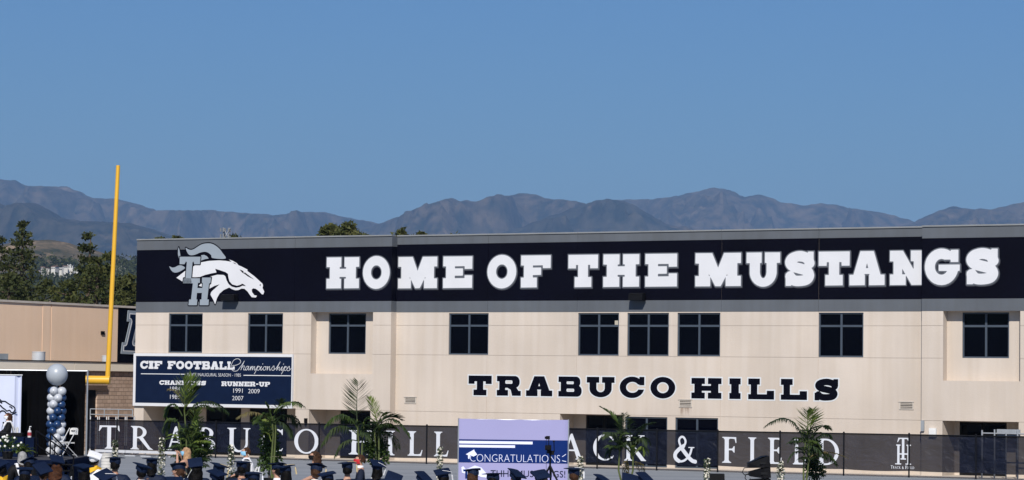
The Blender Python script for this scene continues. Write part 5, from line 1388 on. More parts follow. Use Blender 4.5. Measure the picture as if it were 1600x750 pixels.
# white folding chairs
WPL = mat('white_chair_plastic', (0.74, 0.73, 0.70), 0.45, 0.4, 0.05, 3); CFR = mat('chair_frame', (0.55, 0.55, 0.55), 0.4, 0.4, 0.05, 3)
def folding_chair(label, loc, rz, group='white folding chairs', text=False):
    c = thing('folding_chair', label, 'chair', loc, rz, group)
    s_ = MB()
    for i in range(7):
        for j in range(7):
            x = -0.21 + 0.42 * i / 6; y = -0.20 + 0.40 * j / 6
            s_.v.append((x * (0.92 + 0.08 * j / 6), y, 0.445 - 0.012 * (1 - ((i - 3) / 3) ** 2)))
    for i in range(6):
        for j in range(6): s_.f.append((i * 7 + j, (i + 1) * 7 + j, (i + 1) * 7 + j + 1, i * 7 + j + 1)); s_.m.append(0)
    s_.box(-0.2, 0.2, -0.19, 0.19, 0.405, 0.43)
    s_.build('seat', WPL, c, True)
    b = MB()
    n = 10
    for i in range(n + 1):
        t = (i / n - 0.5) * 2; x = 0.225 * t; y = -0.255 - 0.03 * (1 - t * t)
        hgt = 0.70 + 0.0; top = 0.86 - 0.04 * abs(t) ** 4
        b.v += [(x, y, 0.66), (x, y - 0.01, top), (x, y - 0.03, top), (x, y - 0.02, 0.66)]
    for i in range(n):
        a = i * 4
        for k in range(4): b.f.append((a + k, a + (k + 1) % 4, a + 4 + (k + 1) % 4, a + 4 + k)); b.m.append(0)
    b.f += [(0, 3, 2, 1), (n * 4, n * 4 + 1, n * 4 + 2, n * 4 + 3)]; b.m += [0, 0]
    bo_ = b.build('backrest', WPL, c, True)
    for s1 in (-1, 1):
        MB().tube([(s1 * 0.225, 0.26, 0.01), (s1 * 0.225, 0.0, 0.42), (s1 * 0.225, -0.25, 0.85)], 0.012, 6).build('frame', CFR, c)
        MB().tube([(s1 * 0.21, -0.28, 0.01), (s1 * 0.21, 0.16, 0.42)], 0.012, 6).build('leg', CFR, c)
    for y_, z_ in ((0.24, 0.04), (-0.24, 0.06)): MB().tube([(-0.22, y_, z_), (0.22, y_, z_)], 0.010, 6).build('stretcher', CFR, c)
    if text:
        text_mesh('MUSTANGS', 'chair_lettering', NAVY, bo_, -0.15, 0.15, 0.745, 0.79, 0.266, 0.0).rotation_euler = (0, 0, math.pi)
    return c
cp = at(104, 710, SZ - 1.4)
ch0 = folding_chair('white folding chair with printed backrest alone on the stage', (cp.x, SZ - 1.4, deck_z), R(128), text=True)
# stair rails
ra = thing('stair_rails', 'black stair handrails sloping down from the stage front', 'railing', (0, 0, 0))
def P(px, py, Z): return at(px, py, Z)
for dz in (0.0, 1.0):
    Zt, Zb = SZ - 2.3 - dz, SZ - 4.0 - dz
    top = [P(57 + dz * 22, 673 + dz * 4, Zt), P(78.5 + dz * 20, 692 + dz * 3, Zt - 0.6), P(115 , 714, Zb)]
    m = MB(); m.tube([top[0], top[2]], 0.022, 8); m.tube([(top[2].x, top[2].y, gz(80)), top[2]], 0.022, 8)
    mid = top[0].lerp(top[2], 0.5); m.tube([(mid.x, mid.y, gz(80) + 0.3), mid], 0.02, 8); m.tube([(top[0].x, top[0].y, deck_z - 0.1), top[0]], 0.022, 8)
    m.tube([top[0] - Vector((0, 0, 0.4)), top[2] - Vector((0, 0, 0.4))], 0.018, 8)
    m.build('handrail', BLACKM, ra, True)
st_ = thing('stage_steps', 'black portable steps up to the stage front', 'steps', (at(100, 712, SZ - 3).x, SZ - 4.6, gz(80)))
for k in range(4):
    MB().box(-0.55, 0.55, -1.05 + 0.26 * k, -0.8 + 0.26 * k, 0.17 * (k + 1) - 0.03, 0.17 * (k + 1)).build('tread', BLACKM, st_)
for sx in (-0.53, 0.53): MB().add([(sx, -1.05, 0), (sx, 0, 0), (sx, 0, 0.66), (sx, -0.25, 0.63), (sx, -1.05, 0.12), (sx + 0.02, -1.05, 0), (sx + 0.02, 0, 0), (sx + 0.02, 0, 0.66), (sx + 0.02, -0.25, 0.63), (sx + 0.02, -1.05, 0.12)],
    [(0, 1, 2, 3, 4), (9, 8, 7, 6, 5), (0, 5, 6, 1), (1, 6, 7, 2), (2, 7, 8, 3), (3, 8, 9, 4), (4, 9, 5, 0)]).build('stringer', BLACKM, st_)
# ------------------------------------------------------------------ palms in pots
PALM = leaf_material('palm_leaf', (0.018, 0.036, 0.008), (0.038, 0.068, 0.013), (0.082, 0.115, 0.026), 2.2)
PALM_L = leaf_material('young_palm_leaf', (0.075, 0.120, 0.018), (0.115, 0.165, 0.026), (0.17, 0.20, 0.045), 2.2)
PALM_D = leaf_material('shaded_palm_leaf', (0.010, 0.021, 0.006), (0.020, 0.038, 0.010), (0.042, 0.062, 0.016), 2.2)  # near-black leaf colour, shade of the darker fronds put into the green
DRYLEAF = leaf_material('dry_palm_leaf', (0.10, 0.085, 0.03), (0.15, 0.12, 0.045), (0.20, 0.16, 0.07), 2.2)
STEMM = mat('palm_stem', (0.085, 0.105, 0.035), 0.6, 0.2, 0.25, 5)
POTM = mat('black_pot', (0.006, 0.006, 0.0065), 0.55, 0.2)
LM = {'n': PALM, 'l': PALM_L, 'd': PALM_D, 'y': DRYLEAF}
def frond(pts, leaf, n, hang, spread=1.0, width=0.017, tip_short=0.35):
    """a feather leaf: rachis through pts (local metres), n leaflets a side of length leaf; hang 0 stiff .. 1 hanging"""
    pts = [Vector(p) for p in pts]
    def bez(t):
        if len(pts) == 2: return pts[0].lerp(pts[1], t)
        a, b, c = pts; b2 = b * 2 - (a + c) * 0.5
        return a * (1 - t) ** 2 + b2 * 2 * t * (1 - t) + c * t * t
    mb = MB()
    mb.tube([bez(i / 8) for i in range(9)], [0.016 * (1 - 0.8 * i / 8) for i in range(9)], 5)
    n = int(n * 1.3)
    for i in range(n):
        t = 0.16 + 0.84 * (i + 0.5) / n
        p = bez(t); d = (bez(min(1, t + 0.03)) - bez(t - 0.03)).normalized()
        sd = d.cross(Vector((0, 0, 1)))
        if sd.length < 0.25: sd = d.cross(Vector((0.2, 1, 0)))
        sd.normalize(); nrm = sd.cross(d).normalized()
        L0 = 1.05 * leaf * (0.45 + 1.1 * math.sin(math.pi * min(1, (0.12 + 0.80 * t))) * 0.6) * (1 - tip_short * max(0, (t - 0.7) / 0.3))
        for s in (-1, 1):
            L = L0 * random.uniform(0.85, 1.12)
            fwd = 0.42 + 0.55 * t + random.uniform(-.12, .12)
            v = (sd * s * spread + d * fwd + nrm * random.uniform(0.05, 0.3)).normalized()
            a = p; b = p + v * L * 0.5 - Vector((0, 0, 0.12 * hang * L)); c = p + v * L * (1 - 0.30 * hang) - Vector((0, 0, 0.72 * hang * L))
            w = (v.cross(Vector((0, 0, 1))) + nrm * 0.4 + Vector((random.gauss(0, .3), random.gauss(0, .3), random.gauss(0, .3)))).normalized() * width
            mb.add([a - w * 0.5, a + w * 0.5, b + w, b - w, c], [(0, 1, 2, 3), (3, 2, 4)])
    return mb
def pot(parent, r=0.24, h=0.42):
    m = MB(); m.lathe([(r * 0.75, 0), (r * 0.95, h * 0.9), (r * 1.05, h * 0.9), (r * 1.05, h), (r * 0.9, h), (r * 0.86, h * 0.92)], 18)
    m.build('pot', POTM, parent, True)
    MB().lathe([(r * 0.85, h * 0.86), (0.01, h * 0.9)], 14).build('soil', mat('potting_soil', (0.03, 0.022, 0.015), 1.0, 0.1), parent)
def palm(label, px, Z, stems, fronds, pot_r=0.24):
    b = stand(px, Z)
    t = thing('potted_palm', label, 'palm', b, 0, 'potted palms along the track')
    pot(t, pot_r)
    def L(px_, py_, dy=0.0): return at(px_, py_, Z + dy) - b
    for st in stems:
        p = [L(*q) for q in st]
        p = [Vector((p[0].x * 0.5, p[0].y * 0.5, 0.36))] + p
        MB().tube(p, [0.028] + [0.026 - 0.012 * i / len(p) for i in range(len(p) - 1)], 7).build('stem', STEMM, t, True)
    for f in fronds:
        k, pts, leaf, n, hang = f[:5]
        sp = f[5] if len(f) > 5 else 1.0
        dy = random.uniform(-0.5, 0.5)
        q = [L(x, y, dy * (i / (len(pts) - 1)) ** 1.2 + (0.0)) for i, (x, y) in enumerate(pts)]
        frond(q, leaf, n, hang, sp).build('frond', LM[k], t)
    return t
random.seed(31)
Zp = 76
def burst(cx, cy, n, r0, r1, a0, a1, kinds='ndd', leaf=0.22, hang=0.5):
    out = []
    for i in range(n):
        a = R(a0 + (a1 - a0) * (i + random.random()) / n); r = random.uniform(r0, r1)
        mx, my = cx + 0.55 * r * math.cos(a), cy - 0.62 * r * math.sin(a); ex, ey = cx + r * math.cos(a), cy - r * math.sin(a) * 0.86 + 0.10 * r * abs(math.cos(a))
        out.append((random.choice(kinds), [(cx + random.uniform(-3, 3), cy + random.uniform(0, 10)), (mx, my), (ex, ey)], leaf * random.uniform(0.8, 1.2), 13, hang))
    return out
palm('tallest potted palm, its pale spear leaf crossing the championship sign', 293, Zp, [[(292, 735), (291, 680), (288, 640)], [(298, 730), (303, 690), (300, 655)], [(286, 735), (282, 690), (279, 660)]],
     [('l', [(288, 645), (288.5, 620), (286, 590)], 0.36, 26, -0.25, 0.65), ('l', [(289, 640), (294, 615), (300, 588)], 0.34, 24, -0.25, 0.6), ('d', [(290, 640), (300, 618), (311, 606)], 0.34, 22, 0.2, 0.8),
      ('d', [(292, 645), (322, 627), (356, 644)], 0.34, 22, 0.8), ('n', [(290, 650), (312, 634), (334, 640)], 0.30, 18, 0.7), ('y', [(287, 632), (275, 612), (264, 610)], 0.20, 14, 0.3), ('n', [(285, 650), (270, 632), (259, 652)], 0.30, 18, 0.6),
      ('n', [(283, 668), (268, 655), (258, 680)], 0.28, 18, 0.7), ('l', [(300, 668), (304, 650), (307, 640)], 0.26, 16, 0.0, 0.7), ('l', [(302, 690), (308, 668), (313, 652)], 0.28, 16, 0.1, 0.7)]
     + burst(298, 692, 16, 22, 42, -20, 200, 'nndl') + burst(300, 716, 14, 16, 36, -40, 215, 'nd'), 0.30)
palm('leaning potted palm with a long drooping frond pointing left, right of the U', 425, Zp, [[(424, 720), (427, 680), (425, 650)], [(428, 722), (430, 690), (431, 662)]],
     [('n', [(426, 656), (448, 630), (472, 634)], 0.34, 22, 0.75), ('d', [(427, 658), (450, 648), (466, 664)], 0.34, 22, 0.9), ('n', [(425, 652), (420, 640), (416, 632)], 0.26, 16, 0.2, 0.7), ('d', [(427, 655), (434, 638), (437, 624)], 0.28, 18, 0.2, 0.8),
      ('y', [(424, 660), (398, 644), (370, 653)], 0.22, 20, 0.8), ('n', [(425, 656), (408, 648), (398, 662)], 0.24, 14, 0.6), ('l', [(424, 690), (418, 670), (416, 656)], 0.24, 14, 0.1, 0.7), ('d', [(428, 662), (444, 662), (456, 682)], 0.30, 18, 0.9)]
     + burst(427, 664, 5, 14, 30, 10, 170, 'ddn'))
palm('slender potted palm with one upright feather frond above the fence', 560, Zp, [[(561, 722), (560, 690), (558, 655)], [(565, 722), (566, 690), (569, 662)]],
     [('d', [(558, 660), (557.5, 628), (559.5, 596)], 0.42, 30, -0.15, 1.0), ('n', [(558, 668), (535, 648), (510, 664)], 0.34, 24, 0.9), ('d', [(559, 680), (530, 666), (504, 694)], 0.36, 24, 1.0), ('n', [(559, 672), (548, 655), (538, 660)], 0.30, 16, 0.6),
      ('d', [(560, 690), (540, 690), (524, 712)], 0.28, 16, 0.9), ('n', [(562, 680), (570, 660), (577, 652)], 0.28, 16, 0.4), ('d', [(562, 690), (572, 676), (582, 690)], 0.26, 14, 0.8)]
     + burst(563, 676, 4, 14, 28, 0, 180, 'd'))
palm('potted palm with fan of fronds bending right over the I', 592, Zp + 1, [[(592, 722), (592, 690), (591, 660)], [(588, 722), (586, 690), (585, 668)]],
     [('l', [(590, 662), (584, 640), (577, 621)], 0.28, 20, 0.0, 0.6), ('n', [(591, 660), (596, 650), (600, 645)], 0.28, 14, 0.1, 0.8), ('d', [(592, 662), (608, 652), (627, 656)], 0.32, 20, 0.1, 0.6), ('n', [(592, 665), (616, 656), (640, 682)], 0.34, 22, 0.7),
      ('n', [(592, 668), (606, 662), (622, 672)], 0.30, 18, 0.6), ('l', [(591, 668), (580, 655), (570, 660)], 0.28, 16, 0.4), ('d', [(591, 674), (574, 664), (562, 680)], 0.28, 16, 0.7), ('n', [(592, 672), (600, 664), (611, 668)], 0.28, 14, 0.4), ('d', [(593, 676), (612, 680), (622, 700)], 0.26, 14, 0.9)]
     + burst(592, 676, 9, 14, 30, 0, 180, 'nnd'))
palm('potted palm with twin pale trunks standing in front of the K', 977, Zp + 1, [[(966.5, 735), (967.5, 715), (969, 690)], [(989, 735), (989, 712), (988, 695)]],
     [('n', [(969, 692), (965, 660), (938, 636)], 0.26, 26, 0.2, 0.6), ('d', [(970, 690), (974, 664), (976, 646)], 0.30, 18, 0.3, 0.8), ('d', [(970, 695), (956, 676), (941, 684)], 0.28, 18, 0.8), ('d', [(988, 700), (1000, 672), (1022, 660)], 0.28, 22, 0.4, 0.8),
      ('d', [(987, 698), (984, 672), (982, 656)], 0.30, 18, 0.3), ('d', [(988, 700), (1002, 684), (1012, 694)], 0.28, 16, 0.9), ('l', [(990, 712), (1004, 698), (1009, 710)], 0.22, 12, 0.8), ('l', [(988, 716), (986, 706), (986, 698)], 0.22, 10, 0.1, 0.6), ('d', [(970, 705), (956, 700), (950, 716)], 0.26, 14, 0.9),
      ('y', [(981, 718), (978, 726), (979, 742)], 0.2, 12, 0.6, 0.5), ('d', [(987, 705), (976, 690), (968, 700)], 0.28, 16, 0.8), ('d', [(972, 700), (982, 690), (990, 706)], 0.26, 14, 0.9), ('y', [(992, 722), (1000, 726), (1003, 740)], 0.18, 10, 0.8)]
     + burst(969, 694, 7, 12, 30, 0, 200, 'dn') + burst(988, 700, 7, 12, 28, -20, 180, 'dn'))
palm('potted palm with a thin frond arching left above the E of FIELD', 1256, Zp, [[(1255.5, 735), (1257, 705), (1259, 685)], [(1262, 735), (1265, 705), (1267, 685)]],
     [('l', [(1260, 690), (1262, 662), (1261, 642)], 0.36, 26, -0.1, 0.9), ('n', [(1261, 688), (1268, 660), (1270, 640)], 0.36, 24, 0.0, 0.9), ('d', [(1256, 692), (1232, 655), (1194, 667)], 0.22, 26, 0.9), ('n', [(1264, 690), (1280, 668), (1294, 670)], 0.32, 18, 0.4), ('d', [(1265, 695), (1284, 680), (1298, 682)], 0.30, 18, 0.7),
      ('y', [(1264, 716), (1290, 706), (1325, 716)], 0.16, 18, 0.5), ('d', [(1258, 710), (1242, 706), (1231, 722)], 0.16, 12, 0.9), ('n', [(1262, 700), (1250, 684), (1240, 694)], 0.28, 16, 0.7), ('d', [(1266, 712), (1286, 706), (1308, 726)], 0.28, 18, 0.9), ('n', [(1265, 700), (1272, 690), (1282, 700)], 0.28, 16, 0.7), ('d', [(1266, 705), (1274, 698), (1290, 716)], 0.26, 14, 0.8)]
     + burst(1262, 690, 6, 14, 30, 0, 180, 'ndd') + burst(1264, 712, 6, 12, 26, -30, 210, 'd'))
# ------------------------------------------------------------------ leafy potted shrubs
SHRUB = leaf_material('shrub_leaf', (0.020, 0.042, 0.010), (0.042, 0.078, 0.016), (0.085, 0.125, 0.028), 3.0)
SHRUB_D = leaf_material('dark_shrub_leaf', (0.012, 0.026, 0.009), (0.022, 0.045, 0.012), (0.045, 0.070, 0.018), 3.0)
def shrub(label, cx, Z, lobes, m, leaf=0.085, n=420):
    b = stand(cx, Z); t = thing('potted_shrub', label, 'shrub', b, 0, 'leafy potted shrubs by the palms')
    pot(t, 0.2, 0.4)
    lf = MB(); top = 0
    for px, py, rx, rz in lobes:
        c = at(px, py, Z) - b; s = F_PX / Z; top = max(top, c.z)
        for _ in range(int(n * rx * rz / 220)):
            d = Vector((random.gauss(0, 1), random.gauss(0, 1), random.gauss(0, 1))).normalized() * random.uniform(0.4, 1.05)
            p = c + Vector((d.x * rx / s, d.y * rx / s, d.z * rz / s))
            a = (d + Vector((random.gauss(0, .6), random.gauss(0, .6), random.gauss(0, .6)))).normalized(); w = a.orthogonal().normalized(); w = Matrix.Rotation(random.uniform(0, 6.28), 3, a) @ w
            L = leaf * random.uniform(0.7, 1.4); u = a.cross(w).normalized()
            lf.add([p, p + a * L * 0.5 + w * L * 0.30, p + a * L, p + a * L * 0.5 - w * L * 0.30, p + a * L * 0.5 + u * L * 0.08], [(0, 4, 1), (1, 4, 2), (2, 4, 3), (3, 4, 0)])
    st = MB()
    for _ in range(5): st.tube([(random.uniform(-.05, .05), random.uniform(-.05, .05), 0.36), (random.uniform(-.1, .1), random.uniform(-.1, .1), max(0.6, top * 0.9))], 0.012, 5)
    st.build('stems', BARK, t); lf.build('foliage', m, t)
    return t
shrub('dark dense potted shrub under the tallest palm', 303, Zp + 0.9, [(300, 690, 22, 26), (315, 700, 16, 22), (290, 712, 14, 20)], SHRUB_D)
shrub('tall glossy potted shrub hiding the second C on the fence', 421, Zp + 0.8, [(421, 668, 13, 16), (420, 690, 15, 18), (424, 712, 15, 20), (412, 726, 10, 14)], SHRUB)
shrub('potted shrub with pale blooms between the H and the I', 588, Zp + 1.6, [(588, 690, 16, 16), (592, 712, 16, 22), (578, 700, 11, 14)], SHRUB)
shrub('round dark potted shrub at the foot of the palm before the D', 1274, Zp + 0.9, [(1274, 736, 14, 14), (1270, 722, 10, 10), (1274, 700, 10, 16)], SHRUB_D)

# ------------------------------------------------------------------ slim flowering vines on stakes
BLOOM = mat('cream_bloom', (0.74, 0.70, 0.58), 0.7, 0.2, 0.05, 5); VINE = leaf_material('vine_leaf', (0.030, 0.055, 0.014), (0.060, 0.095, 0.022), (0.11, 0.14, 0.04), 6.0)
def vine(label, px, py_top, Z, wpx):
    b = stand(px, Z); t = thing('flowering_vine', label, 'plant', b, random.uniform(0, 6), 'slim flowering vines along the track')
    H = (at(px, py_top, Z) - b).z; s = F_PX / Z; r0 = wpx / s / 2
    pot(t, 0.17, 0.32); MB().tube([(0, 0, 0.28), (0.02, 0.01, H * 0.96)], 0.012, 6).build('stake', BARK, t)
    lf, fl = MB(), MB(); n = int(330 * H)
    for i in range(n):
        z = 0.32 + (H - 0.32) * random.random() ** 0.9; f = (z - 0.3) / (H - 0.3); r = r0 * (1.05 - 0.55 * f) * (0.75 + 0.45 * noise.noise(Vector((z * 5, px, 0)))) * math.sqrt(random.random()) * 1.15
        a = random.uniform(0, 6.28); p = Vector((r * math.cos(a), r * math.sin(a), z)); d = Vector((math.cos(a), math.sin(a), random.uniform(-.6, .8))).normalized()
        if random.random() < 0.2:
            q = random.uniform(0.022, 0.036); u = d.orthogonal().normalized(); v = d.cross(u)
            c = p + d * 0.03
            for k in range(5):
                a1, a2 = k * 1.2566, k * 1.2566 + 0.95
                fl.add([c, c + (u * math.cos(a1) + v * math.sin(a1)) * q + d * 0.012, c + (u * math.cos(a2) + v * math.sin(a2)) * q + d * 0.012], [(0, 1, 2)])
        else:
            L = random.uniform(0.05, 0.09); w = Vector((-math.sin(a), math.cos(a), random.uniform(-.5, .5))).normalized()
            lf.add([p, p + d * L * 0.5 + w * L * 0.32, p + d * L, p + d * L * 0.5 - w * L * 0.32], [(0, 1, 2, 3)])
    lf.build('leaves', VINE, t); fl.build('blossoms', BLOOM, t)
for lab, px, py, w in (('slim flowering vine in front of the T, leftmost of the vines', 178.5, 689, 10), ('slim flowering vine between the R and the A of the fence lettering', 251.5, 685, 11), ('slim flowering vine below the U of the fence lettering', 360, 696, 11),
                       ('slim flowering vine left of the lilac backdrop', 686.5, 699, 8), ('slim flowering vine right beside the lilac backdrop', 906, 714, 10), ('slim flowering vine below the ampersand, by the black speaker box', 1104.5, 717, 11), ('slim flowering vine right of the stacked speakers', 1219.5, 722, 10)):
    vine(lab, px, py, 73 if px < 600 else 74, w)

# ------------------------------------------------------------------ flowers on the stage front
random.seed(77)
fz_ = SZ - 4.3
fp = at(14, 712, fz_); t = thing('flower_arrangement', 'white flower arrangement on the stage floor before the navy table', 'flowers', (fp.x, fz_, deck_z))
MB().lathe([(0.13, 0), (0.17, 0.2), (0.16, 0.22)], 14).build('planter', POTM, t)
lf, fl = MB(), MB()
for i in range(260):
    a = random.uniform(0, 6.28); e = random.uniform(0.1, 1.5); r = random.uniform(0.15, 0.42); d = Vector((math.cos(a) * math.cos(e), math.sin(a) * math.cos(e), math.sin(e))); p = Vector((0, 0, 0.18)) + d * r
    w = d.orthogonal().normalized(); w = Matrix.Rotation(random.uniform(0, 6.28), 3, d) @ w; L = random.uniform(0.06, 0.11)
    lf.add([p, p + d * L * .5 + w * L * .3, p + d * L, p + d * L * .5 - w * L * .3], [(0, 1, 2, 3)])
for i in range(24):
    a = random.uniform(0, 6.28); e = random.uniform(0.2, 1.5); d = Vector((math.cos(a) * math.cos(e), math.sin(a) * math.cos(e), math.sin(e))); c = Vector((0, 0, 0.2)) + d * random.uniform(0.38, 0.5)
    fl.ball(c, random.uniform(0.028, 0.042), n=6)
lf.build('leaves', SHRUB, t); fl.build('blossoms', mat('white_bloom', (0.8, 0.79, 0.72), 0.7), t)
fp = at(37, 712, fz_); t = thing('potted_fern', 'bright green low fern beside the white flower arrangement', 'fern', (fp.x, fz_, deck_z))
MB().lathe([(0.12, 0), (0.16, 0.16), (0.15, 0.18)], 14).build('planter', POTM, t)
for i in range(34):
    a = random.uniform(0, 6.28); e = random.uniform(0.25, 1.3); L = random.uniform(0.26, 0.44); d = Vector((math.cos(a) * math.cos(e), math.sin(a) * math.cos(e), math.sin(e)))
    frond([(0, 0, 0.16), Vector((0, 0, 0.16)) + d * L * 0.6, Vector((0, 0, 0.16)) + d * L - Vector((0, 0, 0.10))], 0.07, 9, 0.2, 1.0, 0.012).build('frond', PALM_L if i % 3 else PALM, t)

# ------------------------------------------------------------------ lilac photo backdrop
BZ_ = 71.0
LILAC = mat('lilac_cloth', (0.317, 0.307, 0.508), 0.75, 0.2, 0.02, 0.8); ROYAL = mat('royal_blue_cloth', (0.005, 0.022, 0.125), 0.8, 0.1, 0.05, 0.8); PALEP = mat('pale_lilac_print', (0.72, 0.75, 0.93), 0.7, 0.2, 0.02, 1)
bd_a, bd_b = at(717, 700, BZ_), at(887, 700, BZ_)
bd = thing('photo_backdrop', 'lilac and blue congratulations backdrop on a stand before the fence', 'backdrop', ((bd_a.x + bd_b.x) / 2, BZ_, gz(BZ_)), 0.0)
bw = (bd_b.x - bd_a.x) / 2; bz = lambda px, py: at(px, py, BZ_).z - gz(BZ_); bx = lambda px, py=700: at(px, py, BZ_).x - bd.location.x
ztop_, zb1, zb0, zbot = bz(800, 655), bz(800, 687), bz(800, 723), 0.12
def fold(x, z):
    e = abs(x) / bw; tl = math.hypot(x - bw, z - ztop_); 
    d = 0.012 * noise.noise(Vector((x * 1.5, z * 0.8, 2.0))) + 0.010 * math.sin(math.atan2(z - ztop_, x - bw) * 16) * math.exp(-tl * 1.5)
    return d + 0.03 * max(0, (e - 0.94) / 0.06) ** 2
def cloth_patch(x0, x1, z0, z1, off, th=0.004):
    mb = MB(); nx_, nz_ = 40, 14
    for i in range(nx_ + 1):
        for j in range(nz_ + 1):
            x, z = x0 + (x1 - x0) * i / nx_, z0 + (z1 - z0) * j / nz_
            zz = z - (0.012 * math.sin(math.pi * i / nx_) if abs(z - ztop_) < 1e-6 else 0) + (0.008 * noise.noise(Vector((x * 3, 0, 0))) if abs(z - ztop_) < 1e-6 else 0)
            mb.v.append((x, fold(x, z) + off, zz))
    for i in range(nx_):
        for j in range(nz_):
            a = i * (nz_ + 1) + j; mb.f.append((a, a + nz_ + 1, a + nz_ + 2, a + 1)); mb.m.append(0)
    return mb
cloth_patch(-bw, bw, zbot, ztop_, 0).build('fabric', LILAC, bd, True)
cloth_patch(-bw + 0.002, bw - 0.002, zb0, zb1, -0.006).build('blue_band', ROYAL, bd, True)
for x1_, y0, y1 in ((832, 689, 693.2), (804.7, 695, 699)):
    cloth_patch(bx(717.5), bx(x1_), bz(760, y1), bz(760, y0), -0.011).build('printed_stripe', PALEP, bd, True)
for sx in (-1, 1):
    MB().tube([(sx * (bw + 0.01), 0.05, 0), (sx * (bw + 0.01), 0.05, ztop_ + 0.01)], 0.02, 8).build('pole', STEEL, bd)
    MB().tube([(sx * (bw + 0.01), -0.35, 0.02), (sx * (bw + 0.01), 0.45, 0.02)], 0.02, 8).build('foot', STEEL, bd)
MB().tube([(-bw, 0.06, ztop_ - 0.02), (bw, 0.06, ztop_ - 0.02)], 0.018, 8).build('crossbar', STEEL, bd)
def on_cloth(o, extra):
    for v in o.data.vertices: v.co.y = v.co.y + fold(v.co.x, v.co.z) - extra
    return o
on_cloth(text_mesh('CONGRATULATIONS', 'printed_word', PALEP, bd, bx(735), bx(875), bz(805, 721.5), bz(805, 710), 0.0, -0.022), 0.012)
on_cloth(text_mesh('THHS MUSTANGS!', 'printed_word', SIGNNAVY, bd, bx(767), bx(883.5), bz(825, 745), bz(825, 734.8), 0.0, 0.0), 0.006)
def bd_poly(pts, nm, m, off):
    p = [(bx(x, y), bz(x, y)) for x, y in pts]; mb = MB(); loops_to_mb(mb, [p], lambda x, y: (x, y), -0.002, 0.003); return on_cloth(mb.build(nm, m, bd), off)
bd_poly([(728, 709.5), (741, 702), (742, 705), (746, 710), (740, 713), (735, 711), (733.5, 717), (731.5, 716), (731.5, 711)], 'printed_cap', PALEP, 0.013)
for q in ([(878, 713), (884, 709), (884.4, 709.8), (878.4, 713.8)], [(878, 719), (884.5, 720.4), (884.3, 721.4), (877.9, 719.9)]): bd_poly(q, 'printed_dash', PALEP, 0.013)
bd_poly([(721, 730), (724, 728), (728, 733), (733, 731), (742, 727), (752, 730), (760, 739), (764, 742), (761, 746), (752, 745), (744, 741), (738, 747), (731, 741), (722, 738)], 'printed_horse', PALEP, 0.006)
bd_poly([(724, 733), (733, 733), (733, 736), (730.5, 736), (730.5, 747), (727, 747), (727, 736), (724, 736)], 'printed_monogram', ROYAL, 0.009)

# ------------------------------------------------------------------ camcorder on tripod, loudspeakers, bin
TZ = 67.0
tb = stand(859, TZ); tp = thing('video_tripod', 'black video camera on a tall tripod in front of the lilac backdrop', 'tripod', tb)
l_ = lambda px, py, dy=0: at(px, py, TZ + dy) - tb
hub = l_(859.5, 728)
MB().tube([l_(860.5, 748), hub, l_(860, 708)], [0.02, 0.022, 0.02], 8).build('column', BLACKM, tp)
for a in (R(200), R(-30), R(85)):
    MB().tube([hub, hub + Vector((math.cos(a) * 0.28, math.sin(a) * 0.28, -hub.z * 0.5)), Vector((math.cos(a) * 0.62, math.sin(a) * 0.62, 0.01))], [0.026, 0.022, 0.014], 7).build('leg', BLACKM, tp)
m = MB(); c = l_(858, 702); m.box(c.x - 0.05, c.x + 0.05, -0.08, 0.08, c.z - 0.10, c.z + 0.10); c2 = l_(862, 707); m.box(c2.x - 0.06, c2.x + 0.06, -0.05, 0.06, c2.z - 0.06, c2.z + 0.04); m.build('fluid_head', BLACKM, tp)
m = MB(); c = l_(856.5, 699.5); m.box(c.x - 0.075, c.x + 0.075, -0.16, 0.12, c.z - 0.055, c.z + 0.055); m.tube([(c.x, -0.16, c.z), (c.x, -0.26, c.z)], 0.05, 12); m.build('camera_body', BLACKM, tp)
m = MB(); m.tube([l_(857.5, 700), l_(857.5, 686)], 0.012, 6); m.build('mic_pole', BLACKM, tp)
m = MB(); c = l_(856.3, 684); m.box(c.x - 0.045, c.x + 0.045, -0.05, 0.09, c.z - 0.04, c.z + 0.04); m.tube([(c.x - .01, 0, c.z), (c.x - .07, -0.02, c.z)], 0.03, 8); m.build('monitor', BLACKM, tp)
m = MB(); m.tube([l_(866, 706), l_(865.5, 690)], 0.012, 6); c = l_(865.5, 689.5); m.box(c.x - 0.025, c.x + 0.025, -0.02, 0.02, c.z - 0.02, c.z + 0.02); m.build('pan_handle', BLACKM, tp)
MB().tube([l_(853.6, 686), l_(853.4, 745)], 0.005, 5).build('cable', BLACKM, tp)
LZ_ = 70.0
sb_ = stand(1188, LZ_); sp_ = thing('loudspeaker_stack', 'stack of angled black loudspeaker cabinets on a stand', 'loudspeaker', sb_)
l2 = lambda px, py, dy=0: at(px, py, LZ_ + dy) - sb_
for k, q in enumerate(([(1168.5, 723.5), (1191, 713), (1200, 712), (1202.5, 728), (1191, 730.5), (1169, 731)], [(1170.5, 737), (1192, 731.5), (1202, 729), (1202.8, 746), (1192, 747), (1171.5, 744)], [(1173, 749), (1202.5, 747.5), (1201, 764), (1174, 757)])):
    p = [l2(*v) for v in q]; n = len(p); yb0, yb1 = -0.32, 0.32
    tap = lambda v, s: (v.x, s * (0.36 if v.x > 0 else 0.22), v.z)
    mb = MB(); mb.add([tap(v, -1) for v in p] + [tap(v, 1) for v in p], [tuple(range(n - 1, -1, -1)), tuple(range(n, 2 * n))] + [(i, (i + 1) % n, (i + 1) % n + n, i + n) for i in range(n)])
    o = mb.build('cabinet', BLACKM, sp_)
    c = sum(p, Vector()) / n
    MB().box(c.x - 0.02, c.x + 0.14, -0.375, -0.34, c.z - 0.03, c.z + 0.03).build('handle', POTM, o)
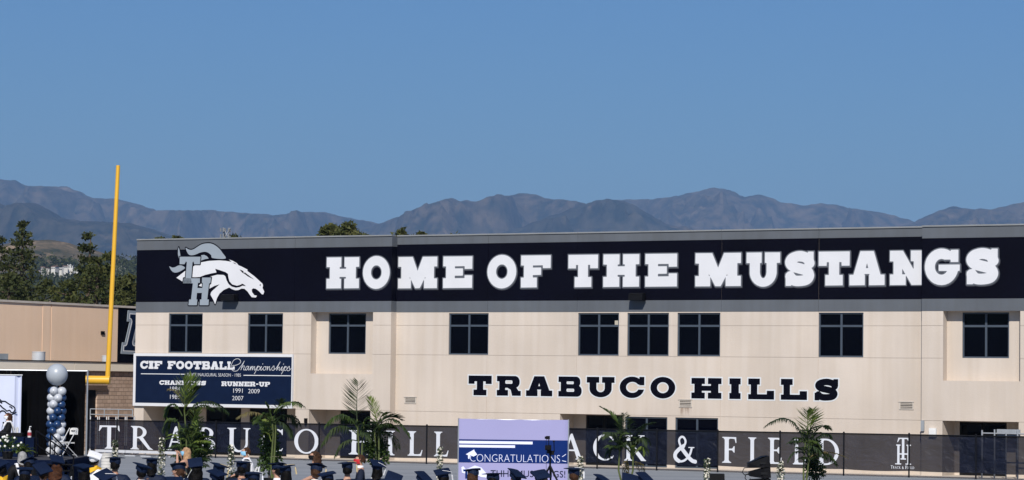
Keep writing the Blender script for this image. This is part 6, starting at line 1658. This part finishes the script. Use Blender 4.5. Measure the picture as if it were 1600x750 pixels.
m = MB(); m.tube([(0.05, 0, 0), (0.05, 0, l2(1188, 757).z)], 0.035, 8)
for a in (0.3, 2.4, 4.5): m.tube([(0.05, 0, 0.5), (0.05 + 0.6 * math.cos(a), 0.6 * math.sin(a), 0.01)], 0.016, 6)
m.build('stand', BLACKM, sp_)
MB().tube([l2(1172, 730.5), l2(1163, 731), l2(1159.5, 738), l2(1164, 742.5), l2(1170, 740)], 0.012, 6).tube([l2(1171, 742), l2(1165.5, 741), l2(1164, 747), l2(1168, 752), l2(1173, 748)], 0.012, 6).build('cable', BLACKM, sp_, True)
sb2 = stand(1120, LZ_); s2 = thing('monitor_speaker', 'squat black speaker box on a pole beside a flowering vine', 'loudspeaker', sb2)
za, zb_ = (at(1120, 740.2, LZ_) - sb2).z, (at(1120, 766, LZ_) - sb2).z
m = MB(); m.add([(-0.19, -0.18, zb_), (0.19, -0.18, zb_), (0.19, 0.18, zb_), (-0.19, 0.18, zb_), (-0.175, -0.15, za), (0.175, -0.15, za), (0.175, 0.18, za), (-0.175, 0.18, za)], [(0, 3, 2, 1), (4, 5, 6, 7), (0, 1, 5, 4), (1, 2, 6, 5), (2, 3, 7, 6), (3, 0, 4, 7)])
m.build('cabinet', BLACKM, s2); MB().tube([(0, 0, 0), (0, 0, zb_)], 0.03, 8).build('pole', BLACKM, s2)
MB().box(-0.4, 0.4, -0.03, 0.03, 0, 0.03).box(-0.03, 0.03, -0.4, 0.4, 0.031, 0.06).build('base', BLACKM, s2)
bb = stand(166, 78); bn = thing('ribbed_bin', 'off white ribbed round bin beside the stage', 'bin', bb)
zt_ = (at(166, 708.5, 78) - bb).z; rr = 9.3 / (F_PX / 78)
prof = [(rr * 0.94, 0)]
k = 0.0
while k < zt_ - 0.05: prof += [(rr * 0.97, k + 0.02), (rr, k + 0.035), (rr, k + 0.06), (rr * 0.97, k + 0.075)]; k += 0.085
prof += [(rr * 1.03, zt_ - 0.03), (rr * 1.03, zt_), (rr * 0.96, zt_), (rr * 0.95, zt_ - 0.3)]
MB().lathe(prof, 24).build('body', mat('off_white_plastic', (0.55, 0.53, 0.49), 0.6, 0.3, 0.06, 3), bn)
MB().lathe([(rr * 0.9, zt_ - 0.25), (0.01, zt_ - 0.22)], 20).build('liner', POTM, bn)
# ------------------------------------------------------------------ people
random.seed(404)
SKINS = [mat('skin_light', (0.44, 0.25, 0.17), 0.55, 0.3, 0.06, 8), mat('skin_tan', (0.36, 0.19, 0.12), 0.55, 0.3, 0.06, 8), mat('skin_deep', (0.12, 0.06, 0.04), 0.55, 0.3, 0.06, 8)]
HAIRS = {'black': mat('black_hair', (0.0035, 0.003, 0.003), 0.6, 0.08, 0.5, 18, 0.5, 60), 'brown': mat('brown_hair', (0.045, 0.022, 0.012), 0.6, 0.08, 0.5, 18, 0.5, 60), 'auburn': mat('auburn_hair', (0.050, 0.020, 0.010), 0.6, 0.08, 0.5, 18, 0.5, 60),
         'blonde': mat('blonde_hair', (0.36, 0.22, 0.12), 0.6, 0.08, 0.35, 18, 0.5, 60), 'white': mat('white_hair', (0.27, 0.265, 0.255), 0.6, 0.08, 0.25, 22, 0.6, 40)}
GOWN = mat('navy_gown', (0.0042, 0.0095, 0.028), 0.65, 0.18, 0.3, 3, 0.4, 9); CAPM_ = mat('navy_cap', (0.0045, 0.0105, 0.031), 0.7, 0.14, 0.15, 4)
WGOWN = mat('white_gown', (0.72, 0.72, 0.74), 0.7, 0.25, 0.05, 3, 0.4, 9); BGOWN = mat('black_gown', (0.006, 0.006, 0.007), 0.7, 0.15, 0.3, 3, 0.4, 9)
WHITEC = mat('white_cloth', (0.74, 0.74, 0.75), 0.7, 0.2, 0.05, 5); YELC = mat('yellow_stole', (0.75, 0.42, 0.02), 0.6, 0.25, 0.08, 5); BLUEC = mat('pale_blue_cloth', (0.25, 0.52, 0.72), 0.6, 0.2, 0.06, 5)
SUIT = mat('navy_suit', (0.010, 0.014, 0.028), 0.8, 0.15, 0.2, 5); DRESS = mat('black_dress', (0.005, 0.005, 0.006), 0.8, 0.15, 0.3, 5); REDC = mat('red_mask_cloth', (0.48, 0.025, 0.03), 0.7, 0.2, 0.06, 5); PINKC = mat('magenta_cloth', (0.32, 0.02, 0.16), 0.7, 0.2, 0.08, 5)
EYEM = mat('eye', (0.02, 0.015, 0.012), 0.2, 0.5); LIPM = mat('lips', (0.30, 0.10, 0.09), 0.5); SHOEM = mat('black_shoe', (0.008, 0.008, 0.008), 0.4, 0.4)
def skin_mesh(name, nodes, edges, levels=1):
    """grow one continuous surface round a skeleton: nodes {key: (x, y, z, r)}"""
    keys = list(nodes); idx = {k: i for i, k in enumerate(keys)}
    me = bpy.data.meshes.new(name); me.from_pydata([nodes[k][:3] for k in keys], [(idx[a], idx[b]) for a, b in edges], [])
    o = bpy.data.objects.new(name, me); COL.objects.link(o)
    m = o.modifiers.new('skin', 'SKIN'); m.use_smooth_shade = True; m.branch_smoothing = 0.6
    for i, k in enumerate(keys):
        sv = me.skin_vertices[0].data[i]; r = nodes[k][3]; sv.radius = r if isinstance(r, tuple) else (r, r); sv.use_root = (i == 0)
    sd = o.modifiers.new('sub', 'SUBSURF'); sd.levels = levels; sd.render_levels = levels
    dg = bpy.context.evaluated_depsgraph_get()
    out = bpy.data.meshes.new_from_object(o.evaluated_get(dg)); out.name = name; out.materials.clear(); out.materials.append(SKINS[0])
    out.polygons.foreach_set('use_smooth', [True] * len(out.polygons))
    bpy.data.objects.remove(o); bpy.data.meshes.remove(me)
    return out
def skeleton(pose):
    N = {}; E = []
    st = pose == 'stand'
    dz = 0.40 if st else 0.0
    N['pelvis'] = (0, 0, 0.55 + dz, (0.15, 0.11)); N['spine'] = (0, -0.015, 0.76 + dz, (0.125, 0.095)); N['chest'] = (0, -0.02, 0.93 + dz, (0.145, 0.10)); N['neck0'] = (0, -0.01, 1.045 + dz, 0.06)
    N['neck'] = (0, 0.008, 1.10 + dz, 0.052); N['jaw'] = (0, 0.03, 1.155 + dz, (0.062, 0.066)); N['head'] = (0, 0.018, 1.225 + dz, (0.076, 0.094)); N['crown'] = (0, 0.012, 1.29 + dz, (0.058, 0.07))
    E += [('pelvis', 'spine'), ('spine', 'chest'), ('chest', 'neck0'), ('neck0', 'neck'), ('neck', 'jaw'), ('jaw', 'head'), ('head', 'crown')]
    N['nose'] = (0, 0.128, 1.200 + dz, 0.012); N['noseb'] = (0, 0.112, 1.215 + dz, 0.011); E += [('head', 'noseb'), ('noseb', 'nose')]
    for s in (-1, 1):
        k = 'lr'[s > 0]
        N['ear' + k] = (s * 0.088, 0.0, 1.205 + dz, 0.016); E.append(('head', 'ear' + k))
        N['sh' + k] = (s * 0.182, -0.015, 0.985 + dz, 0.064); E.append(('chest', 'sh' + k))
        if pose == 'raise': el, wr = (s * 0.27, 0.10, 0.86), (s * 0.12, 0.17, 1.10)
        elif st: el, wr = (s * 0.25, 0.05, 1.13), (s * 0.18, 0.27, 1.10)
        else: el, wr = (s * 0.265, 0.03, 0.745), (s * 0.15, 0.26, 0.655)
        N['el' + k] = (*el, 0.046); N['wr' + k] = (*wr, 0.030); E += [('sh' + k, 'el' + k), ('el' + k, 'wr' + k)]
        d = (Vector(wr) - Vector(el)).normalized(); p = Vector(wr) + d * 0.06
        N['palm' + k] = (*p, (0.038, 0.018)); E.append(('wr' + k, 'palm' + k))
        sd = Vector((1, 0, 0)) if abs(d.x) < 0.8 else Vector((0, 1, 0)); sd = (sd - d * sd.dot(d)).normalized(); cu = d.cross(sd).normalized(); cu = cu if cu.z < 0 else -cu
        for q, (off, L) in enumerate(((-0.030, 0.070), (-0.010, 0.082), (0.010, 0.077), (0.029, 0.060))):
            a = p + sd * off + d * 0.03; b = a + d * L * 0.5 + cu * 0.012; c = b + d * L * 0.45 + cu * 0.03
            N['f%s%d0' % (k, q)] = (*a, 0.0085); N['f%s%d1' % (k, q)] = (*b, 0.008); N['f%s%d2' % (k, q)] = (*c, 0.007)
            E += [('palm' + k, 'f%s%d0' % (k, q)), ('f%s%d0' % (k, q), 'f%s%d1' % (k, q)), ('f%s%d1' % (k, q), 'f%s%d2' % (k, q))]
        a = Vector(wr) + d * 0.03 - sd * s * 0.035; b = a + d * 0.035 - sd * s * 0.02 + cu * 0.01; N['t%s0' % k] = (*a, 0.011); N['t%s1' % k] = (*b, 0.009); E += [('wr' + k, 't%s0' % k), ('t%s0' % k, 't%s1' % k)]
        if st: kn, an, to = (s * 0.10, 0.02, 0.50), (s * 0.11, -0.01, 0.09), (s * 0.13, 0.15, 0.04)
        else: kn, an, to = (s * 0.11, 0.43, 0.54), (s * 0.115, 0.45, 0.10), (s * 0.125, 0.60, 0.045)
        N['hip' + k] = (s * 0.09, 0.0 if st else 0.05, 0.52 + dz, 0.085)
        N['kn' + k] = (*kn, 0.058); N['an' + k] = (*an, 0.038); N['to' + k] = (*to, (0.042, 0.03)); E += [('pelvis', 'hip' + k), ('hip' + k, 'kn' + k), ('kn' + k, 'an' + k), ('an' + k, 'to' + k)]
    return N, E
def garment(name, N, parts, grow, over={}, levels=1):
    """a garment grown round some bones of the same skeleton"""
    E = [e for e in skeleton_edges if e[0] in parts and e[1] in parts]
    G = {}
    for k in parts:
        x, y, z, r = N[k]; r = r if not isinstance(r, tuple) else r
        g = grow.get(k, grow['*']); G[k] = (x, y, z, tuple(v + g for v in r) if isinstance(r, tuple) else r + g)
    for k, v in over.items(): G[k] = v
    return skin_mesh(name, G, E, levels)
BODY, GOWNM, POSES = {}, {}, {}
for pose in ('sit', 'raise', 'stand'):
    N, skeleton_edges = skeleton(pose); POSES[pose] = (N, skeleton_edges)
    BODY[pose] = skin_mesh('body_' + pose, N, skeleton_edges)
    base = ['pelvis', 'spine', 'chest', 'neck0', 'shl', 'shr', 'ell', 'elr', 'wrl', 'wrr', 'hipl', 'hipr', 'knl', 'knr', 'anl', 'anr']
    GOWNM[pose] = garment('gown_' + pose, N, base, {'*': 0.035, 'neck0': 0.020, 'shl': 0.034, 'shr': 0.034, 'ell': 0.065, 'elr': 0.065, 'wrl': 0.05, 'wrr': 0.05, 'chest': 0.030, 'anl': 0.07, 'anr': 0.07, 'knl': 0.06, 'knr': 0.06})
N, skeleton_edges = POSES['sit']
JACKET = garment('jacket', N, ['pelvis', 'spine', 'chest', 'shl', 'shr', 'ell', 'elr', 'wrl', 'wrr'], {'*': 0.022, 'wrl': 0.012, 'wrr': 0.012})
TROUSERS = garment('trousers', N, ['pelvis', 'hipl', 'hipr', 'knl', 'knr', 'anl', 'anr'], {'*': 0.018})
DRESSM = garment('dress', N, ['pelvis', 'spine', 'chest', 'hipl', 'hipr', 'knl', 'knr', 'shl', 'shr'], {'*': 0.014, 'knl': 0.015, 'knr': 0.015, 'shl': 0.008, 'shr': 0.008})
N, skeleton_edges = POSES['raise']
TOPM = garment('sleeveless_top', N, ['pelvis', 'spine', 'chest', 'hipl', 'hipr', 'knl', 'knr'], {'*': 0.016})
def shoe_mesh():
    m = MB()
    for s in (-1, 1):
        m.ball((s * 0.122, 0.545, 0.045), 0.05, 0.13, 0.042, 10)
    return m.mesh('shoes', SHOEM)
SHOES = shoe_mesh()
def hair_mesh(kind):
    m = MB(); n = 16
    def shell(z_low_front, z_low_back, infl=1.0, wave=0.0, flare=0.0):
        o = len(m.v); rows = 12
        for j in range(rows + 1):
            for k in range(n):
                a = 2 * math.pi * k / n                       # a = 0 is +x ; front is +y
                back = 0.5 - 0.5 * math.sin(a)                # 1 at the back
                zl = z_low_front + (z_low_back - z_low_front) * back ** 0.7
                ztop_h = 1.312
                t = j / rows; z = ztop_h + (zl - ztop_h) * t
                hh = min(1.0, max(0.0, (ztop_h - z) / 0.115)); r = math.sqrt(max(0.0, 1 - (1 - hh) ** 2))
                rx, ry = 0.089 * infl, 0.110 * infl
                if z < 1.17: f = (1.17 - z) / 0.4; rx = rx * (1 + flare * f); ry = ry * (1 + flare * 0.6 * f)
                wv = 1 + wave * noise.noise(Vector((math.cos(a) * 2.5, math.sin(a) * 2.5, z * 14)))
                y_ = ry * r * math.sin(a) * wv - 0.008 - (0.02 * max(0, (1.15 - z) / 0.3) if z < 1.15 else 0)
                if math.sin(a) > 0 and z < 1.27: y_ = min(y_, 0.035)
                m.v.append((rx * r * math.cos(a) * wv, y_, z))
        for j in range(rows):
            for k in range(n):
                k2 = (k + 1) % n; m.f.append((o + j * n + k, o + (j + 1) * n + k, o + (j + 1) * n + k2, o + j * n + k2)); m.m.append(0)
        e = o + rows * n
        m.f.append(tuple(e + k for k in range(n))); m.m.append(0)
    if kind == 'short': shell(1.27, 1.12, 0.97, 0.06, -1.6)
    elif kind == 'bob': shell(1.22, 1.03, 1.06, 0.14, 0.35)
    elif kind == 'long': shell(1.20, 0.86, 1.02, 0.10, 0.30)
    elif kind == 'curly': shell(1.20, 0.93, 1.16, 0.42, 0.75)
    elif kind == 'bald': shell(1.24, 1.12, 0.955, 0.03, -1.6)
    me = m.mesh('hair_' + kind, HAIRS['black']); me.polygons.foreach_set('use_smooth', [True] * len(me.polygons)); return me
HAIRM = {k: hair_mesh(k) for k in ('short', 'bob', 'long', 'curly', 'bald')}
def cap_mesh():
    m = MB(); prof = [(0.094, -0.098), (0.099, -0.06), (0.093, -0.012), (0.084, -0.002)]
    n = 18; o = len(m.v)
    for r, z in prof:
        for k in range(n):
            a = 2 * math.pi * k / n; m.v.append((r * 0.97 * math.cos(a), r * 1.13 * math.sin(a), z - (0.02 * max(0, -math.sin(a)) if z < -0.05 else 0)))
    for i in range(len(prof) - 1):
        for k in range(n): m.f.append((o + i * n + k, o + i * n + (k + 1) % n, o + (i + 1) * n + (k + 1) % n, o + (i + 1) * n + k)); m.m.append(0)
    b = 0.128; nb = 5; bow = lambda x, y: -0.006 * ((x / b) ** 2 + (y / b) ** 2)
    for zt, fl in ((0.006, False), (-0.004, True)):
        o = len(m.v)
        for i in range(nb + 1):
            for j in range(nb + 1):
                x, y = -b + 2 * b * i / nb, -b + 2 * b * j / nb; m.v.append((x, y, zt + bow(x, y)))
        for i in range(nb):
            for j in range(nb):
                f = (o + i * (nb + 1) + j, o + (i + 1) * (nb + 1) + j, o + (i + 1) * (nb + 1) + j + 1, o + i * (nb + 1) + j + 1)
                m.f.append(f[::-1] if fl else f); m.m.append(0)
    rim = [(-b, -b), (b, -b), (b, b), (-b, b)]
    for i in range(4):
        (x0, y0), (x1, y1) = rim[i], rim[(i + 1) % 4]
        m.add([(x0, y0, -0.016), (x1, y1, -0.016), (x1, y1, -0.006), (x0, y0, -0.006)], [(0, 1, 2, 3)])
    m.ball((0, 0, 0.010), 0.012, 0.012, 0.006, 8)
    return m.mesh('mortarboard', CAPM_)
CAPME = cap_mesh()
tm = MB(); tm.tube([(0, 0, 0.014), (0.07, -0.06, 0.012), (0.132, -0.10, 0.0), (0.136, -0.104, -0.05)], 0.004, 5); tm.tube([(0.136, -0.104, -0.05), (0.137, -0.105, -0.07), (0.138, -0.106, -0.17)], [0.007, 0.013, 0.016], 7)
TASSEL = tm.mesh('tassel', WHITEC)
def eye_mesh():
    m = MB()
    for s in (-1, 1): m.ball((s * 0.032, 0.106, 1.232), 0.011, 0.008, 0.007, 8)
    return m.mesh('eyes', EYEM)
EYES = eye_mesh(); mm = MB(); mm.ball((0, 0.104, 1.158), 0.024, 0.010, 0.007, 8); LIPS = mm.mesh('mouth', LIPM)
def mask_mesh():
    m = MB(); n = 10; rows = 5
    for j in range(rows + 1):
        for i in range(n + 1):
            a = math.pi * (0.06 + 0.88 * i / n); t = j / rows; z = 1.215 - 0.095 * t
            rr = 0.083 + 0.010 * math.sin(math.pi * t) ; ry = 0.118 + 0.022 * math.sin(math.pi * (0.25 + 0.6 * t)) * math.sin(a) ** 4
            m.v.append((rr * math.cos(a), max(0.0, ry * math.sin(a) + 0.004 - 0.02 * t), z))
    for j in range(rows):
        for i in range(n): q = j * (n + 1) + i; m.f.append((q, q + n + 1, q + n + 2, q + 1)); m.m.append(0)
    for s in (-1, 1): m.tube([(s * 0.082, 0.025, 1.20), (s * 0.094, -0.004, 1.215)], 0.003, 4)
    return m.mesh('face_mask', BLUEC)
MASK = mask_mesh()
def stole_mesh():
    """a band lying round the neck and down the front and back of the shoulders"""
    m = MB(); path = [(-0.09, 0.125, 0.70), (-0.10, 0.118, 0.90), (-0.105, 0.06, 1.035), (-0.085, -0.05, 1.075), (-0.03, -0.115, 1.05), (0, -0.128, 1.02), (0.03, -0.115, 1.05), (0.085, -0.05, 1.075), (0.105, 0.06, 1.035), (0.10, 0.118, 0.90), (0.09, 0.125, 0.70)]
    for i, p in enumerate(path):
        d = Vector(path[min(i + 1, len(path) - 1)]) - Vector(path[max(0, i - 1)]); d.normalize()
        out = Vector((p[0], p[1], 0.1 * 0)).normalized() if (p[0] or p[1]) else Vector((0, -1, 0)); sd = d.cross(out).normalized() * 0.045
        for v in (Vector(p) - sd + out * 0.004, Vector(p) + sd + out * 0.004, Vector(p) + sd + out * 0.012, Vector(p) - sd + out * 0.012): m.v.append(tuple(v))
    for i in range(len(path) - 1):
        a = i * 4
        for k in range(4): m.f.append((a + k, a + (k + 1) % 4, a + 4 + (k + 1) % 4, a + 4 + k)); m.m.append(0)
    return m.mesh('stole', YELC)
STOLE = stole_mesh()
def hood_mesh():
    m = MB(); path = [(-0.10, 0.12, 0.92), (-0.12, 0.05, 1.045), (-0.125, -0.06, 1.05), (-0.10, -0.14, 0.90), (-0.05, -0.16, 0.76), (0, -0.162, 0.70), (0.05, -0.16, 0.76), (0.10, -0.14, 0.90), (0.125, -0.06, 1.05), (0.12, 0.05, 1.045), (0.10, 0.12, 0.92)]
    m.tube(path, [0.02, 0.026, 0.030, 0.030, 0.028, 0.026, 0.028, 0.030, 0.030, 0.026, 0.02], 7); return m.mesh('hood', WHITEC)
HOOD = hood_mesh()
cm = MB(); cm.lathe([(0.078, 1.035), (0.074, 1.06), (0.066, 1.085), (0.060, 1.085), (0.066, 1.04)], 16); COLLAR = cm.mesh('collar', WHITEC)
def put(name, me, parent, m, z=0.0, y=0.0):
    o = link(name, me, parent, (0, y, z))
    if m is not None and m != me.materials[0]:
        o.material_slots[0].link = 'OBJECT'; o.material_slots[0].material = m
    return o
GRADS = 'graduates seated in the crowd'
def person(label, loc, rz=0.0, pose='sit', skin=0, hair=('short', 'black'), gown=GOWN, cap=None, tilt=(0, 0, 0), tassel=None, stole=None, collar=None, hood=None, mask=None, scale=1.0, group=GRADS, lean=0.0, outfit=None):
    t = thing('person', label, 'person', loc, rz, group); t.scale = (scale, scale, scale); t.rotation_euler = (lean, 0, rz)
    dz = 0.40 if pose == 'stand' else 0.0
    put('body', BODY[pose], t, SKINS[skin])
    put('eyes', EYES, t, EYEM, dz)
    if not mask: put('mouth', LIPS, t, LIPM, dz)
    if outfit is None: put('gown', GOWNM[pose], t, gown)
    else:
        for nm, me, m_ in outfit: put(nm, me, t, m_)
    if pose != 'stand': put('shoes', SHOES, t, SHOEM)
    if hair: put('hair', HAIRM[hair[0]], t, HAIRS[hair[1]], dz)
    if cap:
        c = put('mortarboard', CAPME, t, cap, 1.312 + dz, 0.0); c.rotation_euler = (R(tilt[0] if tilt[0] < 20 else 20 + (tilt[0] - 20) * 0.62), R(tilt[1]), R(tilt[2]))
        ex, ey = c.rotation_euler.x, c.rotation_euler.y
        c.location = (0.116 * math.sin(ey), 0.004 - 0.116 * math.sin(ex), 1.222 + dz + 0.116 * math.cos(ex) * math.cos(ey))
        if tassel: put('tassel', TASSEL, c, tassel)
    for nm, me, m_ in (('stole', STOLE, stole), ('collar', COLLAR, collar), ('hood', HOOD, hood), ('face_mask', MASK, mask)):
        if m_: put(nm, me, t, m_, dz)
    return t
def seat_spot(px, py, H, scale=1.0):
    """ground point from which something H metres tall reaches photo pixel (px, py)"""
    lo, hi = 36.0, 110.0
    for _ in range(40):
        Z = (lo + hi) / 2; p = at(px, py, Z)
        if p.z - gz(p.y) > H * scale: lo, hi = (lo, Z) if False else (Z, hi)
        else: lo, hi = lo, Z
        # the sight line to a point below the eye sinks with distance
    Z = (lo + hi) / 2; p = at(px, py, Z)
    return Vector((p.x, p.y, gz(p.y)))
def grad(px, py, label, rz=0, **k):
    sc_ = k.get('scale', 1.0)
    k.setdefault('cap', CAPM_)
    return person(label, seat_spot(px, py, 1.338, sc_), R(rz), **k)
GOLD = mat('gold_tassel', (0.50, 0.40, 0.22), 0.5)
grad(3, 722, 'graduate cut by the left edge, yellow stole over navy gown', 20, stole=YELC, hair=('short', 'black'), tilt=(12, -18, 30), skin=1)
person('white haired person in black robe with a white hood, seen from behind', seat_spot(35, 703, 1.335), R(25), hair=('bob', 'white'), gown=BGOWN, hood=WHITEC, group=None)
grad(44, 718, 'graduate with navy cap tilted left, in front of the fern', 30, tilt=(-25, 12, 40), hair=('short', 'black'), scale=0.97)
grad(39, 731, 'dark haired graduate with a level cap, nearest below the white haired person', 5, tilt=(4, 0, 8), hair=('long', 'black'), skin=1)
grad(68, 728, 'graduate with steeply tilted cap and white collar, below left of the balloon column', 20, tilt=(48, -12, 25), hair=('short', 'brown'), collar=WHITEC)
grad(89, 715, 'graduate with long wavy auburn hair under a tilted cap', -10, tilt=(34, 10, 35), hair=('curly', 'auburn'))
grad(131, 727, 'graduate with dark hair low in the row, left of the white gown', 35, tilt=(10, -6, 20), hair=('bob', 'black'), skin=1)
grad(148, 709, 'graduate in white gown and white cap with yellow stole', -25, cap=WHITEC, gown=WGOWN, stole=YELC, tilt=(26, 18, 30), hair=('short', 'black'))
grad(180, 714.5, 'tall graduate with short dark hair and bare neck beside the ribbed bin', 0, tilt=(0, 0, 42), hair=('short', 'black'), skin=1, scale=1.02)
grad(167, 739, 'graduate bowing forward, cap lowest between white gown and ribbed bin', 25, tilt=(30, -22, 15), hair=('short', 'black'), tassel=WHITEC)
grad(221, 726, 'graduate with white collar under a tilted cap, left of the pale blue collar', 15, tilt=(16, 10, 30), hair=('short', 'black'), collar=WHITEC)
grad(237.5, 716, 'graduate wearing a pale blue collar, beside the second vine', 0, tilt=(2, 0, 44), hair=('bob', 'black'), collar=BLUEC, skin=2)
grad(279, 725, 'graduate turned left with face showing, under the tallest palm', 70, tilt=(-8, 14, 20), hair=('short', 'brown'), tassel=GOLD)
grad(308, 720, 'graduate with a mass of dark hair under a large tilted cap, below the tallest palm', -10, tilt=(44, -8, 20), hair=('curly', 'black'), skin=1)
grad(272, 747, 'graduate lowest in the frame under the tallest palm, only the cap showing', 10, tilt=(10, 0, 10), hair=('short', 'black'))
grad(342, 725.5, 'graduate with tilted cap, rear one of a close pair left of the third vine', 10, tilt=(14, 8, 30), hair=('bob', 'black'), tassel=GOLD, skin=2)
grad(339, 737, 'graduate with tilted cap, front one of a close pair left of the third vine', 30, tilt=(20, -6, 28), hair=('short', 'black'))
grad(378, 721, 'graduate with bare nape and white tassel, in front of the bearded robed man', 0, tilt=(2, 0, 38), hair=('short', 'black'), tassel=WHITEC, skin=1)
grad(397, 738, 'graduate with a level cap low between robed man and glossy shrub', -20, tilt=(3, -2, 25), hair=('bob', 'black'), tassel=WHITEC, skin=2)
grad(434, 724, 'graduate in profile with white collar beside the glossy shrub', 60, tilt=(-5, 8, 15), hair=('short', 'black'), collar=WHITEC)
grad(447, 728, 'graduate with long black hair and magenta collar beside the glossy shrub', 20, tilt=(-4, -10, 20), hair=('long', 'black'), collar=PINKC, tassel=GOLD)
grad(493, 726, 'graduate with a gold tassel in front of the woman in black dress', 25, tilt=(-6, 16, 30), hair=('short', 'brown'), tassel=GOLD, collar=WHITEC)
grad(513, 739, 'graduate with a wide level cap at the foot of the woman in black dress', -15, tilt=(6, -12, 30), hair=('bob', 'black'))
grad(543, 722.5, 'graduate with a level cap and bare neck left of the man in red mask', 0, tilt=(1, -4, 30), hair=('short', 'black'), tassel=GOLD)
grad(590, 722, 'graduate with a white tassel right of the man in red mask', -10, tilt=(30, 8, 35), hair=('bob', 'black'), tassel=WHITEC)
grad(614, 743, 'graduate with cap tipped on edge, low right of the man in red mask', -20, tilt=(50, 20, 20), hair=('short', 'black'))
grad(662, 741, 'graduate with a diamond tilted cap, left of the vine by the lilac backdrop', 10, tilt=(50, 0, 45), hair=('long', 'black'), scale=0.98)
grad(694, 735.5, 'graduate with white collar by the vine left of the lilac backdrop', -20, tilt=(18, -10, 30), hair=('short', 'black'), collar=WHITEC, tassel=WHITEC, skin=1)
grad(739, 733, 'graduate with brown hair before the printed horse of the lilac backdrop', -30, tilt=(-8, -6, 30), hair=('bob', 'brown'))
grad(770, 739.5, 'graduate with a flat cap before the letters THHS', 10, tilt=(-4, 2, 40), hair=('bob', 'black'), skin=1)
grad(806, 737, 'blonde graduate with diamond tilted cap, covering the M of MUSTANGS', 10, tilt=(40, 8, 38), hair=('long', 'blonde'))
grad(848, 739, 'blonde graduate with tilted cap beside the camera tripod', -10, tilt=(34, -10, 34), hair=('long', 'blonde'))
grad(897, 731.5, 'graduate with short hair and broad shoulders at the right edge of the lilac backdrop', 0, tilt=(2, 0, 40), hair=('short', 'brown'), tassel=WHITEC)
grad(941, 745.5, 'graduate with only a tilted cap showing, left of the twin trunk palm', 15, tilt=(36, 4, 42), hair=('short', 'black'))
grad(983, 745, 'graduate with a square tilted cap between the twin palm trunks', -10, tilt=(40, 12, 15), hair=('short', 'black'))
grad(1008, 742.5, 'rightmost graduate, diamond tilted cap right of the twin trunk palm', 5, tilt=(48, 0, 45), hair=('short', 'black'))
# two chairs whose backs show in the crowd
for px, py, lab in ((94, 743, 'white folding chair back in the crowd behind the auburn haired graduate'), (299, 746.5, 'white folding chair back in the crowd below the tallest palm')):
    p = seat_spot(px, py, 0.86); folding_chair(lab, p, R(8))
# staff sitting sideways beyond the graduates, and the speaker
def staff(px, py_head, H, rz, label, **k):
    p = seat_spot(px, py_head, H); t = person(label, p, R(rz), group=None, **k)
    return p, t
def staff_chair(p, rz, label):
    a = R(rz); folding_chair(label, (p.x + 0.02 * math.sin(a), p.y, p.z), R(rz))
p, _ = staff(385, 697.5, 1.33, 97, 'balding man in a black robe with white hood and pale blue mask facing left', hair=('bald', 'brown'), gown=BGOWN, hood=WHITEC, mask=BLUEC)
staff_chair(p, 97, 'white folding chair under the balding robed man')
p, _ = staff(492, 702, 1.345, 95, 'woman with curly brown hair in a black dress and black mask facing left', hair=('curly', 'brown'), mask=BGOWN, outfit=[('dress', DRESSM, DRESS)])
staff_chair(p, 95, 'white folding chair under the woman in black dress')
p, _ = staff(563, 708.5, 1.33, 97, 'man in navy suit and white shirt wearing a red mask', hair=('short', 'brown'), mask=REDC, collar=WHITEC, outfit=[('jacket', JACKET, SUIT), ('trousers', TROUSERS, SUIT)])
staff_chair(p, 97, 'white folding chair under the man in red mask')
p, _ = staff(291, 697, 1.335, 75, 'woman with long blonde hair and pale mask raising both hands', pose='raise', hair=('long', 'blonde'), mask=BLUEC, outfit=[('sleeveless_top', TOPM, DRESS)])
staff_chair(p, 75, 'white folding chair under the blonde woman')
sp = at(13, 643.5, SZ - 1.35)
person('speaker in black robe with white hood and white mask at the navy table', (sp.x, sp.y, sp.z - 1.335), R(105), hair=('bob', 'auburn'), gown=BGOWN, hood=WHITEC, mask=WHITEC, group=None)
folding_chair('white folding chair under the robed speaker behind the navy table', (sp.x, sp.y, max(deck_z, sp.z - 1.335)), R(105))
